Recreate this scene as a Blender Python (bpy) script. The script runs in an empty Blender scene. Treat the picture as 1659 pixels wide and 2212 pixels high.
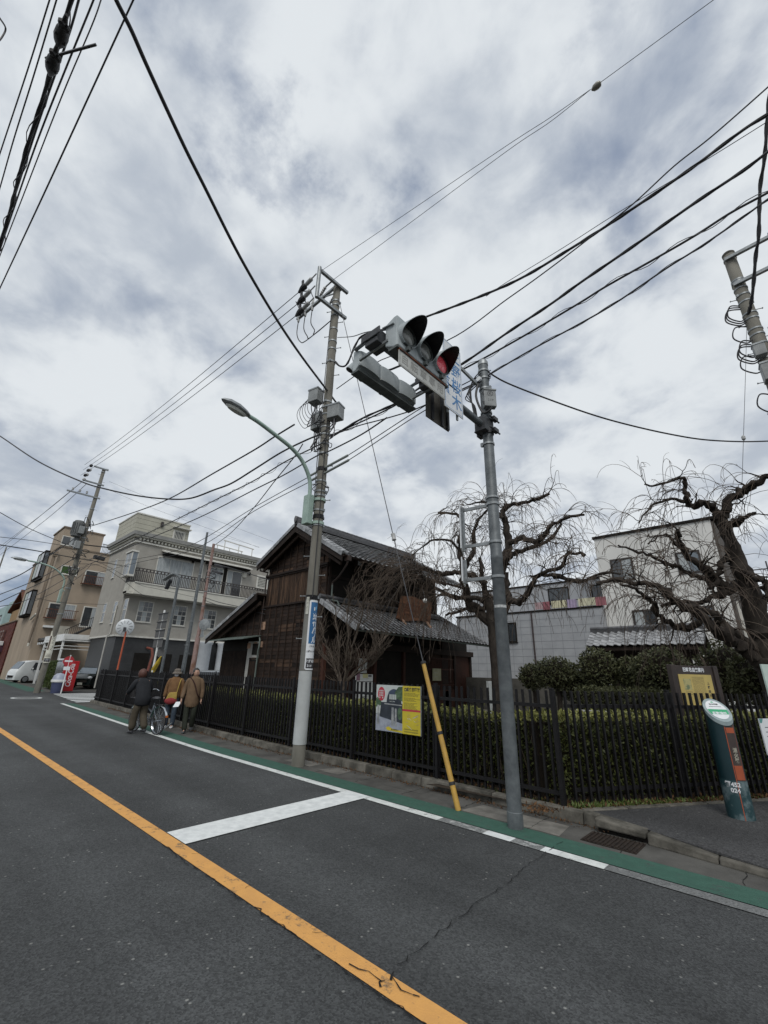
import bpy, bmesh, math, random
import numpy as np
from mathutils import Vector, Matrix, noise as mnoise
random.seed(7); RNG = np.random.default_rng(7)
PI = math.pi; rad = math.radians
S = bpy.context.scene
COL = S.collection

# ------------------------------------------------------------------ camera
# road frame: X runs along the street (far end at -X), Y across it towards the houses, Z up, metres
F_PX, PITCH, ROLL, CAM_H = 925.0, rad(20.6), math.atan(0.025), 1.6
HEAD = rad(46.684978)        # street vanishing point lies this far left of the heading
_fw0 = Vector((0, math.cos(PITCH), math.sin(PITCH))); _up0 = Vector((0, -math.sin(PITCH), math.cos(PITCH))); _rt0 = Vector((1, 0, 0))
_rt = _rt0*math.cos(ROLL)+_up0*math.sin(ROLL); _up = _up0*math.cos(ROLL)-_rt0*math.sin(ROLL)
_ex = Vector((math.sin(HEAD), -math.cos(HEAD), 0)); _ey = Vector((math.cos(HEAD), math.sin(HEAD), 0))
def _w(v): return Vector((v.dot(_ex), v.dot(_ey), v.z))
RT, UP, FW = _w(_rt), _w(_up), _w(_fw0)
CAM = Vector((0, 0, CAM_H))
cd = bpy.data.cameras.new('camera'); co = bpy.data.objects.new('camera', cd); COL.objects.link(co)
co.matrix_world = Matrix((( RT.x, UP.x, -FW.x, 0), (RT.y, UP.y, -FW.y, 0), (RT.z, UP.z, -FW.z, CAM_H), (0, 0, 0, 1)))
cd.sensor_fit = 'VERTICAL'; cd.sensor_height = 36; cd.sensor_width = 27; cd.lens = 36*F_PX/2212.0
cd.clip_start = 0.05; cd.clip_end = 3000
S.camera = co
# survey helpers: where a sight line through a photo point meets the ground or an upright plane of the place
def sight(px, py): return RT*(px-829.5)-UP*(py-1106.0)+FW*F_PX
def G(px, py, z=0.0):
    d = sight(px, py); return CAM+d*((z-CAM_H)/d.z)
def V(px, py, x=None, y=None):
    d = sight(px, py); return CAM+d*((y/d.y) if y is not None else (x/d.x))
def VP(px, py, a, b):      # upright plane through ground points a and b
    n = Vector((b[1]-a[1], -(b[0]-a[0]), 0)); d = sight(px, py)
    return CAM+d*((Vector((a[0], a[1], 0))-Vector((0, 0, 0))).dot(n)/d.dot(n))
def HZ(px, py, base):
    d = sight(px, py); return CAM_H+d.z*math.hypot(base[0], base[1])/math.hypot(d.x, d.y)

# ------------------------------------------------------------------ sky, sun, exposure
SUN_EL, SUN_AZ = rad(50), rad(140)
W = bpy.data.worlds.new('World'); S.world = W; W.use_nodes = True
def build_sky():
    nt = W.node_tree; nt.nodes.clear(); N = nt.nodes.new; L = nt.links.new
    out = N('ShaderNodeOutputWorld'); bg = N('ShaderNodeBackground'); bg.inputs['Strength'].default_value = 0.1
    sky = N('ShaderNodeTexSky'); sky.sky_type = 'NISHITA'; sky.sun_disc = False
    sky.sun_elevation = SUN_EL; sky.sun_rotation = SUN_AZ; sky.air_density = 1.0; sky.dust_density = 1.5
    tc = N('ShaderNodeTexCoord'); sep = N('ShaderNodeSeparateXYZ'); L(tc.outputs['Generated'], sep.inputs[0])
    def M(op, a, b=None, c=None, clamp=False):
        n = N('ShaderNodeMath'); n.operation = op; n.use_clamp = clamp
        for i, v in enumerate((a, b, c)):
            if v is None: continue
            if isinstance(v, (int, float)): n.inputs[i].default_value = v
            else: L(v, n.inputs[i])
        return n.outputs[0]
    zc = M('MAXIMUM', sep.outputs[2], 0.0)
    den = M('ADD', zc, 0.30)
    u = M('DIVIDE', sep.outputs[0], den); v = M('DIVIDE', sep.outputs[1], den)
    comb = N('ShaderNodeCombineXYZ'); L(u, comb.inputs[0]); L(v, comb.inputs[1])
    def noise(scale, detail, rough, dist, off=(0, 0, 0), sc=(1, 1, 1), rz=0):
        mp = N('ShaderNodeMapping'); mp.inputs['Location'].default_value = off; mp.inputs['Scale'].default_value = sc
        mp.inputs['Rotation'].default_value = (0, 0, rz)
        L(comb.outputs[0], mp.inputs[0])
        n = N('ShaderNodeTexNoise'); n.inputs['Scale'].default_value = scale; n.inputs['Detail'].default_value = detail
        n.inputs['Roughness'].default_value = rough; n.inputs['Distortion'].default_value = dist
        L(mp.outputs[0], n.inputs['Vector']); return n.outputs['Fac']
    def smooth(x, lo, hi):
        n = N('ShaderNodeMapRange'); n.interpolation_type = 'SMOOTHSTEP'
        n.inputs['From Min'].default_value = lo; n.inputs['From Max'].default_value = hi; L(x, n.inputs['Value']); return n.outputs[0]
    big = noise(SKY['bs'], 6, 0.52, 0.35, SKY['o1'])
    big2 = noise(2.3, 6, 0.5, 0.4, (11.3, 4.1, 0))
    mid = noise(SKY['ms'], 7, 0.52, 0.4, SKY['o2'], SKY['msc'], SKY['mr'])
    fine = noise(9.0, 7, 0.55, 0.3, SKY['o3'])
    # openings in the cloud deck where the photograph shows them (position on the cloud plane, radius, depth)
    wn = N('ShaderNodeTexNoise'); wn.inputs['Scale'].default_value = 3.6; wn.inputs['Detail'].default_value = 7; wn.inputs['Roughness'].default_value = 0.62; L(comb.outputs[0], wn.inputs['Vector'])
    wsep = N('ShaderNodeSeparateColor'); L(wn.outputs['Color'], wsep.inputs[0])
    wu = M('ADD', u, M('MULTIPLY', M('SUBTRACT', wsep.outputs[0], 0.5), 0.62)); wv = M('ADD', v, M('MULTIPLY', M('SUBTRACT', wsep.outputs[1], 0.5), 0.62))
    gap = None
    for (gx, gy, r, a) in SKY['gaps']:
        d = sight(gx, gy).normalized(); dz = max(d.z, 0)+0.30
        dx = M('SUBTRACT', wu, d.x/dz); dy = M('SUBTRACT', wv, d.y/dz)
        q = M('ADD', M('MULTIPLY', dx, dx), M('MULTIPLY', dy, dy))
        e = M('MULTIPLY', M('EXPONENT', M('MULTIPLY', q, -1.0/(r*r))), a)
        gap = e if gap is None else M('ADD', gap, e)
    cover = M('ADD', M('ADD', M('MULTIPLY', big, 0.52), M('MULTIPLY', mid, 0.34)), M('MULTIPLY', fine, 0.14))
    cover = M('SUBTRACT', cover, gap)
    cl = smooth(cover, SKY['c0'], SKY['c1'])
    zf = smooth(sep.outputs[2], 0.0, 0.22)
    # cloud brightness
    sh = M('ADD', M('ADD', M('MULTIPLY', big2, 0.45), M('MULTIPLY', mid, 0.35)), M('MULTIPLY', fine, 0.2))
    shs = smooth(sh, 0.385, 0.56)
    ramp = N('ShaderNodeMix'); ramp.data_type = 'RGBA'; L(shs, ramp.inputs['Factor'])
    ramp.inputs['A'].default_value = SKY['dark']; ramp.inputs['B'].default_value = SKY['bright']
    hz = N('ShaderNodeMix'); hz.data_type = 'RGBA'; L(M('SUBTRACT', 1.0, zf), hz.inputs['Factor'])
    L(ramp.outputs['Result'], hz.inputs['A']); hz.inputs['B'].default_value = SKY['hor']
    # blue seen through the gaps: Nishita sky veiled by thin cloud
    veil = N('ShaderNodeMix'); veil.data_type = 'RGBA'; veil.inputs['Factor'].default_value = 0.80
    L(sky.outputs[0], veil.inputs['A']); veil.inputs['B'].default_value = SKY['gapcol']
    mx = N('ShaderNodeMix'); mx.data_type = 'RGBA'; L(cl, mx.inputs['Factor'])
    L(veil.outputs['Result'], mx.inputs['A']); L(hz.outputs['Result'], mx.inputs['B'])
    L(mx.outputs['Result'], bg.inputs['Color']); L(bg.outputs[0], out.inputs['Surface'])
SKY = dict(bs=1.8, ms=4.2, o1=(3.1, 1.7, 0), o2=(7.3, 2.2, 0), msc=(1, 1, 1), mr=0.0, o3=(1, 5, 0), c0=0.25, c1=0.465,
           dark=(4.15, 4.6, 5.25, 1), bright=(6.7, 7.05, 7.35, 1), hor=(5.7, 6.15, 6.6, 1), gapcol=(2.3, 2.8, 3.8, 1),
           gaps=[(490, 205, .10, .035), (650, 400, .10, .15), (1340, 20, .07, .08), (1290, 620, .10, .08), (1400, 330, .12, .07), (1200, 820, .10, .04),
                 (570, 300, .09, .055), (870, 970, .16, .07), (1390, 860, .2, .05), (20, 1285, .30, .26), (30, 700, .3, .04), (430, 90, .10, .03)])
build_sky()
sd = bpy.data.lights.new('sun', 'SUN'); so = bpy.data.objects.new('sun', sd); COL.objects.link(so)
sd.energy = 1.5; sd.angle = rad(24); sd.color = (1.0, 0.97, 0.92)
so.rotation_euler = (PI/2-SUN_EL, 0, PI-SUN_AZ)
so.location = (0, 0, 60)
S.view_settings.view_transform = 'Standard'; S.view_settings.look = 'None'; S.view_settings.gamma = 1.0
S.view_settings.exposure = 0.17; S.view_settings.use_curve_mapping = False

# ------------------------------------------------------------------ materials
MT = {}
def mat(name, c1, c2=None, rough=0.7, scale=4.0, detail=5, bump=0.0, bscale=None, metal=0.0, contrast=(0.35, 0.65), rand=0.0,
        spec=None, stretch=(1, 1, 1), trans=0.0, emis=None, coat=0.0, alpha=None):
    if name in MT: return MT[name]
    m = bpy.data.materials.new(name); m.use_nodes = True; nt = m.node_tree; N = nt.nodes.new; L = nt.links.new
    b = nt.nodes['Principled BSDF']; b.inputs['Roughness'].default_value = rough; b.inputs['Metallic'].default_value = metal
    if spec is None and rough > .62 and not metal: spec = .22
    if spec is not None: b.inputs['Specular IOR Level'].default_value = spec
    if coat: b.inputs['Coat Weight'].default_value = coat
    if trans: b.inputs['Transmission Weight'].default_value = trans
    if emis: b.inputs['Emission Color'].default_value = (*emis[:3], 1); b.inputs['Emission Strength'].default_value = emis[3]
    c1 = tuple(c1)+(1,) if len(c1) == 3 else c1
    if c2 is None: c2 = tuple(min(1, x*0.8) for x in c1[:3])
    c2 = tuple(c2)+(1,) if len(c2) == 3 else c2
    tc = N('ShaderNodeTexCoord'); mp = N('ShaderNodeMapping'); mp.inputs['Scale'].default_value = stretch
    L(tc.outputs['Object'], mp.inputs[0]); vec = mp.outputs[0]
    if rand:
        oi = N('ShaderNodeObjectInfo'); ad = N('ShaderNodeVectorMath'); ad.operation = 'ADD'
        sc = N('ShaderNodeVectorMath'); sc.operation = 'SCALE'; sc.inputs['Scale'].default_value = 37.0
        cx = N('ShaderNodeCombineXYZ'); L(oi.outputs['Random'], cx.inputs[0]); L(oi.outputs['Random'], cx.inputs[1])
        L(cx.outputs[0], sc.inputs[0]); L(mp.outputs[0], ad.inputs[0]); L(sc.outputs[0], ad.inputs[1]); vec = ad.outputs[0]
    n = N('ShaderNodeTexNoise'); n.inputs['Scale'].default_value = scale; n.inputs['Detail'].default_value = detail; n.inputs['Roughness'].default_value = 0.6
    L(vec, n.inputs['Vector'])
    mr = N('ShaderNodeMapRange'); mr.inputs['From Min'].default_value = contrast[0]; mr.inputs['From Max'].default_value = contrast[1]; L(n.outputs['Fac'], mr.inputs['Value'])
    mx = N('ShaderNodeMix'); mx.data_type = 'RGBA'; mx.inputs['A'].default_value = c1; mx.inputs['B'].default_value = c2
    L(mr.outputs[0], mx.inputs['Factor']); col = mx.outputs['Result']
    if rand:
        hv = N('ShaderNodeHueSaturation'); mm = N('ShaderNodeMapRange'); L(oi.outputs['Random'], mm.inputs['Value'])
        mm.inputs['To Min'].default_value = 1-rand; mm.inputs['To Max'].default_value = 1+rand
        L(mm.outputs[0], hv.inputs['Value']); L(col, hv.inputs['Color']); col = hv.outputs['Color']
    L(col, b.inputs['Base Color'])
    if bump:
        n2 = N('ShaderNodeTexNoise'); n2.inputs['Scale'].default_value = bscale or scale*4; n2.inputs['Detail'].default_value = 4; L(vec, n2.inputs['Vector'])
        bp = N('ShaderNodeBump'); bp.inputs['Strength'].default_value = 0.6; bp.inputs['Distance'].default_value = bump
        L(n2.outputs['Fac'], bp.inputs['Height']); L(bp.outputs[0], b.inputs['Normal'])
    MT[name] = m; return m

def asphalt_mat(name, base, fleck, big=0.25, scale=1.0, wear=None, paint=None, paint2=None, tracks=False):
    """bitumen with stones; with paint given, a coat of road paint worn through where `wear` says"""
    m = bpy.data.materials.new(name); m.use_nodes = True; nt = m.node_tree; N = nt.nodes.new; L = nt.links.new
    b = nt.nodes['Principled BSDF']; b.inputs['Roughness'].default_value = 0.85; b.inputs['Specular IOR Level'].default_value = 0.35
    tc = N('ShaderNodeTexCoord'); o = tc.outputs['Object']
    def noise(s, d=4, r=0.6):
        n = N('ShaderNodeTexNoise'); n.inputs['Scale'].default_value = s; n.inputs['Detail'].default_value = d; n.inputs['Roughness'].default_value = r; L(o, n.inputs['Vector']); return n.outputs['Fac']
    def mrg(x, a, c, lo=0.0, hi=1.0):
        n = N('ShaderNodeMapRange'); n.inputs['From Min'].default_value = a; n.inputs['From Max'].default_value = c; n.inputs['To Min'].default_value = lo; n.inputs['To Max'].default_value = hi; L(x, n.inputs['Value']); return n.outputs[0]
    def mix(f, a, c, blend='MIX'):
        n = N('ShaderNodeMix'); n.data_type = 'RGBA'; n.blend_type = blend
        for k, v in (('Factor', f), ('A', a), ('B', c)):
            if isinstance(v, (int, float)): n.inputs[k].default_value = v
            elif isinstance(v, tuple): n.inputs[k].default_value = v
            else: L(v, n.inputs[k])
        return n.outputs['Result']
    vo = N('ShaderNodeTexVoronoi'); vo.inputs['Scale'].default_value = 85*scale; L(o, vo.inputs['Vector'])
    vd = N('ShaderNodeTexVoronoi'); vd.inputs['Scale'].default_value = 26*scale; L(o, vd.inputs['Vector'])
    sepc = N('ShaderNodeSeparateColor'); L(vo.outputs['Color'], sepc.inputs[0]); sepd = N('ShaderNodeSeparateColor'); L(vd.outputs['Color'], sepd.inputs[0])
    c = mix(mrg(sepc.outputs[0], 0.0, 1.0), tuple(x*0.62 for x in base)+(1,), tuple(x*1.42 for x in base)+(1,))
    stone = N('ShaderNodeMath'); stone.operation = 'MULTIPLY'; L(mrg(sepd.outputs[1], 0.93, 0.96), stone.inputs[0]); L(mrg(vd.outputs['Distance'], 0.30, 0.14), stone.inputs[1])
    c = mix(stone.outputs[0], c, tuple(fleck)+(1,))
    mp = N('ShaderNodeMapping'); mp.inputs['Scale'].default_value = (.10, 1.3, 1); L(tc.outputs['Object'], mp.inputs[0])
    ln = N('ShaderNodeTexNoise'); ln.inputs['Scale'].default_value = 1.0; ln.inputs['Detail'].default_value = 5; L(mp.outputs[0], ln.inputs['Vector'])
    f1 = mrg(noise(0.35, 6), 0.3, 0.7, 1-big, 1+big); lf_ = mrg(ln.outputs['Fac'], .35, .65, .88, 1.10)
    m0 = N('ShaderNodeMath'); m0.operation = 'MULTIPLY'; L(f1, m0.inputs[0]); L(lf_, m0.inputs[1]); f1 = m0.outputs[0]; f2 = mrg(noise(2.2, 5), 0.3, 0.7, 0.88, 1.12)
    mm = N('ShaderNodeMath'); mm.operation = 'MULTIPLY'; L(f1, mm.inputs[0]); L(f2, mm.inputs[1])
    if tracks:      # paler polished wheel paths along the lane, dark drips between them
        sx_ = N('ShaderNodeSeparateXYZ'); L(o, sx_.inputs[0])
        wv = N('ShaderNodeMath'); wv.operation = 'SINE'; ws = N('ShaderNodeMath'); ws.operation = 'MULTIPLY_ADD'; L(sx_.outputs[1], ws.inputs[0]); ws.inputs[1].default_value = 4.6; L(noise(.25, 3), ws.inputs[2]); L(ws.outputs[0], wv.inputs[0])
        tk = mrg(wv.outputs[0], -.2, 1.0, .93, 1.10); oil = mrg(noise(1.1, 7, .7), .66, .74, 1.0, .72); fi = mrg(noise(12, 5, .7), .3, .7, .93, 1.07)
        for q_ in (tk, oil, fi):
            m1 = N('ShaderNodeMath'); m1.operation = 'MULTIPLY'; L(mm.outputs[0], m1.inputs[0]); L(q_, m1.inputs[1]); mm = m1
    cc = N('ShaderNodeCombineColor'); [L(mm.outputs[0], cc.inputs[i]) for i in range(3)]
    c = mix(1.0, c, cc.outputs[0], 'MULTIPLY')
    h = vo.outputs['Distance']
    if paint:
        w = mrg(noise(7, 8, 0.72), wear[0], wear[1]); w2 = mrg(noise(60, 3, 0.6), 0.30, 0.52); 
        a = N('ShaderNodeMath'); a.operation = 'MULTIPLY_ADD'; L(w2, a.inputs[0]); a.inputs[1].default_value = wear[2]; L(w, a.inputs[2]); a.use_clamp = True
        pc = mix(mrg(noise(9, 6), 0.3, 0.7), tuple(paint)+(1,), tuple(paint2)+(1,))
        c = mix(a.outputs[0], c, pc)
    L(c, b.inputs['Base Color'])
    bp = N('ShaderNodeBump'); bp.inputs['Strength'].default_value = 0.7 if not paint else 0.45; bp.inputs['Distance'].default_value = 0.004
    L(h, bp.inputs['Height']); L(bp.outputs[0], b.inputs['Normal'])
    MT[name] = m; return m

# ------------------------------------------------------------------ mesh building
def _off(p):
    o = Vector((0, 0, 0))
    while p is not None: o += p.location; p = p.parent
    return o
class MB:
    def __init__(s, M=None): s.v = []; s.f = []; s.M = M; s.n = 0
    def add(s, vs, fs):
        k = len(s.v)
        if s.M is not None: vs = [s.M @ Vector(v) for v in vs]
        s.v += [tuple(v) for v in vs]; s.f += [tuple(i+k for i in f) for f in fs]; return s
    def box(s, x0, x1, y0, y1, z0, z1):
        return s.add([(x0, y0, z0), (x1, y0, z0), (x1, y1, z0), (x0, y1, z0), (x0, y0, z1), (x1, y0, z1), (x1, y1, z1), (x0, y1, z1)],
                     [(3, 2, 1, 0), (4, 5, 6, 7), (0, 1, 5, 4), (1, 2, 6, 5), (2, 3, 7, 6), (3, 0, 4, 7)])
    def beam(s, a, b, w, h, up=(0, 0, 1)):
        a = Vector(a); b = Vector(b); d = (b-a).normalized(); sd_ = d.cross(Vector(up))
        if sd_.length < 1e-4: sd_ = d.cross(Vector((1, 0, 0)))
        sd_.normalize(); u = sd_.cross(d); sd_ = sd_*(w/2); u = u*(h/2)
        return s.add([a-sd_-u, a+sd_-u, a+sd_+u, a-sd_+u, b-sd_-u, b+sd_-u, b+sd_+u, b-sd_+u],
                     [(0, 1, 2, 3), (7, 6, 5, 4), (4, 5, 1, 0), (5, 6, 2, 1), (6, 7, 3, 2), (7, 4, 0, 3)])
    def tube(s, pts, r, n=8, caps=True):
        pts = [Vector(p) for p in pts]; m = len(pts)
        rs = list(r) if hasattr(r, '__len__') else [r]*m
        vs = []; fs = []; prev = None
        for i, p in enumerate(pts):
            d = (pts[min(i+1, m-1)]-pts[max(i-1, 0)])
            if d.length < 1e-9: d = Vector((0, 0, 1))
            d.normalize()
            if prev is None:
                a = d.cross(Vector((0, 0, 1)))
                if a.length < 1e-3: a = d.cross(Vector((1, 0, 0)))
            else: a = prev-d*prev.dot(d)
            if a.length < 1e-6: a = d.orthogonal()
            a.normalize(); prev = a; b = d.cross(a)
            for k in range(n):
                t = 2*PI*k/n; vs.append(p+a*(math.cos(t)*rs[i])+b*(math.sin(t)*rs[i]))
        for i in range(m-1):
            for k in range(n):
                k2 = (k+1) % n; fs.append((i*n+k, i*n+k2, (i+1)*n+k2, (i+1)*n+k))
        if caps: fs.append(tuple(range(n-1, -1, -1))); fs.append(tuple((m-1)*n+k for k in range(n)))
        return s.add(vs, fs)
    def cyl(s, a, b, r, r2=None, n=16): return s.tube([a, b], [r, r if r2 is None else r2], n)
    def prism(s, poly, z0, z1, axis='z'):
        n = len(poly)
        def c(u, v, w): return (u, v, w) if axis == 'z' else ((u, w, v) if axis == 'y' else (w, u, v))
        vs = [c(u, v, z0) for u, v in poly]+[c(u, v, z1) for u, v in poly]
        fs = [tuple(range(n-1, -1, -1)), tuple(range(n, 2*n))]+[(i, (i+1) % n, n+(i+1) % n, n+i) for i in range(n)]
        return s.add(vs, fs)
    def lathe(s, prof, c=(0, 0, 0), n=20, ax=None):
        c = Vector(c); vs = []; fs = []; A = (Vector(ax).normalized() if ax is not None else Vector((0, 0, 1)))
        U = A.orthogonal().normalized(); Wv = A.cross(U); m = len(prof)
        for r, z in prof:
            for k in range(n):
                t = 2*PI*k/n; vs.append(c+A*z+U*(r*math.cos(t))+Wv*(r*math.sin(t)))
        for i in range(m-1):
            for k in range(n):
                k2 = (k+1) % n; fs.append((i*n+k, i*n+k2, (i+1)*n+k2, (i+1)*n+k))
        if prof[0][0] > 1e-5: fs.append(tuple(range(n-1, -1, -1)))
        if prof[-1][0] > 1e-5: fs.append(tuple((m-1)*n+k for k in range(n)))
        return s.add(vs, fs)
    def quad(s, *p): return s.add(p, [tuple(range(len(p)))])
    def ball(s, c, r, n=12, m=8, sq=(1, 1, 1)):
        vs = []; fs = []
        for i in range(m+1):
            ph = PI*i/m
            for k in range(n):
                t = 2*PI*k/n; vs.append((c[0]+r*sq[0]*math.sin(ph)*math.cos(t), c[1]+r*sq[1]*math.sin(ph)*math.sin(t), c[2]+r*sq[2]*math.cos(ph)))
        for i in range(m):
            for k in range(n):
                k2 = (k+1) % n; fs.append((i*n+k, (i+1)*n+k, (i+1)*n+k2, i*n+k2))
        return s.add(vs, fs)
    def mesh(s, name, m, off=(0, 0, 0), smooth=False):
        me = bpy.data.meshes.new(name); off = Vector(off)
        me.from_pydata([(v[0]-off.x, v[1]-off.y, v[2]-off.z) for v in s.v], [], s.f)
        if m: me.materials.append(m)
        if smooth:
            me.shade_smooth(); me.set_sharp_from_angle(angle=rad(38))
        me.update(); return me
    def build(s, name, m, parent=None, smooth=False, bevel=0.0, kind=None, label=None):
        me = s.mesh(name, m, _off(parent), smooth)
        o = bpy.data.objects.new(name, me); COL.objects.link(o); o.parent = parent
        if kind: o['kind'] = kind
        if label: o['label'] = label
        if bevel:
            b = o.modifiers.new('bevel', 'BEVEL'); b.width = bevel; b.segments = 2; b.limit_method = 'ANGLE'; b.angle_limit = rad(50)
        return o
def thing(name, label, cat, loc=(0, 0, 0), group=None):
    o = bpy.data.objects.new(name, None); COL.objects.link(o); o.location = loc; o.empty_display_size = 0.2
    o['label'] = label; o['category'] = cat
    if group: o['group'] = group
    return o
def tag(o, label, cat, group=None):
    o['label'] = label; o['category'] = cat
    if group: o['group'] = group
    return o
def inst(me, name, parent, loc, rot=(0, 0, 0), scale=(1, 1, 1), world=True):
    o = bpy.data.objects.new(name, me); COL.objects.link(o); o.parent = parent
    o.location = (Vector(loc)-_off(parent)) if world else loc; o.rotation_euler = rot; o.scale = scale; return o
def dup(root, loc, rz=None, label=None, group=None):
    def cp(o, par):
        c = o.copy(); COL.objects.link(c); c.parent = par
        for ch in o.children: cp(ch, c)
        return c
    r = cp(root, None); r.location = loc
    if rz is not None: r.rotation_euler = (0, 0, rz)
    if label: r['label'] = label
    if group: r['group'] = group
    return r
def frame(o, xd, yd):
    """matrix: local x along xd, local y along yd, local z = their cross product (out of the face)"""
    x = Vector(xd).normalized(); z = x.cross(Vector(yd)).normalized(); y = z.cross(x)
    return Matrix(((x.x, y.x, z.x, o[0]), (x.y, y.y, z.y, o[1]), (x.z, y.z, z.z, o[2]), (0, 0, 0, 1)))
_tc = {}
def text(st, size, m, parent, M, name='lettering', depth=0.002, align='CENTER', sx=1.0, bold=0.0, shear=0.0, spacing=1.0):
    cu = bpy.data.curves.new('t', 'FONT'); cu.body = st; cu.size = size; cu.align_x = align; cu.align_y = 'CENTER'
    cu.extrude = depth; cu.resolution_u = 3; cu.offset = bold; cu.shear = shear; cu.space_character = spacing
    if '\n' in st: cu.space_line = 0.82 if len(st.split('\n')[0]) == 1 else 1.0
    t = bpy.data.objects.new('t', cu); COL.objects.link(t)
    dg = bpy.context.evaluated_depsgraph_get(); me = bpy.data.meshes.new_from_object(t.evaluated_get(dg))
    bpy.data.objects.remove(t); me.materials.clear(); me.materials.append(m); me.name = name
    me.transform(Matrix.Diagonal((sx, 1, 1, 1))); me.transform(M); me.transform(Matrix.Translation(-_off(parent)))
    o = bpy.data.objects.new(name, me); COL.objects.link(o); o.parent = parent; return o
def T(x, y, z=0): return Matrix.Translation((x, y, z))
def sft(x):
    """the street bends gently towards the houses beyond the wooden house"""
    d = max(0.0, -9.0-x); return 0.046*d*d/(d+1.5)

# shared materials
M_conc = mat('pole_concrete', (0.225, 0.215, 0.185), (0.135, 0.128, 0.11), 0.9, 3, bump=0.003, bscale=40, stretch=(1, 1, 0.35))
M_conc2 = mat('kerb_concrete', (0.15, 0.14, 0.12), (0.055, 0.052, 0.044), 0.95, 5, bump=0.006, bscale=45, rand=0.15)
M_gutter = mat('gutter_concrete', (0.105, 0.102, 0.094), (0.06, 0.058, 0.054), 0.95, 2.2, bump=0.004, bscale=70)
M_gutter2 = mat('pale_concrete', (0.20, 0.19, 0.17), (0.11, 0.105, 0.095), 0.95, 4, bump=0.004, bscale=70)
M_galv = mat('galvanised_steel', (0.145, 0.16, 0.168), (0.085, 0.096, 0.103), 0.55, 9, metal=0.3, detail=6, bump=0.001)
M_galv2 = mat('galvanised_fittings', (0.32, 0.34, 0.35), (0.20, 0.215, 0.22), 0.5, 14, metal=0.5)
M_black = mat('black_iron', (0.008, 0.008, 0.009), (0.013, 0.012, 0.013), 0.5, 12, bump=0.001, spec=.25)
M_cable = mat('cable_black', (0.014, 0.014, 0.017), (0.025, 0.024, 0.026), 0.6, 6)
M_wire = mat('steel_wire', (0.10, 0.10, 0.105), (0.06, 0.06, 0.065), 0.5, 6, metal=0.4)
M_rust = mat('rusty_iron', (0.17, 0.06, 0.03), (0.05, 0.03, 0.025), 0.85, 9, bump=0.002)
M_white = mat('white_paint', (0.72, 0.73, 0.72), (0.60, 0.61, 0.60), 0.5, 3)
M_offw = mat('offwhite_trim', (0.62, 0.61, 0.56), (0.50, 0.49, 0.45), 0.6, 3)
M_glassd = mat('window_glass', (0.03, 0.035, 0.04), (0.05, 0.055, 0.06), 0.06, 1.2, spec=0.8)
M_glassb = mat('sky_glass', (0.14, 0.17, 0.20), (0.10, 0.12, 0.14), 0.04, 1.2, spec=1.0, metal=0.3)
M_curtain = mat('curtain', (0.42, 0.45, 0.46), (0.25, 0.27, 0.28), 0.8, 3, stretch=(6, 6, 0.6))
M_dark = mat('dark_void', (0.010, 0.009, 0.008), (0.016, 0.014, 0.012), 0.9, 3)
M_green = mat('lamp_green_paint', (0.33, 0.44, 0.38), (0.25, 0.34, 0.30), 0.5, 5)
M_ceram = mat('grey_ceramic', (0.42, 0.43, 0.42), (0.30, 0.30, 0.30), 0.35, 8)
M_signw = mat('sign_white', (0.70, 0.72, 0.74), (0.60, 0.62, 0.64), 0.4, 3)
M_ink = mat('sign_ink', (0.03, 0.03, 0.035), (0.04, 0.04, 0.045), 0.5, 4)
M_signblue = mat('sign_blue', (0.025, 0.13, 0.30), (0.022, 0.11, 0.26), 0.35, 3)
M_blueink = mat('blue_lettering', (0.03, 0.18, 0.42), (0.03, 0.15, 0.36), 0.4, 3)
# ================================================================== GROUND
A_road = asphalt_mat('road_asphalt', (0.047, 0.0495, 0.0505), (0.19, 0.19, 0.18), 0.24, tracks=True)
A_side = asphalt_mat('footway_asphalt', (0.045, 0.045, 0.046), (0.14, 0.14, 0.13), 0.2, 0.8)
A_green = asphalt_mat('green_lane_paint', (0.05, 0.052, 0.053), (0.2, 0.2, 0.19), 0.12, 1.0, (0.33, 0.50, 0.45), (0.040, 0.105, 0.078), (0.030, 0.080, 0.060))
A_white = asphalt_mat('road_white_paint', (0.05, 0.052, 0.053), (0.2, 0.2, 0.19), 0.1, 1.0, (0.36, 0.50, 0.6), (0.66, 0.68, 0.66), (0.46, 0.48, 0.47))
A_whiteN = asphalt_mat('road_white_paint_fresh', (0.05, 0.052, 0.053), (0.2, 0.2, 0.19), 0.1, 1.0, (0.10, 0.24, 0.9), (0.70, 0.72, 0.71), (0.52, 0.54, 0.54))
A_whiteW = asphalt_mat('road_white_paint_worn', (0.075, 0.078, 0.08), (0.2, 0.2, 0.19), 0.1, 1.0, (0.52, 0.66, 0.35), (0.5, 0.51, 0.5), (0.3, 0.31, 0.3))
A_whiteX = asphalt_mat('road_white_paint_faint', (0.085, 0.088, 0.09), (0.2, 0.2, 0.19), 0.1, 1.0, (0.60, 0.76, 0.22), (0.42, 0.43, 0.42), (0.26, 0.27, 0.26))
A_yel = asphalt_mat('road_yellow_paint', (0.085, 0.082, 0.07), (0.2, 0.2, 0.19), 0.1, 1.0, (0.37, 0.50, 0.50), (0.64, 0.33, 0.095), (0.54, 0.28, 0.09))
M_soil = mat('garden_soil', (0.055, 0.042, 0.03), (0.022, 0.018, 0.014), 1.0, 9, bump=0.02, bscale=25)
M_gravel = mat('garden_gravel', (0.20, 0.19, 0.16), (0.14, 0.13, 0.11), 1.0, 30, bump=0.01, bscale=60)
M_ground = mat('earth_ground', (0.09, 0.09, 0.085), (0.07, 0.07, 0.065), 1.0, 0.8, bump=0.005, bscale=30)

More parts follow.
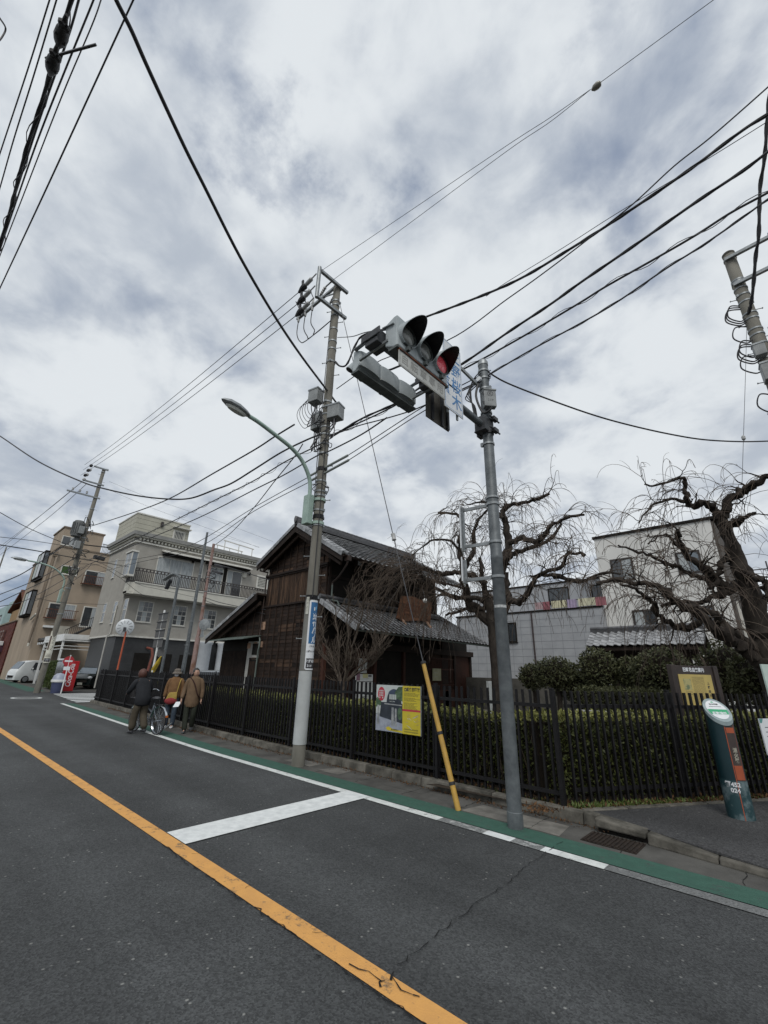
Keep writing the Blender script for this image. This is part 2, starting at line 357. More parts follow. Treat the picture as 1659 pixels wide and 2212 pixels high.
def struct(o): o['kind'] = 'structure'; return o
struct(MB().quad((-500, -400, -0.03), (300, -400, -0.03), (300, 400, -0.03), (-500, 400, -0.03)).build('ground', M_ground))
XS = [40, 20, 10, 5, 2, 0, -2, -4, -6, -8, -9, -10, -11, -12, -13, -14, -15, -16, -17, -18, -19, -20, -21, -22, -24, -26, -28, -30, -34, -40, -50, -60, -80, -110, -150]
def strip(name, y0, y1, z, m, xa=None, xb=None, kind='structure', parent=None, sft=sft):
    xs = [x for x in XS if (xa is None or x < xa) and (xb is None or x > xb)]
    if xa is not None: xs = [xa]+xs
    if xb is not None: xs = xs+[xb]
    b = MB()
    for i in range(len(xs)-1):
        a, c = xs[i], xs[i+1]
        b.quad((a, y0+sft(a), z), (a, y1+sft(a), z), (c, y1+sft(c), z), (c, y0+sft(c), z))
    o = b.build(name, m, parent)
    if parent is None: o['kind'] = kind
    return o
strip('road', -4.6, 5.34, 0.0, A_road)
# side street between the wooden house and the grey building
struct(MB().quad((-24.9, 5.34+sft(-24.9), 0.001), (-24.9, 60, 0.001), (-34.6, 60, 0.001), (-34.6, 5.34+sft(-34.6), 0.001)).build('side_street', A_road))
strip('gutter', 5.34, 5.95, 0.002, M_gutter, 40, -24.5)
strip('far_gutter', 5.34, 6.3, 0.002, M_gutter, -34.6, -150)
strip('green_lane', 4.97, 5.33, 0.006, A_green, 40, -24.4)
strip('green_lane', 4.97, 5.9, 0.006, A_green, -36, -90)
strip('opposite_pavement', -9, -4.6, 0.1, M_gutter)
# painted lines
strip('yellow_centre_line', 2.24, 2.385, 0.006, A_yel, 6, -90, sft=lambda x: 0.0)
def wl(a, c, m, y0=4.81, y1=4.95): strip('white_edge_line', y0, y1, 0.007, m, a, c)
wl(-3.57, -24.5, A_white); wl(-2.96, -3.57, A_whiteW); wl(-2.64, -2.96, A_whiteN); wl(-2.32, -2.64, A_whiteW); wl(-2.15, -2.32, A_whiteN); wl(-1.73, -2.15, A_white)
wl(8, -1.73, A_whiteX)
struct(MB().quad((-4.78, 2.39, 0.010), (-4.78, 4.94, 0.010), (-5.22, 4.94, 0.010), (-5.22, 2.39, 0.010)).build('stop_line', A_whiteN))
for k in range(7):
    x = -32.6+k*1.18
    struct(MB().quad((x, 6.8-.10*k, 0.008), (x+0.55, 6.8-.10*k, 0.008), (x+0.55, 13.5, 0.008), (x, 13.5, 0.008)).build('crossing_stripe', A_whiteN))
# oval ring and cover in the far lane
c0 = G(57, 1508); b = MB()
for k in range(32):
    a0, a1 = 2*PI*k/32, 2*PI*(k+1)/32
    b.quad(*[(c0.x+r*math.cos(a), c0.y+r*0.75*math.sin(a), 0.007) for r, a in ((0.85, a0), (0.85, a1), (0.66, a1), (0.66, a0))])
struct(b.build('hydrant_ring_marking', A_white))
struct(MB().lathe([(0.0, 0.012), (0.31, 0.012), (0.33, 0.002)], (c0.x, c0.y, 0), 24).build('manhole_cover', mat('cast_iron', (0.10, 0.10, 0.10), (0.05, 0.05, 0.05), 0.6, 30, bump=0.004)))
# cracks: dark opened joints in the surface
M_crack = mat('crack_dark', (0.012, 0.012, 0.012), (0.02, 0.02, 0.02), 1.0, 30)
def crack(pts, w, seed, name='road_crack', z=0.011):
    rr = random.Random(seed); P_ = []
    for i in range(len(pts)-1):
        a, c = Vector(pts[i]), Vector(pts[i+1]); n = max(2, int((c-a).length/0.05))
        for k in range(n): P_.append(a.lerp(c, k/n)+Vector((rr.gauss(0, 0.009), rr.gauss(0, 0.009))))
    P_.append(Vector(pts[-1])); b = MB()
    for i in range(len(P_)-1):
        d = (P_[i+1]-P_[i]); nrm = Vector((-d.y, d.x)).normalized(); w0, w1 = w*rr.uniform(0.3, 1.3)/2, w*rr.uniform(0.3, 1.3)/2
        if rr.random() < 0.1: continue
        b.quad(*[(q.x, q.y, z) for q in (P_[i]-nrm*w0, P_[i+1]-nrm*w1, P_[i+1]+nrm*w1, P_[i]+nrm*w0)])
    return struct(b.build(name, M_crack))
crack([(-2.26, 5.2), (-2.25, 4.76), (-2.24, 4.29), (-2.19, 3.89), (-2.2, 3.55), (-2.18, 3.23), (-2.15, 2.89), (-2.14, 2.59), (-2.13, 2.42)], 0.007, 1)
crack([(-2.13, 2.42), (-2.08, 2.36), (-2.10, 2.30), (-2.04, 2.24)], 0.012, 2)
crack([(-2.08, 2.36), (-1.98, 2.33), (-1.88, 2.36)], 0.008, 3)
crack([(-2.10, 2.30), (-2.22, 2.31), (-2.34, 2.28)], 0.008, 4)
yc = [(x, 2.31+0.05*math.sin(x*2.1)+random.uniform(-.02, .02)) for x in np.arange(-2.3, -9, -0.35)]
crack([(x, 2.222+random.uniform(-.006, .012)) for x in np.arange(-1.5, -5, -0.2)], 0.009, 6)
for k in range(5):
    x = -2.7-k*0.9; crack([(x, 2.40), (x+random.uniform(-.12, .12), 2.33)], 0.004, 20+k)
# soil bed, garden floor, footway on the right
strip('soil_bed', 6.09, 7.6, 0.06, M_soil, -2.2, -24.6)
struct(MB().quad((-24.6, 7.4, 0.03), (-2.2, 7.0, 0.03), (12, 30, 0.03), (12, 60, 0.03), (-24.6, 60, 0.03)).build('garden_ground', M_gravel))
F2A, F2B = Vector((-2.56, 6.22)), Vector((1.4, 12.44)); F2D = (F2B-F2A).normalized(); F2N = Vector((F2D.y, -F2D.x))
def f2(s, off=0.0, z=0.0): p = F2A+F2D*s+F2N*off; return Vector((p.x, p.y, z))
struct(MB().quad((-2.35, 6.07, 0.100), (-1.6, 5.94, 0.1), (-1.0, 5.82, 0.058), (-.36, 5.70, 0.052), (.3, 5.68, .046), (14, 5.68, 0.046), (14, 28, 0.1), tuple(f2(20, 0.22, 0.1)), tuple(f2(0, 0.2, 0.1))).build('footway', A_side))
struct(MB().quad(tuple(f2(-0.3, 0.0, 0.085)), tuple(f2(20, 0.0, 0.085)), tuple(f2(20, -2.2, 0.085)), tuple(f2(-1.4, -1.4, 0.085))).build('soil_bed', M_soil))
e = MB()
for k in range(9): 
    a = f2(0.05+k*0.62, 0.2); c = f2(0.05+k*0.62+0.605, 0.2); e.beam((a.x, a.y, 0.06), (c.x, c.y, 0.06), 0.09, 0.1)
    MBe = MB().beam((a.x, a.y, 0.058), (c.x, c.y, 0.058), 0.10, 0.11).build('edging_stone', M_conc2, None, bevel=0.008); MBe['kind'] = 'structure'
# kerb: one stone after another
kerb = struct(bpy.data.objects.new('kerb', None)); COL.objects.link(kerb)
def kstone(x0, x1, h0, h1, y0, y1, dy0=0.0, dy1=0.0):
    b = MB(); g = 0.004
    x0 += g; x1 -= g; w = 0.15; ya, yb = y0+sft(x0), y1+sft(x1)
    b.add([(x0, ya, 0), (x1, yb, 0), (x1, yb+w, 0), (x0, ya+w, 0), (x0, ya+0.02, h0), (x1, yb+0.02, h1), (x1, yb+w, h1), (x0, ya+w, h0)],
          [(3, 2, 1, 0), (4, 5, 6, 7), (0, 1, 5, 4), (1, 2, 6, 5), (2, 3, 7, 6), (3, 0, 4, 7)])
    return b.build('kerb_stone', M_conc2, kerb, bevel=0.012)
x = -24.5
while x < -2.7:
    h = 0.125+random.uniform(-.006, .006); kstone(x, x+0.6, h, h, 5.94, 5.94); x += 0.6
kstone(x, -2.12, 0.135, 0.135, 5.94, 5.90)
# the stone bridging the drain mouth, then the dropped kerb
b = MB().prism([(-2.115, 0.05), (-1.62, 0.045), (-1.62, 0.10), (-2.115, 0.14)], 5.80, 6.02, axis='y'); b.build('kerb_stone', M_conc2, kerb, bevel=0.015)
MB().box(-2.11, -1.62, 5.86, 6.0, 0.0, 0.048).build('drain_mouth', M_dark, kerb)
kstone(-1.61, -1.0, 0.10, 0.055, 5.80, 5.72); kstone(-1.0, -0.35, 0.055, 0.05, 5.72, 5.63); kstone(-0.35, 0.3, 0.05, 0.05, 5.63, 5.6)
x = 0.3
while x < 9: kstone(x, x+0.6, 0.05, 0.05, 5.6, 5.6); x += 0.6
# grating in the gutter
gr = tag(MB().box(-2.15, -1.62, 5.42, 5.78, 0.003, 0.010).build('drain_grate', mat('rusty_grate', (0.035, 0.026, 0.02), (0.018, 0.014, 0.012), 0.9, 20, bump=0.003)), 'rusty iron drain grating set in the gutter below the kerb opening', 'drain grate')
for k in range(13):
    xx = -2.13+k*0.04; MB().box(xx, xx+0.018, 5.43, 5.77, 0.010, 0.019).build('bar', MT['rusty_grate'], gr)
# paler concrete patches round the pole feet
for (x0, x1, y0, y1) in ((-3.6, -2.35, 5.36, 5.78), (-7.7, -6.9, 5.55, 5.86), (-6.6, -6.1, 5.5, 5.9), (-5.2, -4.4, 5.6, 5.92)):
    struct(MB().quad((x0, y0, 0.005), (x1, y0, 0.005), (x1-0.05, y1, 0.005), (x0+0.08, y1, 0.005)).build('concrete_patch', M_gutter2 if x0 > -8 and x0 < -6 or x0 > -4 else M_gutter))
for k in range(40):
    x = 3-k*0.95; crack([(x, 5.36+sft(x)), (x, 5.93+sft(x))], 0.008, 100+k, 'gutter_joint', 0.006)
# ================================================================== POLES, LAMPS, SIGNAL
P1 = Vector((-7.09, 5.43, 0)); P2 = Vector((-2.80, 5.26, 0)); P3 = Vector((-34.0, 6.26, 0)); P4 = Vector((0.84, 10.97, 0))
def ring(b, c, z, r, h, n=20): b.lathe([(r, -h/2), (r+0.012, -h/2), (r+0.012, h/2), (r, h/2)], (c[0], c[1], z), n)
def pole_shaft(root, base, H, r0, r1, m, n=24, name='shaft', lean=(0, 0)):
    prof = [(r0, 0), (r0+(r1-r0)*.33, H*.33), (r0+(r1-r0)*.66, H*.66), (r1, H-0.03), (r1*0.8, H)]
    vs = MB()
    top = Vector((base[0]+lean[0], base[1]+lean[1], H)); b0 = Vector((base[0], base[1], 0))
    ax = (top-b0).normalized(); vs.lathe(prof, b0, n, ax); return vs.build(name, m, root, smooth=True)
def rr_(base, H, r0, r1, z): return r0+(r1-r0)*z/H
def straps(root, base, H, r0, r1, zs, m=None, h=0.035, lean=(0, 0)):
    for z in zs:
        b = MB(); c = (base[0]+lean[0]*z/H, base[1]+lean[1]*z/H); ring(b, c, z, rr_(base, H, r0, r1, z), h)
        a = random.uniform(0, 2*PI); r = rr_(base, H, r0, r1, z)+0.015
        b.box(c[0]+r*math.cos(a)-.02, c[0]+r*math.cos(a)+.02, c[1]+r*math.sin(a)-.02, c[1]+r*math.sin(a)+.02, z-.03, z+.03)
        b.build('strap', m or M_galv2, root, smooth=True)
def step_bolts(root, base, H, r0, r1, z0, z1, dz, ang, lean=(0, 0)):
    z = z0; k = 0
    while z < z1:
        c = (base[0]+lean[0]*z/H, base[1]+lean[1]*z/H); r = rr_(base, H, r0, r1, z)
        a = ang+(PI if k % 2 else 0); d = Vector((math.cos(a), math.sin(a), 0)); p = Vector((c[0], c[1], z))
        b = MB(); b.tube([p+d*(r-.01), p+d*(r+.13)], .009, 6); b.tube([p+d*(r+.125), p+d*(r+.14)], .018, 6); b.build('step_bolt', M_galv2, root); z += dz; k += 1
def cable_mb(b, pts, r, n=6, sub=6):
    """smooth tube through 3D points"""
    P_ = [Vector(p) for p in pts]; out = []
    for i in range(len(P_)-1):
        p0 = P_[max(i-1, 0)]; p1 = P_[i]; p2 = P_[i+1]; p3 = P_[min(i+2, len(P_)-1)]
        for k in range(sub):
            t = k/sub; out.append(0.5*((2*p1)+(p2-p0)*t+(2*p0-5*p1+4*p2-p3)*t*t+(3*p1-p0-3*p2+p3)*t**3))
    out.append(P_[-1]); b.tube(out, r, n); return out

# ---- main concrete utility pole by the kerb
u1 = thing('utility_pole', 'tall concrete utility pole with grey wrap, at the kerb in front of the wooden house', 'utility pole', P1)
H1, a0, a1 = 11.44, 0.120, 0.095
pole_shaft(u1, P1, H1, a0, a1, M_conc)
MB().lathe([(a1+.006, -0.05), (a1+.012, 0.0), (a1*.9, 0.05), (0, 0.07)], (P1.x, P1.y, H1), 24).build('cap', M_galv2, u1, smooth=True)
M_wrap = mat('pole_wrap_grey', (0.43, 0.45, 0.45), (0.34, 0.355, 0.35), 0.6, 2.5, bump=0.002, bscale=30)
MB().lathe([(a0-.001, 0.35), (a0+.006, 0.352), (a0+.004, 1.60), (a0-.002, 1.602)], (P1.x, P1.y, 0), 28).build('wrap', M_wrap, u1, smooth=True)
M_wrapd = mat('pole_wrap_dark', (0.20, 0.20, 0.185), (0.14, 0.14, 0.13), 0.8, 3, bump=0.002, bscale=30)
MB().lathe([(a0-.006, 1.605), (a0+.004, 1.606), (a0, 2.98), (a0-.006, 2.982)], (P1.x, P1.y, 0), 28).build('wrap', M_wrapd, u1, smooth=True)
straps(u1, P1, H1, a0, a1, (3.02, 4.55, 4.9, 5.25, 5.35, 5.6, 6.3, 6.55, 6.8, 7.0, 7.35, 7.55, 7.7, 8.9, 9.3, 9.55, 9.95, 10.4, 10.75, 10.9))
straps(u1, P1, H1, a0, a1, (3.0, 4.75, 5.9), M_black, 0.09)
step_bolts(u1, P1, H1, a0, a1, 2.2, 10.8, 0.42, rad(-150))
# banner: a sheet bent round the shaft, its print bent with it
def bend_sheet(name, m, cx, cy, R, a_lo, a_hi, z0, z1, parent, th=0.003, rc=0.0):
    b = MB(); n = 14; vs = []
    for i in range(n+1):
        a = a_lo+(a_hi-a_lo)*i/n; e = 0.0
        if rc: 
            s_ = min(i, n-i)/n*abs(a_hi-a_lo)*R; e = max(0, rc-s_)**2/rc*0.9
        for r in (R, R+th):
            for z in (z0+e, z1-e): vs.append((cx+r*math.cos(a), cy+r*math.sin(a), z))
    fs = []
    for i in range(n):
        p, q = i*4, (i+1)*4; fs += [(p+2, q+2, q+3, p+3), (p, p+1, q+1, q), (p+1, p+3, q+3, q+1), (p, q, q+2, p+2)]
    fs += [(0, 2, 3, 1), (n*4, n*4+1, n*4+3, n*4+2)]
    b.add(vs, fs); return b.build(name, m, parent, smooth=False)
def bent_text(st, size, m, parent, cx, cy, R, ac, zc, **k):
    o = text(st, size, m, None, Matrix.Identity(4), **k)
    for v in o.data.vertices:
        a = ac+v.co.x/R; r = R+v.co.z; v.co = (cx+r*math.cos(a), cy+r*math.sin(a), zc+v.co.y)
    o.data.transform(Matrix.Translation(-_off(parent))); o.parent = parent; return o
bn = thing('banner_sign', 'white and blue vertical advertising banner strapped round the concrete pole', 'banner', (P1.x, P1.y, 1.6))
Rb = a0+.010; ac = rad(8); aw = rad(58)
bend_sheet('board', M_signw, P1.x, P1.y, Rb, ac-aw, ac+aw, 1.62, 2.94, bn, rc=0.03)
bend_sheet('blue_panel', M_signblue, P1.x, P1.y, Rb+.004, ac-aw*.74, ac+aw*.74, 2.10, 2.90, bn, .001)
bend_sheet('black_panel', M_ink, P1.x, P1.y, Rb+.004, ac-aw*.84, ac+aw*.84, 1.65, 1.83, bn, .001)
for i, ch in enumerate('東急リバブル'): bent_text(ch, 0.125, M_signw, bn, P1.x, P1.y, Rb+.006, ac+rad(4), 2.62-0.092*i, bold=.004, depth=.0005)
for i in (0, 1): bend_sheet('emblem', M_signw if i == 0 else mat('sign_cyan', (0.12, 0.42, 0.68), None, .4), P1.x, P1.y, Rb+.006, ac+rad(-16+17*i), ac+rad(-4+17*i), 2.735+.02*i, 2.80+.02*i, bn, .001)
bent_text('上野公園', 0.035, M_ink, bn, P1.x, P1.y, Rb+.004, ac-rad(8), 2.05, depth=.0005)
bent_text('上野センター', 0.04, M_ink, bn, P1.x, P1.y, Rb+.004, ac-rad(4), 1.955, depth=.0005, bold=.001)
bent_text('上野桜木', 0.06, M_signw, bn, P1.x, P1.y, Rb+.006, ac-rad(4), 1.775, depth=.0005, bold=.0015)
bent_text('2-16', 0.055, M_signw, bn, P1.x, P1.y, Rb+.006, ac-rad(18), 1.695, depth=.0005, bold=.0015)
bt = tag(bend_sheet('number_plate', mat('old_white_plate', (.5, .5, .45), (.35, .35, .3), .6, 9), P1.x, P1.y, Rb, ac-aw-rad(34), ac-aw-rad(6), 2.66, 3.0, None), 'narrow pale number plate on the concrete pole, beside the top of the banner', 'plate')
for i in range(4): bent_text('ウエノ1'[i], 0.05, M_ink, bt, P1.x, P1.y, Rb+.003, ac-aw-rad(20), 2.95-.075*i, depth=.0005)

# HV arms at the top: frame of angle steel towards the street
xp = P1.x
def A(px, py, dx=0.0): p = V(px, py, x=xp+dx); return p
b = MB(); q1, q2 = A(684, 588), A(741, 652); q3, q4 = A(672, 640), A(737, 708)
q2 = Vector((xp, P1.y+.28, q1.z)); q4 = Vector((xp, P1.y+.28, q3.z)); q1 = Vector((xp, q1.y, q1.z)); q3 = Vector((xp, q1.y, q3.z))
for p, q in ((q1, q2), (q3, q4)):
    MB().beam(p+Vector((.12, 0, 0)), q+Vector((.12, 0, 0)), .075, .075).build('cross_arm', M_galv2, u1)
MB().tube([q3+Vector((.12, 0, -.05)), q1+Vector((.12, 0, .08))], .05, 12).build('arm_post', M_galv2, u1, smooth=True)
# strain insulators heading for the far pole
ins_ends = []
for i, (z, yy) in enumerate(((q1.z-.05, q1.y), (0.5*(q1.z+q3.z)-.02, q1.y), (q3.z+.02, q1.y))):
    s0 = Vector((xp, yy, z)); d = Vector((-1, 0.035, -0.06)).normalized()
    b = MB(); b.tube([s0, s0+d*.22], .018, 6); b.lathe([(.03, .2), (.055, .22), (.055, .42), (.04, .46)], s0, 14, d)
    b.build('insulator', M_ceram, u1, smooth=True)
    c = MB(); c.lathe([(.03, .45), (.085, .52), (.07, .66), (.03, .8)], s0, 10, d); c.beam(s0+d*.6+Vector((0, 0, 0)), s0+d*.62+Vector((-.03, 0, .3)), .04, .07); c.build('cable_clamp', M_cable, u1)
    ins_ends.append(s0+d*.75)
# lightning arresters along the upper arm
for yy in (q1.y+.45, q1.y+.8):
    p = Vector((xp+.12, yy, q1.z)); b = MB(); b.beam(p, p+Vector((-.28, 0, 0)), .03, .03); b.build('bracket', M_galv2, u1)
    b = MB(); d = Vector((-.8, 0, -.6)).normalized(); s0 = p+Vector((-.28, 0, 0))
    b.lathe([(.02, 0)]+[(.05 if k % 2 else .03, .02+.03*k) for k in range(9)]+[(.02, .3)], s0, 12, d); b.build('arrester', M_ceram, u1, smooth=True)
# three cable heads on a lower bracket
zl = HZ(690, 693, (xp-.6, 5.2)); hb = V(642, 690, y=P1.y); zb = hb.z
MB().beam((xp-.05, P1.y, zb), (hb.x, P1.y, zb), .07, .07).build('cross_arm', M_galv2, u1)
b = MB(); b.beam((xp-.05, P1.y, zb-.25), (xp-.55, P1.y, zb-.02), .03, .03); b.build('brace', M_galv2, u1)
for k in range(3):
    xx = hb.x+.08+k*.33; b = MB(); b.lathe([(.03, -.15), (.045, -.02), (.045, .04), (.035, .06), (.05, .10), (.035, .14), (.032, .28), (.02, .34)], (xx, P1.y, zb), 12)
    b.build('cable_head', M_ceram, u1, smooth=True)
    b = MB(); cable_mb(b, [(xx, P1.y, zb-.12), (xx, P1.y, zb-.6), (xx+.25, P1.y-.02, zb-1.05), (xx+.6*(1-k*.25), P1.y-.05, zb-1.25), (xp-.1, P1.y-.05, zb-1.22)], .014); b.build('drop_cable', M_cable, u1)
    b = MB(); cable_mb(b, [(xx, P1.y, zb+.32), (xx-.03, P1.y-.15, zb+.55), ins_ends[2-k]+Vector((.2, .1, -.05)), ins_ends[2-k]], .012); b.build('jumper_cable', M_cable, u1)
# service boxes and cable mess at mid height
M_box = mat('box_grey', (0.26, 0.275, 0.275), (0.17, 0.18, 0.18), 0.5, 6)
def pbox(px, py, w, d, h, off, rz=0.0, root=None, base=None, m=None, name='service_box'):
    base = base or P1; z = HZ(px, py, (base[0]+off[0], base[1]+off[1])); Mx = T(base[0]+off[0], base[1]+off[1], z) @ Matrix.Rotation(rz, 4, 'Z')
    b = MB(Mx); b.box(-w/2, w/2, -d/2, d/2, -h/2, h/2); o = b.build(name, m or M_box, root or u1, bevel=.012)
    b = MB(Mx); b.box(-w/2-.01, w/2+.01, -d/2-.01, d/2+.01, h/2-.03, h/2+.008); b.build('lid', M_galv2, o); return Vector((base[0]+off[0], base[1]+off[1], z))
B1 = pbox(677, 857, .30, .24, .36, (-.34, -.12), .2); B2 = pbox(727, 892, .32, .26, .36, (.27, .05), .3); B3 = pbox(678, 912, .30, .24, .42, (-.32, .02), .1)
rr2 = random.Random(5)
for (pb, n) in ((B1, 5), (B2, 4), (B3, 5)):
    for k in range(n):
        s0 = pb+Vector((rr2.uniform(-.12, .12), rr2.uniform(-.08, .08), -.2)); e_ = Vector((P1.x+rr2.uniform(-.12, .12), P1.y-.12, pb.z-rr2.uniform(.5, .9)))
        m_ = (s0+e_)/2+Vector((rr2.uniform(-.18, .18), rr2.uniform(-.15, .02), -rr2.uniform(.15, .45)))
        b = MB(); cable_mb(b, [s0, s0+Vector((0, 0, -.15)), m_, e_], .012); b.build('service_cable', M_cable if k % 3 else M_wire, u1)
for k in range(5):
    s0 = B1+Vector((-.15, 0, .12-.05*k)); b = MB(); cable_mb(b, [s0, s0+Vector((-.12-.05*k, -.02*k, -.02)), s0+Vector((-.16-.06*k, -.03*k, -.30)), s0+Vector((-.02-.02*k, -.02*k, -.55-.05*k)), s0+Vector((.12, 0, -.62))], .008); b.build('service_cable', M_wire, u1)
for k in range(6):      # tangle round the shaft
    z = 5.0+rr2.random()*2.6; b = MB(); R_ = .17
    pts = [(P1.x+(R_+rr2.uniform(-.02, .05))*math.cos(t+k), P1.y+(R_+rr2.uniform(-.02, .05))*math.sin(t+k), z+rr2.uniform(-.08, .08)) for t in np.linspace(0, 5.5, 9)]
    cable_mb(b, pts, .009, 5, 4); b.build('cable_coil', M_cable, u1)
b = MB(); cable_mb(b, [(P1.x+.13, P1.y-.08, 3.0), (P1.x+.135, P1.y-.08, 4.5), (P1.x+.13, P1.y-.07, 6.2), (P1.x+.12, P1.y-.06, 7.2)], .011); b.build('riser_cable', M_cable, u1)
b = MB(); cable_mb(b, [(P1.x-.13, P1.y-.05, 4.9), (P1.x-.14, P1.y-.06, 6.5), (P1.x-.12, P1.y-.05, 9.3), (P1.x-.1, P1.y-.04, 11)], .010); b.build('riser_cable', M_wire, u1)

# ---- street lamp arms
def lamp(base, x, pts_px, head_px, clamp_z, label, rbase, r=.045, headlen=.62, cl=.55):
    root = thing('street_lamp', label, 'street lamp', (x, base.y-.2, clamp_z))
    pts = [V(px, py, x=x) for px, py in pts_px]
    y0 = base.y-rbase-.085
    path = [Vector((x, y0, clamp_z-.1)), Vector((x, y0, clamp_z+.45))]+pts
    b = MB(); cable_mb(b, path, r, 10, 6); b.build('arm', M_green, root, smooth=True)
    MB().box(x-.10, x+.10, y0-.08, y0+.06, clamp_z-.12, clamp_z+cl).build('clamp_box', M_green, root, bevel=.01)
    for z in (clamp_z-.07, clamp_z+cl-.08):
        b = MB(); ring(b, base, z, rbase, .06); b.box(x-.05, x+.05, y0+.05, base.y-rbase+.02, z-.03, z+.03); b.build('clamp_band', M_green, root, smooth=True)
    e = pts[-1]; d = (pts[-1]-pts[-2]).normalized(); d = Vector((0, d.y, min(d.z, .25))).normalized(); L_ = headlen; u = Vector((0, -d.z, d.y)) if d.y > 0 else Vector((0, d.z, -d.y))
    Mx = frame(e, d, Vector((0, 0, 1)).cross(d))
    b = MB(Mx); n = 14; prof = [(0, .05), (.10, .09), (.30, .125), (.52, .11), (.66, .05), (.70, .01)]
    vs = []; fs = []
    for t, w in prof:
        s_ = t/.70*L_
        for k in range(n): a = 2*PI*k/n; vs.append((s_, w*math.cos(a), (.9*w*math.sin(a) if math.sin(a) > 0 else .35*w*math.sin(a))))
    for i in range(len(prof)-1):
        for k in range(n): fs.append((i*n+k, i*n+(k+1) % n, (i+1)*n+(k+1) % n, (i+1)*n+k))
    fs.append(tuple(range(n))); b.add(vs, fs); h = b.build('lamp_head', M_galv2, root, smooth=True)
    b = MB(Mx); b.add([(L_*(.45+.38*math.cos(t)), .085*math.sin(t), -.038-.035*0) for t in np.linspace(0, 2*PI, 17)[:-1]]+[(L_*(.45+.3*math.cos(t)), .06*math.sin(t), -.085) for t in np.linspace(0, 2*PI, 17)[:-1]],
          [(i, (i+1) % 16, 16+(i+1) % 16, 16+i) for i in range(16)]+[tuple(range(31, 15, -1))]); b.build('lens', mat('lamp_lens', (.55, .56, .52), (.4, .41, .38), .2, 5, spec=.6), h, smooth=True)
    return root
lamp(P1, P1.x-.10, [(669, 1038), (654, 998), (631, 969), (598, 942), (560, 913), (538, 899)], None, HZ(664, 1118, (P1.x, P1.y-.25)), 'pale green curved street lamp clamped high on the banner pole', .125)
lamp(P3, P3.x+.02, [(139, 1257), (134, 1242), (116, 1227), (96, 1219), (76, 1214), (60, 1211)], None, HZ(140, 1300, P3), 'pale green curved street lamp clamped on the pole beside the vending machines', .14, r=.05, headlen=.85, cl=.75)

# ---- traffic signal on its galvanised pole
u2 = thing('signal_pole', 'round galvanised steel pole with an arm carrying the traffic lights', 'signal pole', P2)
H2 = 6.43
MB().lathe([(.088, 0), (.088, .16), (.083, .165), (.080, 3.1), (.083, 3.105), (.082, 3.15), (.079, 3.16), (.077, H2-.05)], (P2.x, P2.y, 0), 28).build('shaft', M_galv, u2, smooth=True)
MB().lathe([(.083, -.06), (.083, 0), (.06, .045), (0, .06)], (P2.x, P2.y, H2), 24).build('cap', M_galv2, u2, smooth=True)
az = 5.2; ax_ = P2.x-.02; ayend = 2.74
MB().tube([(ax_, P2.y-.08, az), (ax_, 3.6, az+.03), (ax_, ayend, az+.02)], [.056, .052, .046], 16).build('arm', M_galv, u2, smooth=True)
b = MB(); ring(b, P2, az, .082, .26, 24); b.box(ax_-.09, ax_+.09, P2.y-.19, P2.y-.09, az-.12, az+.12)
for s_ in (-1, 1):
    for z in (-.1, .1): b.tube([(P2.x+s_*.13, P2.y-.16, az+z), (P2.x+s_*.13, P2.y+.14, az+z)], .014, 6); b.box(P2.x+s_*.13-.03, P2.x+s_*.13+.03, P2.y-.06, P2.y+.06, az+z-.03, az+z+.03)
b.build('arm_flange', mat('dark_fitting', (.05, .055, .06), (.03, .03, .035), .6, 8), u2, smooth=True)
M_fit = MT['dark_fitting']
for z in (4.02, 4.9, 5.45, 5.9, 6.1, 6.25): straps(u2, P2, H2, .081, .078, [z], M_galv2, .03)
b = MB()
for k in range(5): cable_mb(b, [(P2.x+.02, P2.y-.12, 6.2-.05*k), (P2.x-.15-.03*k, P2.y-.15, 6.0-.05*k), (P2.x-.17+.01*k, P2.y-.12, 5.6), (P2.x-.11, P2.y-.09, 5.25)], .009)
b.build('cable_loop', M_cable, u2)
b = MB(); cable_mb(b, [(P2.x-.02, P2.y-.13, 6.0), (P2.x-.05, P2.y-.2, 5.7), (P2.x+.02, P2.y-.16, 5.4), (P2.x+.12, P2.y-.14, 5.38), (P2.x+.17, P2.y-.12, 5.45)], .018); b.build('cable_loop', M_cable, u2)
b = MB(); b.beam((P2.x-.05, P2.y-.08, 5.95), (P2.x-.05, P2.y-.65, 5.99), .03, .05); b.build('bracket', M_galv2, u2); b = MB(); b.tube([(P2.x+.0, P2.y-.14, 6.02), (P2.x+.0, P2.y-.18, 6.02)], .04, 12); b.build('insulator', M_signw, u2)
bx = thing('control_box', 'small pale grey box marked K 21P on the signal pole', 'control box', (P2.x+.02, P2.y, 5.3))
fM = frame((P2.x+.045, P2.y-.17, 5.62), (.94, -.05, 0), (0, 0, 1))
fd = Vector((.75, -.66, 0)); fx = Vector((.66, .75, 0)); fM = frame(Vector((P2.x, P2.y, 5.60))+fd*.22, fx, (0, 0, 1))
b = MB(fM); b.box(-.095, .095, -.15, .15, -.10, 0); b.build('case', M_box, bx, bevel=.012)
b = MB(fM); b.box(-.1, .1, .14, .16, -.11, .012); b.build('lid', M_box, bx)
b = MB(fM); b.box(-.03, .03, -.1, .1, -.16, -.11); b.build('bracket', M_galv2, bx)
b = MB(fM)
for k in range(20):
    t0, t1 = 2*PI*k/20, 2*PI*(k+1)/20; b.quad(*[(r*math.cos(t), .075+r*math.sin(t), .002) for r, t in ((.047, t0), (.047, t1), (.040, t1), (.040, t0))])
b.build('mark_ring', M_ink, bx)
text('K', .075, M_ink, bx, fM @ T(0, .075, .002), depth=.0005); text('21P', .06, mat('grey_ink', (.15, .15, .16), None, .6), bx, fM @ T(0, -.045, .002), depth=.0005)
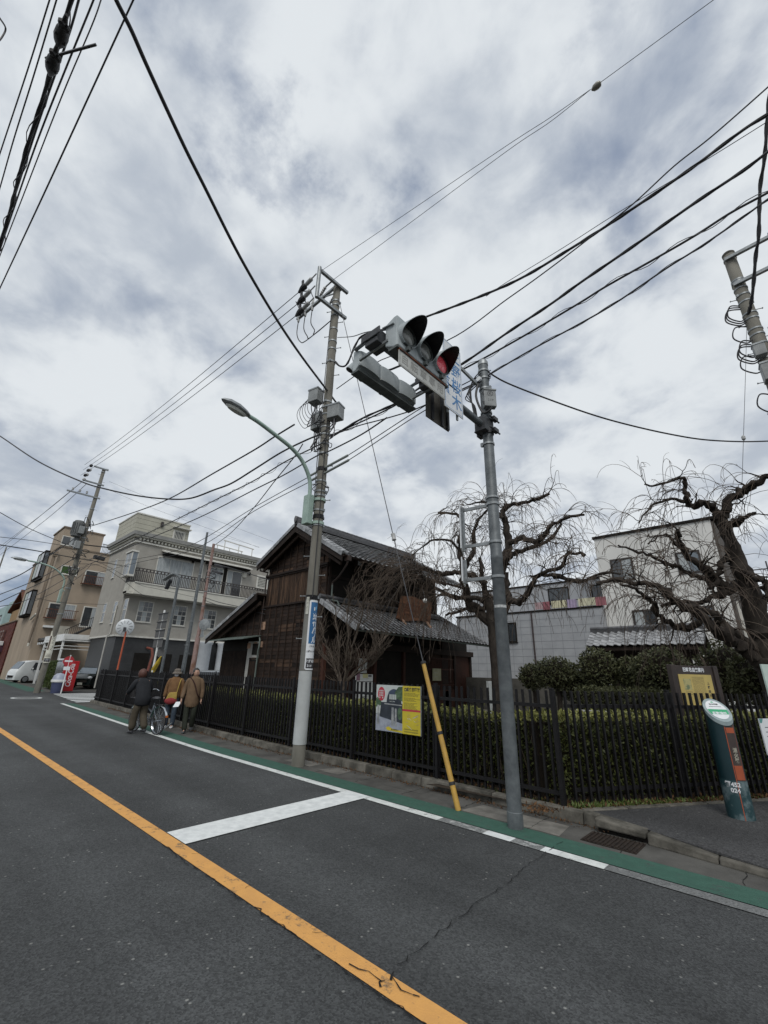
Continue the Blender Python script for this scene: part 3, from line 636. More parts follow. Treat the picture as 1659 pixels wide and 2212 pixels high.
for yy in (-.1, .07): b = MB(fM); b.box(-.103, -.095, yy, yy+.05, -.05, -.02); b.build('latch', M_ink, bx)

# signal heads: case, lens, hood
M_sig = mat('signal_grey', (0.40, 0.44, 0.45), (0.30, 0.335, 0.345), 0.42, 3, bump=0.0006)
M_sigu = mat('signal_underside', (0.12, 0.135, 0.135), (0.07, 0.08, 0.08), 0.7, 10)
M_hoodi = mat('hood_black', (0.010, 0.010, 0.012), (0.015, 0.015, 0.017), 0.5, 8)
def signal(label, x, y0, y1, zc, nx, h=.43, dep=.13):
    """nx = +1 the lenses look along +X, -1 along -X"""
    root = thing('traffic_light', label, 'traffic light', (x, (y0+y1)/2, zc), 'traffic light heads on the signal arm')
    L_ = y1-y0; O = Vector((x, y0, zc)); Mx = Matrix(((nx, 0, 0, O.x), (0, 1, 0, O.y), (0, 0, 1, O.z), (0, 0, 0, 1)))
    b = MB(Mx); z0, z1 = -h/2, h/2; 
    if nx < 0: MB_flip = True
    b.prism([(0, z0+.0), (.05, z0), (.05, z1), (0, z1), (-dep, z1-.05), (-dep, z0+.07)], 0.0, L_, axis='y'); b.build('case', M_sig, root, bevel=.014)
    b = MB(Mx); b.box(-.07, .062, -.005, L_+.005, z0-.03, z0-.002); b.build('drip_rail', M_sigu, root)
    # rounded backs
    n = 3; w = L_/n
    for k in range(n):
        yc = w*(k+.5); b = MB(Mx); b.box(-.01, .055, w*k+.012, w*(k+1)-.012, z0+.012, z1-.012); b.build('door', M_sig, root, bevel=.008)
        if nx < 0:
            b = MB(Mx); prof = [(math.cos(t)*w*.49, math.sin(t)*.05) for t in np.linspace(0, PI, 11)]
            vs = [(-dep-max(s_, 0)*.7+.01, yc+c_, z) for z in (z0+.05, z1-.05) for c_, s_ in prof]; m_ = len(prof)
            b.add(vs, [(i, i+1, m_+i+1, m_+i) for i in range(m_-1)]+[tuple(range(m_-1, -1, -1)), tuple(range(m_, 2*m_))]); b.build('back_cover', M_sig, root, smooth=True)
        cm = (('lens_clear', (.26, .27, .25), (.09, .095, .09)), ('lens_clear', (.26, .27, .25), (.09, .095, .09)), ('lens_red', (.62, .025, .05), (.78, .30, .33)))[k if nx > 0 else 2-k]
        ml = mat(cm[0], cm[1], cm[2], 0.18, 45 if 'red' in cm[0] else 5, spec=.7, bump=.006 if 'red' in cm[0] else .001, bscale=60 if 'red' in cm[0] else 8, emis=((.7, .02, .05, .10) if 'red' in cm[0] else None))
        R_ = .132; c0_ = Mx @ Vector((.055, yc, 0)); axd = Vector((nx, 0, 0))
        MB().lathe([(R_+.012, 0), (R_+.012, .03), (R_-.008, .035), (R_-.008, .01)], c0_, 28, axd).build('bezel', M_sigu, root, smooth=True)
        o = MB().lathe([(R_-.008, .004), (R_*.8, .028), (R_*.45, .043), (0, .048)], c0_, 26, axd).build('lens', ml, root, smooth=True)
        # hood: three quarters of a tube, long above, cut back below
        vo, vi = [], []; N_ = 30; Ro = R_+.018
        for i in range(N_+1):
            t = rad(-65)+rad(310)*i/N_; up = 0.5+0.5*math.sin(t); ln = .03+.25*(up**2.2)
            for (rad_, lst) in ((Ro, vo), (Ro-.006, vi)):
                lst.append((.055, yc+rad_*math.cos(t), rad_*math.sin(t))); lst.append((.055+ln, yc+rad_*.97*math.cos(t), rad_*math.sin(t)-.03*up))
        fo = [(2*i, 2*i+2, 2*i+3, 2*i+1) for i in range(N_)]
        b = MB(Mx); k0 = len(vo); b.add(vo+vi, fo+[(2*i+1, 2*i+3, k0+2*i+3, k0+2*i+1) for i in range(N_)]); hd = b.build('hood', M_sig, root, smooth=False)
        b = MB(Mx); b.add([(v[0], v[1], v[2]) for v in vi], [(2*i+1, 2*i+3, 2*i+2, 2*i) for i in range(N_)]); b.build('hood_lining', M_hoodi, hd)
        b = MB(Mx); b.box(.055, .10, yc-.02, yc+.02, z0-.0, z0+.05); b.build('hinge', M_sigu, root)
    return root
sA = signal('traffic light with three black hoods and a reddish lens nearest the pole', P2.x+.24, 2.80, 3.76, 5.20, 1)
sB = signal('traffic light turned away, its pale rounded back showing, on the far side of the arm', P2.x-.40, 2.82, 3.90, 5.165, -1, h=.31, dep=.08)
# brackets carrying the heads
def brk(y, root=u2):
    b = MB(); b.beam((P2.x-.40, y, 5.30), (P2.x-.1, y, 5.33), .05, .012); b.beam((P2.x+.08, y, 5.33), (P2.x+.25, y, 5.30), .05, .012); b.beam((P2.x-.3, y, 5.1), (P2.x+.16, y, 5.12), .03, .03); b.build('head_bracket', M_galv2, root)
    b = MB(); b.box(ax_-.10, ax_+.10, y-.10, y+.10, az-.09, az+.10); b.box(ax_-.15, ax_+.15, y-.12, y-.10, az-.02, az+.08); b.build('arm_saddle', M_fit, root, bevel=.01)
brk(2.80); brk(3.80)
b = MB(); cable_mb(b, [(P2.x-.44, 3.28, 5.40), (P2.x-.35, 3.33, 5.30), (P2.x-.15, 3.38, 5.3), (ax_, 3.4, az+.06)], .014); b.build('signal_cable', M_cable, u2)
# plate under the head
pl = thing('bicycle_sign', 'long white plate with faded characters hanging under the hooded traffic light', 'sign', (P2.x+.5, 3.25, 5.05))
Mx = frame((P2.x+.30, 2.83, 4.735), (0, 1, 0), (0, 0, 1))
b = MB(Mx); b.box(0, .86, 0, .205, -.012, 0); b.build('plate', mat('aged_white', (.52, .53, .51), (.40, .40, .37), .55, 5), pl)
b = MB(Mx); 
for (u0, u1, v0, v1) in ((.012, .848, .010, .014), (.012, .848, .190, .194), (.012, .016, .010, .194), (.844, .848, .010, .194)): b.box(u0, u1, v0, v1, 0, .001)
b.build('border', mat('grey_ink', (.15, .15, .16), None, .6), pl)
b = MB(Mx); b.box(.0, .86, .200, .222, -.03, .012); b.build('rusty_edge', M_rust, pl)
for i, ch in enumerate('自転車専用'): text(ch, .135, mat('faded_ink', (.27, .27, .26), (.35, .35, .33), .7, 20), pl, Mx @ T(.10+.165*i, .102, .001), depth=.0006, bold=.002)
# place-name sign
nm = thing('place_name_sign', 'white board with blue characters hanging between the traffic light and its pole', 'sign', (P2.x+.12, 4.35, 5.0))
xn = P2.x+.10
tl, tr, br, bl = V(961, 732, x=xn), V(998, 766, x=xn), V(997, 903, x=xn), V(956, 871, x=xn)
ya, yb = (tl.y+bl.y)/2, (tr.y+br.y)/2; zt, zb_ = (tl.z+tr.z)/2, (bl.z+br.z)/2; wN, hN = yb-ya, zt-zb_
Mx = frame((xn, ya, zb_), (0, 1, 0), (0, 0, 1))
b = MB(Mx); b.box(0, wN, 0, hN, -.012, 0); b.build('plate', M_signw, nm)
b = MB(Mx); q = .016
for (u0, u1, v0, v1) in ((q, wN-q, q, q+.006), (q, wN-q, hN-q-.006, hN-q), (q, q+.006, q, hN-q), (wN-q-.006, wN-q, q, hN-q)): b.box(u0, u1, v0, v1, 0, .001)
b.build('border', M_blueink, nm)
cs = hN/4.5
for i, ch in enumerate('上野桜木'): text(ch, cs*.98, M_blueink, nm, Mx @ T(wN*.66, hN-cs*(.72+i*1.03), .001), depth=.0006, bold=.003, sx=min(1.0, wN*.55/cs))
text('Ueno-Sakuragi', .13, M_blueink, nm, Mx @ T(wN*.20, hN*.52, .001) @ Matrix.Rotation(-PI/2, 4, 'Z'), depth=.0006, bold=.002, sx=.9, shear=.25)
b = MB(); b.beam((xn-.03, ya+wN*.25, zb_-.04), (xn-.03, ya+wN*.25, zt+.0), .03, .02); b.beam((xn-.03, ya+wN*.75, zb_-.06), (xn-.03, ya+wN*.75, zt), .03, .02)
b.beam((xn-.02, ya+.1, az+.09), (xn-.02, yb-.1, az+.09), .04, .03); b.build('back_rail', M_galv2, nm)
# second board, seen from behind
nbk = thing('place_name_sign', 'grey back of a place name board below the arm, its rails showing', 'sign', (P2.x-.2, 4.0, 4.7))
xb_ = P2.x-.15
ya, yb, zt, zb_ = 3.90, 4.42, 5.36, 4.80
b = MB(); b.box(xb_-.012, xb_, ya, yb, zb_, zt); b.build('plate', mat('sign_back', (.16, .15, .13), (.10, .095, .085), .7, 4, stretch=(1, 1, .3)), nbk)
for yy in (ya+.12, ya+.34, yb-.04): b = MB(); b.box(xb_, xb_+.03, yy-.02, yy+.02, zb_+.0, zt); b.build('back_rail', M_fit, nbk)

# ---- bracketed folding boards on the signal pole (thin white edge-on signs)
for i, (pz, lab, yo) in enumerate(((3.55, 'upper narrow road sign seen edge on beside the signal pole', 0), (2.75, 'lower narrow road sign seen edge on beside the signal pole', .0))):
    sg = thing('road_sign', lab, 'sign', (P2.x-.3, P2.y, pz)); dr = Vector((-.72, -.1, 0)).normalized()
    e_ = P2+dr*.48
    zc = (3.62, 2.98)[i]; hh = (.34, .17)[i]
    b = MB(); b.beam((e_.x-.0, e_.y, zc-hh), (e_.x, e_.y, zc+hh), .05, .04); b.build('post', M_galv2, sg)
    Mx = frame((e_.x-.035, e_.y-.0, zc-hh), (.62, -.8, 0), (0, 0, 1))
    vd = Vector((P2.x, P2.y)).normalized(); b = MB(); b.beam((e_.x-.03-vd.x*.22, e_.y-vd.y*.22, zc), (e_.x-.03+vd.x*.22, e_.y+vd.y*.22, zc), .014, hh*2); b.build('plate', M_signw, sg)
for z in (3.92, 3.35, 2.86):
    b = MB(); ring(b, P2, z, .080, .035); b.beam((P2.x-.09, P2.y-.01, z), (P2.x-.50, P2.y-.06, z), .03, .045); b.build('sign_bracket', M_galv2, u2, smooth=True)
bend_sheet('sticker', mat('old_tape', (.5, .52, .52), (.3, .31, .31), .6, 30), P2.x, P2.y, .082, rad(-120), rad(20), 2.44, 2.475, u2, .001)

# ---- guy wire with yellow guard
gb = Vector((-3.61, 5.33, 0)); gt = Vector((P1.x+.1, P1.y, HZ(735, 650, P1)))
g0 = V(914, 1430, y=5.36)
gd = (gt-gb).normalized(); 
guy = thing('guy_wire', 'steel guy wire with a yellow guard tube, from pole top to kerb', 'guy wire', gb)
gk = g0.copy(); gd2 = (gk-gb)
M_guard = mat('guard_yellow', (0.50, 0.30, 0.055), (0.38, 0.23, 0.05), 0.5, 6, bump=.001)
MB().tube([gb+Vector((0, 0, 0)), gb+gd2*.5, gk], [.036, .034, .03], 14).build('guard_tube', M_guard, guy, smooth=True)
for t in (.16, .48, .995): p = gb+gd2*t; b = MB(); b.lathe([(.036, -.02), (.040, -.018), (.040, .018), (.034, .02)], p, 14, gd2); b.build('clip', M_cable, guy, smooth=True)
gi = V(850, 1160, y=5.40)
MB().tube([gk, gi, gt], .008, 6).build('wire', M_wire, guy)
MB().lathe([(.012, -.08), (.04, -.06), (.03, 0), (.04, .06), (.012, .08)], gi, 12, gt-gk).build('egg_insulator', M_ceram, guy, smooth=True)

# ---- far pole with transformer and cafe banner
lean3 = V(252, 988, y=P3.y+.0)
u3 = thing('utility_pole', 'leaning concrete utility pole with a drum transformer, beside the vending machines', 'utility pole', P3)
H3 = 15.6; l3 = (-.0, -.0)
lx = V(252, 988, y=P3.y); l3 = (max(-1.2, min(1.2, lx.x-P3.x)), 0.0); H3 = lx.z
pole_shaft(u3, P3, H3, .175, .105, M_conc, lean=l3)
def c3(z): return Vector((P3.x+l3[0]*z/H3, P3.y, z))
for z in (4.6, 6.2, 7.4, 9.2, 9.5, 10.2, 11.5, 12.3, 13.1, 14.2): straps(u3, P3, H3, .19, .11, [z], None, .05, l3)
step_bolts(u3, P3, H3, .19, .11, 3, 15, .5, rad(-100), l3)
zt3 = V(228, 1115, y=P3.y).z
MB().lathe([(.28, -.55), (.30, -.5), (.30, .45), (.26, .52), (.1, .56)], c3(zt3)+Vector((-.15, -.42, 0)), 20).build('transformer', mat('transformer_grey', (.16, .17, .17), (.10, .105, .105), .6, 5), u3, smooth=True)
for k in range(18):
    a = 2*PI*k/18; c = c3(zt3)+Vector((-.15, -.42, 0)); b = MB(); b.box(-.01, .01, .3, .36, -.4, .4); o = b.build('fin', MT['transformer_grey'], None); o.parent = u3; o.location = c-P3; o.rotation_euler = (0, 0, a)
def arm3(pxa, pya, pxb, pyb, w=.09, dz=0):
    a = V(pxa, pya, x=P3.x+l3[0]*.8); c = c3(a.z); a.x = c.x+.1; q = Vector((c.x+.1, P3.y+.25, a.z+dz)); MB().beam(a, q, w, w).build('cross_arm', M_galv2, u3); return a
a31 = arm3(200, 1010, 248, 1022); a32 = arm3(182, 1040, 236, 1052); a33 = arm3(143, 1060, 232, 1085)
for k, t in enumerate((.02, .35, .68)):
    p = a31+(a32-a31)*t; b = MB(); b.lathe([(.05, 0), (.1, .03), (.06, .1), (.1, .16), (.05, .2)], p+Vector((.15, -.2, -.1)), 10, (1, 0, 0)); b.build('insulator', M_cable, u3, smooth=True)
    b = MB(); b.lathe([(.05, 0), (.1, .03), (.06, .1), (.1, .16), (.05, .2)], p+Vector((-.45, -.1, -.2)), 10, (1, 0, 0)); b.build('insulator', M_ceram, u3, smooth=True)
for k in range(3): b = MB(); p = a33+Vector((0, .3+.4*k, .1)); b.lathe([(.04, 0), (.07, .05), (.04, .1), (.07, .15), (.03, .2)], p, 10); b.build('insulator', M_ceram, u3, smooth=True)
rr3 = random.Random(9)
for k in range(16):
    z = rr3.uniform(8.3, 11.2) if k < 10 else rr3.uniform(6.3, 8); c = c3(z); b = MB(); R_ = rr3.uniform(.22, .5)
    cable_mb(b, [c+Vector((R_*math.cos(t+k)*rr3.uniform(.7, 1.1), R_*math.sin(t+k)*rr3.uniform(.7, 1.1), rr3.uniform(-.35, .35))) for t in np.linspace(0, 4.5, 6)], .022, 5, 4); b.build('cable_coil', M_cable if k % 3 else M_wire, u3)
for i, (dz, dx) in enumerate(((9.3, -.35), (8.9, .4), (9.9, .3))):
    c = c3(dz); MB().box(c.x+dx-.18, c.x+dx+.18, c.y-.45, c.y-.15, dz-.25, dz+.25).build('service_box', M_box, u3, bevel=.02)
c = c3(9.15); MB().beam(c+Vector((-.6, -.4, 0)), c+Vector((-.2, 1.6, .1)), .12, .05).build('splice_tray', M_cable, u3)
# banner on it
b3 = thing('banner_sign', 'cream banner with dark characters strapped to the pole by the vending machines', 'banner', P3+Vector((0, 0, 2.0)))
ac3 = rad(-8); Rw = .19; k3 = c3(2.8); zb0, zb1 = V(113, 1432, y=P3.y).z, V(131, 1361, y=P3.y).z
M_cream = mat('banner_cream', (.62, .61, .53), (.55, .54, .46), .5, 4)
bend_sheet('board', M_cream, k3.x, k3.y, Rw, ac3-rad(60), ac3+rad(58), zb0, zb1, b3, rc=.04)
hb3 = zb1-zb0
bend_sheet('black_panel', M_ink, k3.x, k3.y, Rw+.004, ac3-rad(50), ac3+rad(48), zb0+.03*hb3, zb0+.14*hb3, b3, .001)
bend_sheet('strip_panel', mat('brown_ink', (.10, .07, .06), None, .6), k3.x, k3.y, Rw+.004, ac3-rad(50), ac3-rad(22), zb0+.40*hb3, zb0+.84*hb3, b3, .001)
for i, ch in enumerate('カフエコエ'): bent_text(ch, hb3*.095, M_ink, b3, k3.x, k3.y, Rw+.004, ac3+rad(8), zb1-hb3*(.22+.085*i+(.03 if i > 2 else 0)), depth=.0005, bold=.004)
bent_text('上野桜木', hb3*.04, M_signw, b3, k3.x, k3.y, Rw+.006, ac3, zb0+.10*hb3, depth=.0005)
bent_text('2-11', hb3*.04, M_signw, b3, k3.x, k3.y, Rw+.006, ac3, zb0+.06*hb3, depth=.0005)
for k in range(12):
    t0, t1 = 2*PI*k/12, 2*PI*(k+1)/12; rr_o, rr_i = hb3*.055, hb3*.044; vs = []
    for r, t in ((rr_o, t0), (rr_o, t1), (rr_i, t1), (rr_i, t0)):
        a = ac3+rad(6)+r*math.cos(t)/Rw; vs.append((k3.x+(Rw+.005)*math.cos(a), k3.y+(Rw+.005)*math.sin(a), zb1-hb3*.085+r*math.sin(t)))
    MB().quad(*vs).build('mark', M_ink, b3)
for zz, w_ in ((.26, 30), (.22, 42), (.185, 42)): bend_sheet('print_line', mat('brown_ink', (.10, .07, .06), None, .6), k3.x, k3.y, Rw+.004, ac3-rad(w_), ac3+rad(w_-4), zb0+zz*hb3, zb0+(zz+.012)*hb3, b3, .001)

# ---- concrete pole at the right edge of the picture
u4 = thing('utility_pole', 'concrete utility pole leaning in at the right edge, with a crossarm frame on top', 'utility pole', P4)
H4 = 11.23; pole_shaft(u4, P4, H4, .16, .115, M_conc)
MB().lathe([(.122, -.05), (.126, 0), (.1, .03), (0, .035)], (P4.x, P4.y, H4), 24).build('cap', M_conc2, u4, smooth=True)
straps(u4, P4, H4, .16, .115, (11.05, 10.35, 10.3, 10.1, 9.9, 9.7, 9.35, 9.2, 8.9, 8.75, 8.5, 8.1, 7.8))
step_bolts(u4, P4, H4, .16, .115, 3, 10.2, .38, rad(200))
for z, L_ in ((11.0, 2.6), (10.2, 2.2)):
    MB().beam((P4.x-.1, P4.y-.14, z), (P4.x+L_, P4.y-.3, z+.02), .075, .075).build('cross_arm', M_galv2, u4)
MB().tube([(P4.x+.75, P4.y-.2, 10.2), (P4.x+.75, P4.y-.2, 11.1)], .05, 12).build('arm_post', M_galv2, u4, smooth=True)
for k in range(3): MB().lathe([(.03, 0), (.06, .05), (.035, .1), (.06, .15), (.035, .2), (.05, .26)], (P4.x+1.1+.4*k, P4.y-.25, 11.04), 10).build('insulator', M_ceram, u4, smooth=True)
pbox(1650, 808, .26, .24, .42, (-.02, -.26), 0.1, u4, P4); pbox(1645, 755, .2, .16, .3, (-.06, -.24), 0.1, u4, P4)
for k in range(9):
    z = (9.6, 9.55, 9.5, 8.6, 8.5, 8.45, 7.2, 9.0, 8.2)[k]; s0 = Vector((P4.x-.12, P4.y-.12, z)); R_ = .16+.03*(k % 3)
    b = MB(); cable_mb(b, [s0, s0+Vector((-R_, -.05, .05)), s0+Vector((-R_-.08, -.05, -.2)), s0+Vector((-R_*.5, -.03, -.42)), s0+Vector((.02, 0, -.38))], .014); b.build('cable_coil', M_cable, u4)
pl4 = MB(); cable_mb(pl4, [(P4.x+.2, P4.y-.1, 8.8), (P4.x+.17, P4.y-.15, 7.5), (P4.x+.19, P4.y-.12, 6)], .014); pl4.build('riser_cable', M_cable, u4)

# ================================================================== OVERHEAD CABLES
def wire(label, px, a, b_, r, name='overhead_cable', lash=0.0, twist=0.0, mat_=None, ends=None, sub=8, group=None):
    pts = [VP(x, y, (a[0], a[1]), (b_[0], b_[1])) for x, y in px]
    if ends: pts = [Vector(ends[0])]*(ends[0] is not None)+pts+[Vector(ends[1])]*(ends[1] is not None)
    b = MB(); out = cable_mb(b, pts, r, 8 if r > .012 else 6, sub)
    o = tag(b.build(name, mat_ or M_cable, None, smooth=True), label, 'cable', group)
    tot = sum((out[i+1]-out[i]).length for i in range(len(out)-1))
    def along(n):
        res = []; step = tot/n; i = 0; acc = 0.0
        for k in range(n+1):
            s_ = min(k*step, tot-1e-5)
            while i < len(out)-2 and acc+(out[i+1]-out[i]).length < s_: acc += (out[i+1]-out[i]).length; i += 1
            seg = (out[i+1]-out[i]); res.append((out[i]+seg*((s_-acc)/max(seg.length, 1e-6)), seg.normalized()))
        return res
    if lash:        # looser thin wire looping round the cable
        A_ = along(min(900, int(tot*10))); p = []
        for k, (q, d) in enumerate(A_):
            u = d.orthogonal().normalized(); w = d.cross(u); t = k*0.75; rr_l = r+lash*(0.35+0.65*abs(mnoise.noise(Vector((k*.06, r*90, 0)))*1.6))
            p.append(q+u*(math.cos(t)*rr_l)+w*(math.sin(t)*rr_l))
        MB().tube(p, .006, 4).build('lashing_wire', M_wire, o)
    if twist:       # bundled strand making the cable lumpy
        A_ = along(min(900, int(tot*12)))
        for ph in (0, PI):
            p = [q+(d.orthogonal().normalized())*(math.cos(k*.55+ph)*r*.75)+d.cross(d.orthogonal().normalized())*(math.sin(k*.55+ph)*r*.75) for k, (q, d) in enumerate(A_)]
            MB().tube(p, r*.62, 5).build('strand', M_cable, o)
    return o
def gq(px, py, z): p = G(px, py, z); return (p.x, p.y)
p1 = (P1.x, P1.y); p3 = (P3.x+l3[0]*.7, P3.y)
# heavy black cable crossing over the road to the upper left
wire('heaviest black cable, from the top left down to the boxes of the banner pole', [(236, -40), (251, 0), (284, 66), (321, 150), (394, 308), (440, 400), (519, 556), (592, 681), (648, 765), (701, 836), (728, 872)], p1, gq(251, 0, 8.2), .024)
# signal feed and bundles leaving to the upper right
e1 = gq(1659, 247, 9.0); q1_ = gq(1659, 247, 9.0)
wire('thick twisted cable bundle, topmost of the thick ones running to the upper right', [(724, 781), (735, 791), (750, 786), (768, 745), (787, 723), (848, 708), (916, 686), (1097, 615), (1236, 535), (1368, 450), (1493, 364), (1605, 281), (1659, 247), (1720, 205)], p1, q1_, .021, twist=1)
wire('smooth cable crossing the topmost thick bundle and rising steeper to the right edge', [(727, 840), (825, 777), (967, 735), (1097, 645), (1178, 587), (1287, 504), (1368, 440), (1456, 359), (1537, 295), (1659, 188), (1700, 150)], p1, gq(1659, 188, 9.2), .011)
wire('thin wire just above the topmost thick bundle', [(1050, 640), (1097, 608), (1215, 536), (1334, 460), (1503, 359), (1659, 262), (1700, 235)], p1, gq(1659, 262, 8.8), .006, mat_=M_wire)
wire('second thick twisted bundle, passing just right of the place name sign', [(714, 945), (780, 905), (859, 869), (930, 822), (1000, 785), (1100, 716), (1188, 658), (1256, 609), (1368, 532), (1503, 437), (1605, 369), (1659, 328), (1720, 285)], p1, gq(1659, 328, 8.0), .019, twist=1)
wire('third bundle to the right, with a loose wire looping round it', [(714, 941), (826, 890), (900, 850), (1000, 798), (1110, 738), (1246, 658), (1307, 620), (1415, 559), (1503, 508), (1578, 460), (1659, 416), (1720, 380)], p1, gq(1659, 416, 7.6), .016, lash=.05)
wire('lowest of the four parallel cables running to the upper right edge', [(1051, 813), (1140, 760), (1240, 706), (1324, 658), (1436, 582), (1510, 535), (1595, 477), (1659, 430), (1720, 390)], (P2.x, P2.y), gq(1659, 430, 7.3), .012, lash=.012)
wire('cable dipping from the signal pole top to the right edge, above the trees', [(1052, 802), (1097, 828), (1200, 868), (1290, 899), (1371, 921), (1453, 939), (1524, 950), (1606, 954), (1680, 952)], (P2.x, P2.y), (P4.x+1, P4.y+1), .013)
wire('thick dark cable dropping almost upright to the pole at the right edge', [(1664, 200), (1659, 237), (1652, 339), (1642, 406), (1639, 508), (1633, 548), (1628, 610), (1622, 658), (1612, 690)], gq(1659, 237, 12.5), (P4.x, P4.y-.15), .03, twist=1)
wire('hair thin stay wire hanging beside the right-hand pole', [(1613, 709), (1610, 820), (1606, 946), (1603, 1042)], (P4.x-.3, P4.y-.2), (P4.x+5, P4.y-.2), .005, mat_=M_wire)
MBs = tag(MB().lathe([(.01, -.06), (.035, -.03), (.035, .03), (.01, .06)], VP(1606, 946, (P4.x-.3, P4.y-.2), (P4.x+5, P4.y-.2)), 10).build('stay_insulator', M_ceram, None, smooth=True), 'tiny egg insulator on the thin stay wire by the right-hand pole', 'insulator')
# two thin wires and the ball at the top
wa = (P1.x, q1.y); wb = gq(1276, 193, 11.6)
wire('upper of two thin wires from the pole top up to the ball insulator', [(691, 587), (900, 446), (1097, 313), (1190, 253), (1276, 193)], wa, wb, .006, mat_=M_wire)
wire('lower of two thin wires from the pole top up to the ball insulator', [(711, 611), (900, 471), (1097, 325), (1190, 262), (1276, 193)], wa, wb, .006, mat_=M_wire)
wire('single thin wire from the ball insulator to the top edge of the photo', [(1293, 181), (1400, 103), (1541, 0), (1600, -43)], wa, wb, .006, mat_=M_wire)
bp_ = VP(1290, 185, wa, wb); b = MB(); b.lathe([(.015, -.10), (.05, -.06), (.062, 0), (.05, .05), (.012, .07)], bp_, 14, (VP(1300, 177, wa, wb)-bp_)); tag(b.build('ball_insulator', mat('ball_porcelain', (.30, .29, .24), (.2, .19, .16), .35, 6), None, smooth=True), 'pale porcelain ball insulator on the thin wires against the sky', 'insulator')
wire('thin feed wire from the banner pole to the traffic light arm', [(729, 729), (760, 727), (790, 718), (848, 708)], p1, (P2.x, 3.0), .008)
# high-voltage lines to the far pole
fi = [(183, 1004), (180, 1015), (174, 1027)]
for k in range(3):
    s0 = ins_ends[k]; e_ = V(fi[k][0], fi[k][1], x=P3.x+l3[0]*.9)
    mid = (s0+e_)/2+Vector((0, 0, -.25)); b = MB(); cable_mb(b, [s0, s0.lerp(e_, .25)+Vector((0, 0, -.19)), mid, s0.lerp(e_, .75)+Vector((0, 0, -.19)), e_], .011, 6, 8)
    tag(b.build('overhead_cable', M_cable, None), ('topmost', 'middle', 'lowest')[k]+' of the three power lines between the two big utility poles', 'cable')
    pa = [V(x, y, y=P3.y-.8+.12*k) for x, y in ([(172, 1045), (90, 1112), (0, 1187)], [(178, 1040), (100, 1104), (0, 1181)], [(186, 1046), (100, 1122), (-4, 1202)])[k]]
    b = MB(); cable_mb(b, pa, .02, 5, 6); tag(b.build('overhead_cable', M_wire, None), ('left', 'middle', 'right')[k]+' of three power lines falling away behind the far pole to the left edge', 'cable')
# lower bundles along the street, banner pole to far pole
def along(lab, px, y=None, r=.016, a=None, b_=None, **k):
    return wire(lab, px, a or p1, b_ or p3, r, **k)
along('sagging thick cable that dips between the poles and climbs back to the left edge', [(691, 939), (663, 950), (608, 977), (549, 1014), (500, 1044), (463, 1058), (413, 1076), (364, 1078), (298, 1071), (231, 1057), (175, 1040), (83, 997), (0, 942), (-60, 905)], r=.020, b_=(-22, -1.0))
along('thick cable from the far pole rising to the boxes of the banner pole', [(636, 917), (592, 944), (549, 972), (460, 1023), (364, 1078), (280, 1110), (205, 1134), (196, 1136)], r=.022)
along('lashed cable with a wavy loose wire, upper of the middle pair between the poles', [(700, 1023-70), (687, 962), (615, 998), (549, 1038), (463, 1081), (377, 1124), (308, 1157), (245, 1190), (190, 1210)], r=.016, lash=.06)
along('lower of the middle pair of cables between the poles', [(836, 902), (780, 939), (714, 973), (684, 985), (615, 1025), (549, 1058), (430, 1118), (321, 1164), (245, 1197), (185, 1222)], r=.015, a=(P1.x, P1.y-.1))
along('cable behind the signal, from the banner pole out past the name sign', [(714, 942), (770, 921), (826, 906), (880, 890), (921, 874), (1000, 840), (1060, 812)], r=.012, b_=(P2.x, P2.y))
along('upper of two thin cables that carry the grey sleeves', [(1060, 800), (922, 874), (751, 984), (671, 1028), (549, 1096), (407, 1180), (298, 1207), (245, 1213), (165, 1228)], r=.009)
along('lower of two thin cables that carry the grey sleeves', [(1060, 816), (922, 884), (753, 994), (674, 1038), (549, 1104), (420, 1186), (298, 1215), (200, 1240)], r=.009)
M_sleeve = mat('sleeve_grey', (.30, .33, .31), (.22, .24, .23), .5, 5)
for k, (x0, y0, x1, y1) in enumerate(((751, 984, 671, 1027), (753, 994, 674, 1037))):
    a = VP(x0, y0, p1, p3); c = VP(x1, y1, p1, p3)
    tag(MB().tube([a, c], .028, 12).build('cable_sleeve', M_sleeve, None, smooth=True), ('upper', 'lower')[k]+' grey insulating sleeve on the thin cables crossing the banner pole', 'cable sleeve')
# far left tangle beyond the far pole
q0 = (P3.x+l3[0]*.6, P3.y)
far = [([(0, 1107), (60, 1140), (125, 1168), (180, 1190)], .018, 'drooping cable highest at the left edge below the power lines'),
       ([(0, 1160), (70, 1168), (160, 1182)], .014, 'near level cable reaching the far pole tangle from the left edge'),
       ([(0, 1177), (80, 1190), (150, 1203), (235, 1217), (280, 1222), (400, 1225), (440, 1226)], .026, 'long dark cable crossing the beige building and on to the rusty pole'),
       ([(0, 1260), (50, 1238), (100, 1205), (160, 1164)], .026, 'dark cable sloping up to the tangle from the left edge, over the street lamp'),
       ([(0, 1284), (90, 1247), (170, 1200)], .020, 'upper cable of the pair sloping across the beige building'),
       ([(0, 1300), (90, 1258), (165, 1222)], .020, 'lower cable of the pair sloping across the beige building'),
       ([(0, 1310), (60, 1295), (150, 1245), (185, 1225)], .016, 'cable just above the cafe banner sloping left'),
       ([(70, 1300), (120, 1278), (175, 1243), (200, 1215)], .014, 'short cable sloping from the red brick shop to the far pole'),
       ([(78, 1292), (140, 1302), (230, 1306)], .012, 'almost level wire just under the far street lamp clamp')]
for px, r, lab in far: wire(lab, px, q0, (q0[0]-10, q0[1]+7), r)
wire('cable looping from the far pole to the grey building balcony', [(165, 1218), (215, 1222), (262, 1250), (300, 1280), (330, 1292), (400, 1300)], q0, (-36.2, 14), .014)
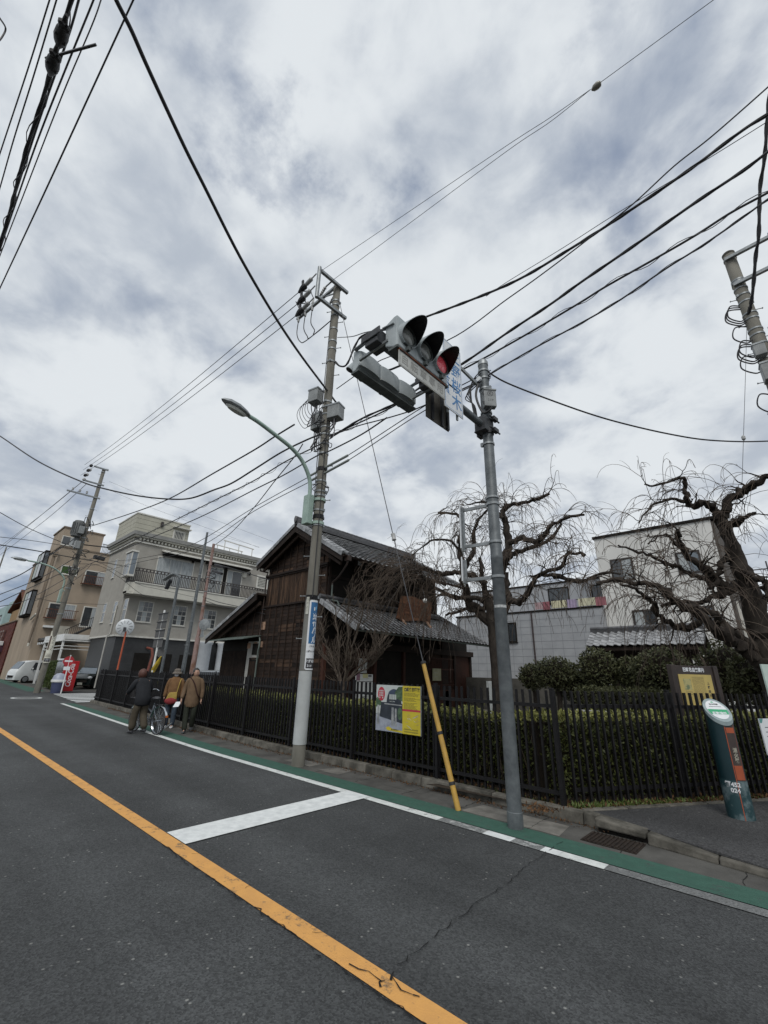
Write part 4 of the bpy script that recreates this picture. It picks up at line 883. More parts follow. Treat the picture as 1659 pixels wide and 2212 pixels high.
wire('wire running from the far pole to the lamp post by the grey building', [(178, 1205), (230, 1222), (300, 1262), (340, 1272), (420, 1290)], q0, (-30, 14), .012)
# top-left group over the opposite lane
def tl(lab, px, z, r, **k):
    pts = [G(x, y, z) for x, y in px]
    wire(lab, px, (pts[0].x, pts[0].y), (pts[-1].x, pts[-1].y), r, **k)
TL = [([(119, -38), (107, 0), (60, 150), (0, 331), (-30, 425)], 8.6, .008, 'leftmost thin wire in the upper left sky', {}),
      ([(135, -45), (122, 0), (71, 169), (30, 300), (0, 405), (-20, 470)], 8.4, .008, 'second thin wire from the left in the upper left sky', {}),
      ([(163, -40), (154, 0), (132, 73), (116, 132), (89, 225), (61, 311), (43, 374), (20, 463), (0, 529), (-15, 580)], 7.4, .018, 'knotty thick bundle with looping wire in the upper left sky', dict(lash=.035, twist=1)),
      ([(182, -45), (170, 0), (145, 86), (83, 265), (20, 460), (0, 520)], 7.7, .011, 'dark wire just right of the knotty bundle in the upper left sky', {}),
      ([(215, -40), (202, 0), (155, 116), (83, 298), (30, 450), (0, 540), (-10, 570)], 8.0, .009, 'thin wire two to the right of the knotty bundle', {}),
      ([(228, -35), (218, 0), (198, 56), (132, 212), (50, 423), (0, 552), (-10, 580)], 8.2, .007, 'palest thin wire right of the knotty bundle', {}),
      ([(305, -35), (288, 0), (198, 195), (99, 410), (0, 622), (-20, 665)], 8.0, .009, 'lone wire crossing the heaviest cable at the top of the photo', {})]
for px, z, r, lab, k in TL: tl(lab, px, z, r, **k)
for i, (x, y, s_) in enumerate(((134, 70, 1.0), (115, 133, 1.0))):
    p = VP(x, y, gq(154, 0, 7.4), gq(0, 529, 7.4)); d = (VP(x+4, y-16, gq(154, 0, 7.4), gq(0, 529, 7.4))-p).normalized()
    b = MB(); b.lathe([(.015, -.2), (.05, -.12), (.062, -.05), (.055, .02), (.03, .1), (.015, .22)], p, 12, d)
    for k in range(6): b.ball(tuple(p+d*(-.1+.05*k)+Vector((.03*math.cos(k*2), .03*math.sin(k*2), -.02))), .035, 6, 4)
    tag(b.build('cable_joint', M_cable, None, smooth=True), ('upper', 'lower')[i]+' lumpy black splice on the knotty bundle at the upper left', 'cable joint')
p = VP(128, 105, gq(154, 0, 7.4), gq(0, 529, 7.4)); MBk = MB(); MBk.beam(p+Vector((-.2, -.08, 0)), p+Vector((.32, .25, 0)), .02, .02); tag(MBk.build('cable_spreader', M_wire), 'short bar spreading the wires between the two black splices', 'spreader')
wire('curled wire end at the very left edge near the top', [(-6, 30), (0, 40), (10, 55), (12, 64), (8, 74), (0, 86), (-8, 92)], gq(0, 38, 7.5), gq(12, 64, 7.6), .008)
# thin far lines over the grey building
for k, px in enumerate(([(236, 1040), (330, 1078), (450, 1118), (590, 1170)], [(240, 1060), (330, 1098), (440, 1138), (560, 1183)], [(447, 1150), (520, 1170), (560, 1182)])):
    wire(('upper', 'middle', 'lowest')[k]+' of the faint thin wires passing over the grey building roof', px, (-46, 12), (-40, 26), .010, mat_=M_wire)
# ================================================================== FENCES, HEDGES, THINGS AT THE KERB
def fast_mesh(name, verts, faces4, m):
    me = bpy.data.meshes.new(name); nv, nf = len(verts), len(faces4)
    me.vertices.add(nv); me.vertices.foreach_set('co', np.asarray(verts, dtype=np.float32).ravel())
    me.loops.add(nf*4); me.loops.foreach_set('vertex_index', np.asarray(faces4, dtype=np.int32).ravel())
    me.polygons.add(nf); me.polygons.foreach_set('loop_start', np.arange(0, nf*4, 4, dtype=np.int32)); me.polygons.foreach_set('loop_total', np.full(nf, 4, dtype=np.int32))
    me.materials.append(m); me.update(calc_edges=True); me.validate(); return me
def leaves(name, P_, size, m, parent, kind='stuff', up=0.3, aspect=0.45, jit=0.6, nrm=None):
    P_ = np.asarray(P_, dtype=float); n = len(P_)
    d = RNG.normal(size=(n, 3)); 
    if nrm is not None: d = d*0.9+nrm*0.8
    d[:, 2] += up; d /= np.linalg.norm(d, axis=1)[:, None]
    r = RNG.normal(size=(n, 3)); s = np.cross(d, r); s /= np.linalg.norm(s, axis=1)[:, None]+1e-9
    L_ = size*(1+jit*RNG.uniform(-1, 1, n))[:, None]; w = L_*aspect/2
    v = np.stack([P_, P_+d*L_*.5+s*w, P_+d*L_, P_+d*L_*.5-s*w], axis=1).reshape(-1, 3)
    off = np.array(_off(parent)); v = v-off
    f = np.arange(n*4).reshape(-1, 4)
    me = fast_mesh(name, v, f, m); o = bpy.data.objects.new(name, me); COL.objects.link(o); o.parent = parent
    if kind: o['kind'] = kind
    return o
def leafmat(name, c1, c2, scale=18):
    m = mat(name, c1, c2, 0.55, scale, 3, contrast=(.38, .62), spec=.3); return m
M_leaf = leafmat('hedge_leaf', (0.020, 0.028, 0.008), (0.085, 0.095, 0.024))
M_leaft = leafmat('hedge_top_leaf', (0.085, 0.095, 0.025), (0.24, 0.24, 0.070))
M_leafd = leafmat('dark_leaf', (0.036, 0.043, 0.020), (0.105, 0.108, 0.050))
M_stemb = mat('hedge_stem', (.09, .07, .05), (.05, .04, .03), .9, 12)
M_core = mat('core_infill', (0.020, 0.015, 0.010), (0.010, 0.008, 0.006), 1.0, 20)  # dark brown for the added cores that stop light inside the foliage
# --- fences
def fence(label, pts, z0, top, pitch=0.112, post_every=1.91, name='iron_fence', postoff=0):
    root = thing(name, label, 'fence', (pts[0][0], pts[0][1], z0))
    segs = []; 
    for i in range(len(pts)-1):
        a, c = Vector(pts[i]), Vector(pts[i+1]); segs.append((a, c, (c-a).length))
    tot = sum(s[2] for s in segs)
    def at(s):
        for a, c, l in segs:
            if s <= l: return a.lerp(c, s/l), (c-a).normalized()
            s -= l
        return c, (c-a).normalized()
    barm = MB().box(-.013, .013, -.017, .017, 0.04, top).mesh('bar', M_black)
    n = int(tot/pitch)
    for k in range(n+1):
        p, d = at(min(k*pitch, tot-1e-4)); o = inst(barm, 'bar', root, (p.x, p.y, z0), (0, 0, math.atan2(d.y, d.x)))
        o.rotation_euler[0] = random.gauss(0, .004); o.rotation_euler[1] = random.gauss(0, .003)
    for z in (top-.19, .17):
        for i, (a, c, l) in enumerate(segs):
            nrm = Vector((-(c-a).y, (c-a).x)).normalized()*.03
            MB().beam((a.x+nrm.x, a.y+nrm.y, z0+z), (c.x+nrm.x, c.y+nrm.y, z0+z), .028, .045).build('rail', M_black, root)
    pm = MB().box(-.023, .023, -.023, .023, -.05, top+.02).box(-.028, .028, -.028, .028, top+.02, top+.035).mesh('post', M_black)
    s = postoff
    while s < tot:
        p, d = at(s); q = Vector((-d.y, d.x))*.075; inst(pm, 'post', root, (p.x+q.x, p.y+q.y, z0), (0, 0, math.atan2(d.y, d.x))); s += post_every
    return root
FY = 6.15
fx = [-2.57]+[-4.5-1.91*i for i in range(12)]
fp = [(x, FY+sft(x)) for x in (-2.57, -9.0, -11.0, -13, -15.5, -18, -21, -24.7)]
F1 = fence('long black iron railing along the street in front of the hedge', fp, 0.07, 1.36)
F2 = fence('black iron railing running back from the corner behind the green bollard', [tuple(f2(0.112)[:2]), tuple(f2(5.2)[:2])], 0.09, 1.34, postoff=1.8)
F3 = fence('black iron railing along the side street, behind the pedestrians', [(-24.7, FY+sft(-24.7)+.11), (-24.75, 16.5)], 0.05, 1.38)
# --- hedge behind the railing
def hedge(label, boxes, n, size, root_loc, mt, mside, name='hedge', topfrac=.28, core=True, lump=.05):
    root = thing(name, label, 'hedge', root_loc)
    Pt, Ps = [], []
    area = [((b[1]-b[0])) for b in boxes]; tot = sum(area)
    for b, a in zip(boxes, area):
        x0, x1, y0, y1, z0, z1 = b; k = int(n*a/tot)
        nt = int(k*topfrac); 
        x = RNG.uniform(x0, x1, nt); y = RNG.uniform(y0-.03, y1, nt); z = z1+RNG.normal(0, .03, nt)+.05*np.sin(x*5.1)*np.sin(y*7+x*2.3)
        Pt.append(np.stack([x, y+np.vectorize(sft)(x), z], 1))
        ns = k-nt; x = RNG.uniform(x0, x1, ns); z = z0+(z1-z0)*RNG.beta(1.5, 1.15, ns)
        y = y0+np.abs(RNG.normal(0, .07, ns))-.04+lump*np.sin(x*4.3+z*6)*np.cos(z*5-x*1.7)
        Ps.append(np.stack([x, y+np.vectorize(sft)(x), z], 1))
        if core:
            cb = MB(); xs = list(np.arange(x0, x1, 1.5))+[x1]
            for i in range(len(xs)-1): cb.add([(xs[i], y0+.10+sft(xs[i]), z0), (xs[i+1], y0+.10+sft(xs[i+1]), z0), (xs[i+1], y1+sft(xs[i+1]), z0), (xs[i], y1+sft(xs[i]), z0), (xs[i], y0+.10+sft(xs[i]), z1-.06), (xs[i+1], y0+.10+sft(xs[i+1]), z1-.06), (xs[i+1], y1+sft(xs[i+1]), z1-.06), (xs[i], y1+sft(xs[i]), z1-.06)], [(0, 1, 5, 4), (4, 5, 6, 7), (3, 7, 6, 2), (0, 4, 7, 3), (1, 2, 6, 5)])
            cb.build('light_block_core', M_core, root)  # solid box added inside the leaves to block light, not real twigs
    if core:
        sb = MB(); rs_ = random.Random(1)
        for x0, x1, y0, y1, z0, z1 in boxes:
            for k in range(int((x1-x0)*9)):
                x = rs_.uniform(x0, x1); y = y0+rs_.uniform(-.02, .10)+sft(x); q = [Vector((x, y, z0))]
                for j in range(4): q.append(q[-1]+Vector((rs_.gauss(0, .035), rs_.gauss(-.006, .02), (z1-z0)/4.3)))
                sb.tube(q, [.009, .008, .006, .005, .003], 4)
        o = sb.build('stems', M_stemb, root); o['kind'] = 'stuff'
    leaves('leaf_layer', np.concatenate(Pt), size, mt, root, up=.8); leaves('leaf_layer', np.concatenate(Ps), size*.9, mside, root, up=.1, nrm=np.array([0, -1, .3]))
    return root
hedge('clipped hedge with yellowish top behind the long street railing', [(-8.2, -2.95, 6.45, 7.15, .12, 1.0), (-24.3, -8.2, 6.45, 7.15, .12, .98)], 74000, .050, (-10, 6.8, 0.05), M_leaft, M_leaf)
# hedge along the second railing
root = thing('hedge', 'leafy hedge behind the corner railing and the green bollard', 'hedge', tuple(f2(2.5, -.5, .08)))
n = 22000; s_ = RNG.uniform(-.1, 5.4, n); zz = .12+.92*RNG.beta(1.4, 1.1, n); of = -.28+.04+RNG.normal(0, .07, n)*-1; top = RNG.random(n) < .3
of = np.where(top, RNG.uniform(-1.0, -.25, n), of); zz = np.where(top, 1.05+RNG.normal(0, .035, n), zz)
PX = np.stack([F2A.x+F2D.x*s_+F2N.x*of, F2A.y+F2D.y*s_+F2N.y*of, zz], 1)
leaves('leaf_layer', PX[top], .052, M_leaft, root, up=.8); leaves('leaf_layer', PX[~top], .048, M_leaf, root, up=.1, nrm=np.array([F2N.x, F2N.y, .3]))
a, c, d_, e_ = f2(-.1, -.42), f2(5.4, -.42), f2(5.4, -1.0), f2(-.1, -1.0)
MB().add([(p.x, p.y, z) for z in (.1, 1.0) for p in (a, c, d_, e_)], [(0, 1, 5, 4), (1, 2, 6, 5), (2, 3, 7, 6), (3, 0, 4, 7), (4, 5, 6, 7)]).build('light_block_core', M_core, root)  # unseen solid block added behind the leaves to keep light out
# fallen leaves and weeds on the soil
M_dead = mat('dead_leaf', (.16, .085, .04), (.06, .035, .02), .9, 30)
n = 5200; x = -2.6-21*RNG.random(n)**1.6; y = RNG.uniform(6.08, 6.45, n); P_ = np.stack([x, y+np.vectorize(sft)(x), .07+.015*RNG.random(n)], 1)
o = leaves('fallen_leaves', P_, .035, M_dead, None, up=.2)
n = 2200; x = -2.0-19*RNG.random(n); P_ = np.stack([x, 5.92-.12*RNG.random(n)**2+np.vectorize(sft)(x), .008+.01*RNG.random(n)], 1); leaves('fallen_leaves', P_, .03, M_dead, None, up=.1)
n = 2600; s_ = RNG.uniform(-.6, 5, n); of = RNG.uniform(-.1, .18, n); P_ = np.stack([F2A.x+F2D.x*s_+F2N.x*of, F2A.y+F2D.y*s_+F2N.y*of, .1+.01*RNG.random(n)], 1); leaves('fallen_leaves', P_, .035, M_dead, None, up=.2)
M_weed = leafmat('weed_leaf', (.04, .065, .015), (.11, .14, .035))
n = 900; s_ = np.abs(RNG.normal(.8, 1.0, n)); of = RNG.uniform(-.02, .17, n); P_ = np.stack([F2A.x+F2D.x*s_+F2N.x*of, F2A.y+F2D.y*s_+F2N.y*of, np.full(n, .09)], 1); leaves('weeds', P_, .055, M_weed, None, up=1.4, aspect=.25)
n = 1800; x = -2.5-9*RNG.random(n)**2; P_ = np.stack([x, 6.10+.2*RNG.random(n)+np.vectorize(sft)(x), np.full(n, .06)], 1); leaves('weeds', P_, .05, M_weed, None, up=1.2, aspect=.25)

# --- poster board on the railing
po = thing('poster_board', 'museum poster board, photo left and yellow map right, fixed to the railing', 'poster board', (-5.3, FY-.04, .7))
X0, X1, Z0, Z1 = -5.82, -4.81, .66, 1.40; Wp, Hp = X1-X0, Z1-Z0
Mx = frame((X0, FY-.055, Z0), (1, 0, 0), (0, 0, 1))
b = MB(Mx); b.box(0, Wp, 0, Hp, -.02, 0); b.build('panel', M_signw, po, bevel=.003)
M_py = mat('poster_yellow', (.62, .50, .035), (.55, .44, .03), .45, 4); M_pr = mat('poster_red', (.50, .035, .06), (.42, .03, .05), .45, 5)
def flat(name, m, poly, z, par=po, M_=None): b = MB(M_ or Mx); b.quad(*[(u*Wp, v*Hp, z) for u, v in poly]); return b.build(name, m, par)
def ell(cx, cy, rx, ry, n=24, a0=0, a1=2*PI): return [(cx+rx*math.cos(a0+(a1-a0)*i/n), cy+ry*math.sin(a0+(a1-a0)*i/n)) for i in range(n if a1-a0 > 6 else n+1)]
mp_sky = mat('print_sky', (.55, .58, .57), (.48, .52, .5), .45, 4); mp_dk = mat('print_dark', (.035, .045, .06), (.015, .02, .028), .45, 9); mp_rd = mat('print_road', (.36, .39, .45), (.24, .26, .32), .45, 12)
mp_gr = mat('print_green', (.10, .17, .09), (.03, .06, .03), .45, 25); mp_st = mat('print_stone', (.42, .43, .42), (.20, .21, .22), .45, 12)
sp = .615
flat('print', mp_sky, [(0, .35), (sp, .35), (sp, 1), (0, 1)], .001); flat('print', mp_rd, [(0, 0), (sp, 0), (sp, .36), (0, .36)], .001)
flat('print', mp_gr, [(0, .50), (.13, .55), (.12, .66), (.03, .72), (0, .70)], .0014)
flat('print', mp_dk, [(.09, .30), (.40, .24), (sp, .2), (sp, .60), (.60, .62), (.12, .62)], .0016)
flat('print', mp_dk, ell(.42, .62, .17, .30, 20, 0, PI), .0018); flat('print', mat('print_blue', (.06, .085, .14), (.03, .045, .08), .45, 8), ell(.42, .80, .135, .11, 16, 0, PI), .002)
flat('print', mp_gr, [(.47, .72), (sp, .66), (sp, .98), (.52, .97), (.44, .85)], .0021); flat('print', mat('print_window', (.5, .54, .52), None, .45), [(.31, .69), (.475, .69), (.47, .80), (.315, .80)], .0022)
for k in range(1, 4): flat('print', mp_dk, [(.31+.041*k, .69), (.316+.041*k, .69), (.316+.041*k, .80), (.31+.041*k, .80)], .0024)
flat('print', mp_st, [(.2, .575), (.6, .565), (.6, .585), (.2, .60)], .0023)
for x_, w_, h_ in ((.03, .055, .55), (.365, .06, .52), (.44, .05, .50)): flat('print', mp_st, [(x_, .14), (x_+w_, .12), (x_+w_*.9, h_), (x_+w_*.1, h_)], .0026)
flat('print', mp_gr, ell(.56, .40, .055, .13), .0025)
flat('print', M_pr, ell(.125, .80, .083, .155), .003)
for i, st in enumerate(('朝倉文\n夫の', '彫塑', '館')): pass
for i in range(3):
    for j in range(4): flat('print', mp_sky, [(.077+.035*i, .70+.05*j), (.099+.035*i, .70+.05*j), (.099+.035*i, .735+.05*j), (.077+.035*i, .735+.05*j)], .0036) if j % 2 == i % 2 or j > 0 else None
flat('print', M_py, [(.24, .075), (.30, .11), (.40, .07), (sp, .05), (sp, .01), (.28, .03)], .003)
flat('print', M_py, [(sp, 0), (1, 0), (1, 1), (sp, 1)], .0015)
flat('print', M_pr, [(sp, .465), (1, .465), (1, .505), (sp, .505)], .0025)
flat('print', M_ink, [(.655, .885), (.705, .885), (.705, .955), (.655, .955)], .0025); flat('print', M_py, ell(.678, .918, .013, .02, 10), .003)
text('朝倉彫塑館', .062, M_ink, po, Mx @ T(.85*Wp, .92*Hp, .0025), depth=.0006, bold=.0022, sx=.92)
text('朝倉彫塑館へ', .028, M_ink, po, Mx @ T(.45*Wp, .05*Hp, .0035), depth=.0005, bold=.0008)
text('台東区立朝倉', .022, mp_sky, po, Mx @ T(.38*Wp, .645*Hp, .003), depth=.0004)
rp = random.Random(4); Mx_brown = mat('print_text', (.16, .13, .03), None, .5)
for i in range(17):
    v = .845-.021*i; 
    if i in (4, 9): continue
    b = MB(Mx); u = .645
    while u < .96-.12*rp.random():
        w = rp.uniform(.012, .05); b.quad(*[(q*Wp, r*Hp, .0022) for q, r in ((u, v), (u+w, v), (u+w, v+.009), (u, v+.009))]); u += w+.006
    b.build('print_line', Mx_brown, po)
for v in (.10, .085, .05, .035): b = MB(Mx); b.quad(*[(q*Wp, r*Hp, .0022) for q, r in ((.65, v), (.95, v), (.95, v+.008), (.65, v+.008))]); b.build('print_line', Mx_brown, po)
for k in range(16):
    a = rp.uniform(.68, .93); c = rp.uniform(.15, .42); t = rp.uniform(-.8, .8); L_ = rp.uniform(.03, .09); b = MB(Mx); w = .004
    b.quad(*[(q*Wp, r*Hp, .0023+.0001*k) for q, r in ((a, c), (a+L_*math.cos(t), c+L_*math.sin(t)), (a+L_*math.cos(t), c+L_*math.sin(t)+w*2.5), (a, c+w*2.5))]); b.build('map_line', mp_sky if k % 2 else mat('map_pink', (.5, .36, .18), None, .5), po)
MB(Mx).box(Wp, Wp+.012, -.005, Hp+.002, -.022, .002).build('frame_edge', M_galv2, po)

# --- brown information board behind the corner railing
ib = thing('information_board', 'brown post board with yellow-ochre town history panel behind the corner railing', 'information board', tuple(f2(1.5, -.35)))
M_brown = mat('board_brown', (.045, .032, .028), (.028, .021, .019), .6, 6, bump=.001)
pa = (f2(0, -.33).x, f2(0, -.33).y); pb_ = (f2(4, -.33).x, f2(4, -.33).y)
tlp, trp = VP(1464, 1456, pa, pb_), VP(1535, 1459, pa, pb_); blp = VP(1480, 1527, pa, pb_)
s0 = (Vector((tlp.x, tlp.y))-F2A).dot(F2D); s1 = (Vector((trp.x, trp.y))-F2A).dot(F2D); zt_, zbm = tlp.z, blp.z
o_ = f2(s0, -.33, zbm); wI, hI = s1-s0, zt_-zbm
Mx = frame(o_, (F2D.x, F2D.y, 0), (0, 0, 1))
b = MB(Mx); b.box(-.07, wI+.06, -.03, hI+.13, -.05, -.003); b.build('back_board', M_brown, ib, bevel=.006)
for u in (-.13, wI+.06): b = MB(Mx); b.box(u, u+.085, -zbm, hI+.14, -.065, .025); b.build('post', M_brown, ib, bevel=.006)
M_och = mat('panel_ochre', (.52, .40, .13), (.42, .33, .11), .5, 5)
b = MB(Mx); b.box(0, wI, 0, hI, -.003, .004); b.build('panel', M_och, ib)
text('旧町名由来案内', .072, M_signw, ib, Mx @ T(wI*.5, hI+.065, 0), depth=.001, bold=.0018, sx=.85)
rp = random.Random(8); Mpt = mat('panel_print', (.17, .14, .07), None, .6)
for k in range(13):
    b = MB(Mx); u = wI*(.40+.028*k); v = hI*.93; ve = hI*(.10 if k % 4 else .3)
    while v > ve: L_ = rp.uniform(.02, .06); b.quad((u, v-L_, .0046), (u+.006, v-L_, .0046), (u+.006, v, .0046), (u, v, .0046)); v -= L_+.006
    b.build('print_line', Mpt, ib)
b = MB(Mx); b.quad((wI*.12, hI*.52, .0044), (wI*.34, hI*.52, .0044), (wI*.34, hI*.86, .0044), (wI*.12, hI*.86, .0044)); b.build('map_print', mat('map_green', (.14, .18, .10), (.40, .36, .16), .6, 14, contrast=(.45, .55)), ib)
for k in range(3): b = MB(Mx); v = hI*(.47-.05*k); b.quad((wI*.14, v, .0046), (wI*.33, v, .0046), (wI*.33, v+.006, .0046), (wI*.14, v+.006, .0046)); b.build('print_line', Mpt, ib)
for i, ch in enumerate('上野桜木'): text(ch, .05, M_ink, ib, Mx @ T(wI*.86, hI*(.72-.125*i), .0046), depth=.0004, bold=.001)

# --- slanted-top green bollard for the underground fire hydrant
bl = thing('hydrant_bollard', 'dark green bollard with slanted top, orange stripe and number 452 024 on the footway', 'bollard', (-.95, 7.22, .1))
bb = Vector((-.955, 7.30, .08)); R_ = .135; Hlo, Hhi = 1.06, 1.30
M_teal = mat('bollard_teal', (.006, .026, .032), (.011, .036, .043), .38, 3, detail=7, contrast=(.45, .7), bump=.0006)
M_tealw = mat('bollard_worn', (.013, .045, .052), (.12, .165, .175), .55, 7, detail=8, contrast=(.48, .62), bump=.001)
cam_d = Vector((-bb.x, -bb.y)).normalized(); sl = Vector((cam_d.x*.8+.42, cam_d.y*.8)).normalized()
def zt_at(x, y): return bb.z+(Hlo+Hhi)/2-(Hhi-Hlo)/2*((x*sl.x+y*sl.y)/R_)
def cylpart(name, m, z0, z1f, R=R_, n=40, a_lo=0, a_hi=2*PI, cap=False):
    b = MB(); vs = []; full = a_hi-a_lo > 6.2; N_ = n if full else n+1
    for i in range(N_):
        a = a_lo+(a_hi-a_lo)*i/n; x, y = R*math.cos(a), R*math.sin(a); vs += [(bb.x+x, bb.y+y, z0 if not callable(z0) else z0(x, y)), (bb.x+x, bb.y+y, z1f if not callable(z1f) else z1f(x, y))]
    fs = [(2*i, 2*((i+1) % N_), 2*((i+1) % N_)+1, 2*i+1) for i in range(N_ if full else N_-1)]
    if cap: fs.append(tuple(2*i+1 for i in range(N_)))
    b.add(vs, fs); return b.build(name, m, bl, smooth=True)
cylpart('shaft', M_tealw, bb.z, bb.z+.42, R_+.001); cylpart('shaft', M_teal, bb.z+.42, lambda x, y: zt_at(x, y)-.045)
cylpart('top_ring', mat('ring_grey', (.30, .36, .37), (.2, .25, .26), .45, 9), lambda x, y: zt_at(x, y)-.045, zt_at, R_+.006, cap=True)
MB().lathe([(R_+.03, 0), (R_+.028, .012), (R_, .016)], bb, 36).build('base_flange', M_galv2, bl, smooth=True)
sa = math.atan2(cam_d.y, cam_d.x)+rad(38)
M_or = mat('stripe_orange', (.38, .085, .035), (.30, .07, .03), .45, 5)
cylpart('stripe', mat('stripe_brown', (.06, .045, .04), (.04, .03, .028), .4, 8), bb.z+.42, lambda x, y: zt_at(x, y)-.06, R_+.003, 8, sa-rad(22), sa+rad(22))
cylpart('stripe_panel', M_or, bb.z+.43, bb.z+.58, R_+.005, 8, sa-rad(20), sa+rad(20)); cylpart('stripe_panel', M_or, bb.z+.93, bb.z+.99, R_+.005, 8, sa-rad(20), sa+rad(20))
cylpart('stripe_edge', M_or, bb.z+.02, lambda x, y: zt_at(x, y)-.06, R_+.004, 2, sa-rad(26), sa-rad(22.5)); cylpart('stripe_edge', M_or, bb.z+.42, lambda x, y: zt_at(x, y)-.06, R_+.004, 2, sa+rad(22.5), sa+rad(25))
for i, ch in enumerate('消火器'): bent_text(ch, .055, mat('label_pale', (.42, .40, .33), None, .5), bl, bb.x, bb.y, R_+.006, sa, bb.z+.74-.055*i, depth=.0004, bold=.0015)
bent_text('都452', .062, M_signw, bl, bb.x, bb.y, R_+.004, sa-rad(44), bb.z+.375, depth=.0004, bold=.0022)
bent_text('024', .062, M_signw, bl, bb.x, bb.y, R_+.004, sa-rad(37), bb.z+.315, depth=.0004, bold=.0022)
# slanted face plate
cz = Vector((bb.x, bb.y, bb.z+(Hlo+Hhi)/2)); dn = Vector((sl.x, sl.y, -(Hhi-Hlo)/(2*R_))).normalized(); sd2 = Vector((-sl.y, sl.x, 0))
Mf = frame(cz+Vector((0, 0, .002)), sd2, -dn); hl = math.hypot(R_, (Hhi-Hlo)/2)
def fell(a, c): return [(R_*a*math.cos(t), hl*a*math.sin(t), c) for t in np.linspace(0, 2*PI, 33)[:-1]]
b = MB(Mf); b.quad(*fell(.84, .001)); b.build('label_plate', M_signw, bl)
def band(v0, v1, c): 
    L_ = [(R_*.82*math.sqrt(max(0, 1-(v/.84)**2)), v) for v in np.linspace(v0, v1, 7)]
    return [(u, v*hl, c) for u, v in L_]+[(-u, v*hl, c) for u, v in reversed(L_)]
M_bg = mat('label_green', (.03, .36, .17), (.03, .30, .14), .4, 5)
b = MB(Mf); b.quad(*band(-.42, .02, .002)); b.build('label_band', M_bg, bl)
text('避難場所', .042, M_signw, bl, Mf @ T(0, -.06*1, .0025), depth=.0003, bold=.001); text('谷中霊園', .026, M_ink, bl, Mf @ T(0, .085, .0015), depth=.0003, bold=.001)
b = MB(Mf); b.quad((-.07, .045, .0016), (.07, .045, .0016), (.07, .052, .0016), (-.07, .052, .0016)); b.build('print_line', M_ink, bl)
b = MB(Mf); b.quad((-.02, .115, .0016), (.02, .115, .0016), (0, .14, .0016)); b.build('print_mark', M_bg, bl)
# --- white notice board at the right edge
nb2 = thing('notice_board', 'white notice board with pale green corner at the right edge, by the corner railing', 'notice board', (-.35, 7.9, .1))
pa = (-.62, 7.62); pb_ = (.3, 9.0); a = VP(1642, 1562, pa, pb_); c = VP(1652, 1626, pa, pb_)
Mx = frame((a.x, a.y, c.z-.03), (F2D.x, F2D.y, 0), (0, 0, 1)); hN2 = a.z-c.z+.08
b = MB(Mx); b.box(0, .5, 0, hN2, -.02, 0); b.build('panel', M_signw, nb2, bevel=.004)
for v in (.75, .62, .5, .3, .2): b = MB(Mx); b.quad(*[(u, hN2*w, .001) for u, w in ((.06, v), (.45, v), (.45, v+.02), (.06, v+.02))]); b.build('print_line', M_ink, nb2)
b = MB(Mx); b.quad((0, hN2, .001), (.06, hN2, .001), (.03, hN2-.05, .001), (0, hN2-.05, .001)); b.build('corner_mark', mat('corner_teal', (.10, .30, .28), None, .5), nb2)
b = MB(Mx); b.box(.05, .09, -a.z+.5, 0, -.06, -.02); b.box(.42, .46, -a.z+.5, 0, -.06, -.02); b.build('post', M_teal, nb2)
a = VP(1645, 1438, pa, pb_); MBx = frame((a.x, a.y, a.z-.4), (F2D.x, F2D.y, 0), (0, 0, 1)); b = MB(MBx); b.box(0, .4, 0, .42, -.02, 0); b.build('panel', mat('pale_green_panel', (.5, .6, .55), None, .5), nb2)
b = MB(MBx); b.box(.03, .07, -1.4, .0, -.05, -.02); b.build('post', M_teal, nb2)
# white paper sheets tied to the railing near the people
for (px, py, lab) in ((327, 1462, 'white paper strip tied to the railing beside the reddish-haired walker'),):
    p = V(px, py, y=FY+.45); tag(MB().box(p.x-.05, p.x+.07, p.y-.02, p.y-.01, p.z-.22, p.z+.22).build('paper_strip', M_signw), lab, 'paper')
# ================================================================== WOODEN HOUSE
hs = thing('wooden_house', 'dark two storey timber merchant house with grey tiled roofs behind the hedge', 'house', (-15.3, 10.8, 0))
M_wd = mat('dark_board', (0.032, 0.019, 0.013), (0.012, 0.009, 0.008), 0.8, 2.2, 9, bump=.003, bscale=14, stretch=(.8, 1, 7), rand=.45, contrast=(.3, .7))
M_wd2 = mat('warm_board', (0.062, 0.037, 0.024), (0.018, 0.012, 0.009), 0.8, 2.0, 9, bump=.003, bscale=14, stretch=(.8, 1, 8), rand=.4, contrast=(.42, .68))
M_slat = mat('warm_slat', (0.082, 0.049, 0.031), (0.018, 0.012, 0.009), 0.8, 1.6, 9, bump=.003, bscale=14, stretch=(8, 1, .8), rand=.5, contrast=(.40, .66))
M_bat = mat('batten_wood', (0.045, 0.028, 0.020), (0.016, 0.012, 0.010), 0.8, 4, 8, stretch=(6, 6, .6), rand=.3)
M_beam = mat('beam_wood', (0.030, 0.020, 0.015), (0.014, 0.010, 0.009), 0.75, 4, 8, rand=.2)
M_redw = mat('lattice_redwood', (0.062, 0.025, 0.016), (0.032, 0.014, 0.010), 0.65, 5, 8, stretch=(6, 6, .6), rand=.25)
M_pale = mat('pale_board', (0.34, 0.22, 0.15), (0.22, 0.14, 0.10), 0.8, 4, 7, stretch=(1, 1, 6), rand=.2)
M_tile = mat('roof_tile_grey', (0.27, 0.275, 0.285), (0.14, 0.145, 0.15), 0.36, 6, 6, bump=.002, bscale=30, rand=.35, spec=.6)
M_tiled = mat('ridge_tile_grey', (0.10, 0.10, 0.105), (0.055, 0.056, 0.06), 0.5, 7, 6, bump=.003, bscale=30, rand=.3)
M_plas = mat('white_plaster', (0.38, 0.375, 0.35), (0.28, 0.275, 0.26), .8, 3, bump=.002)
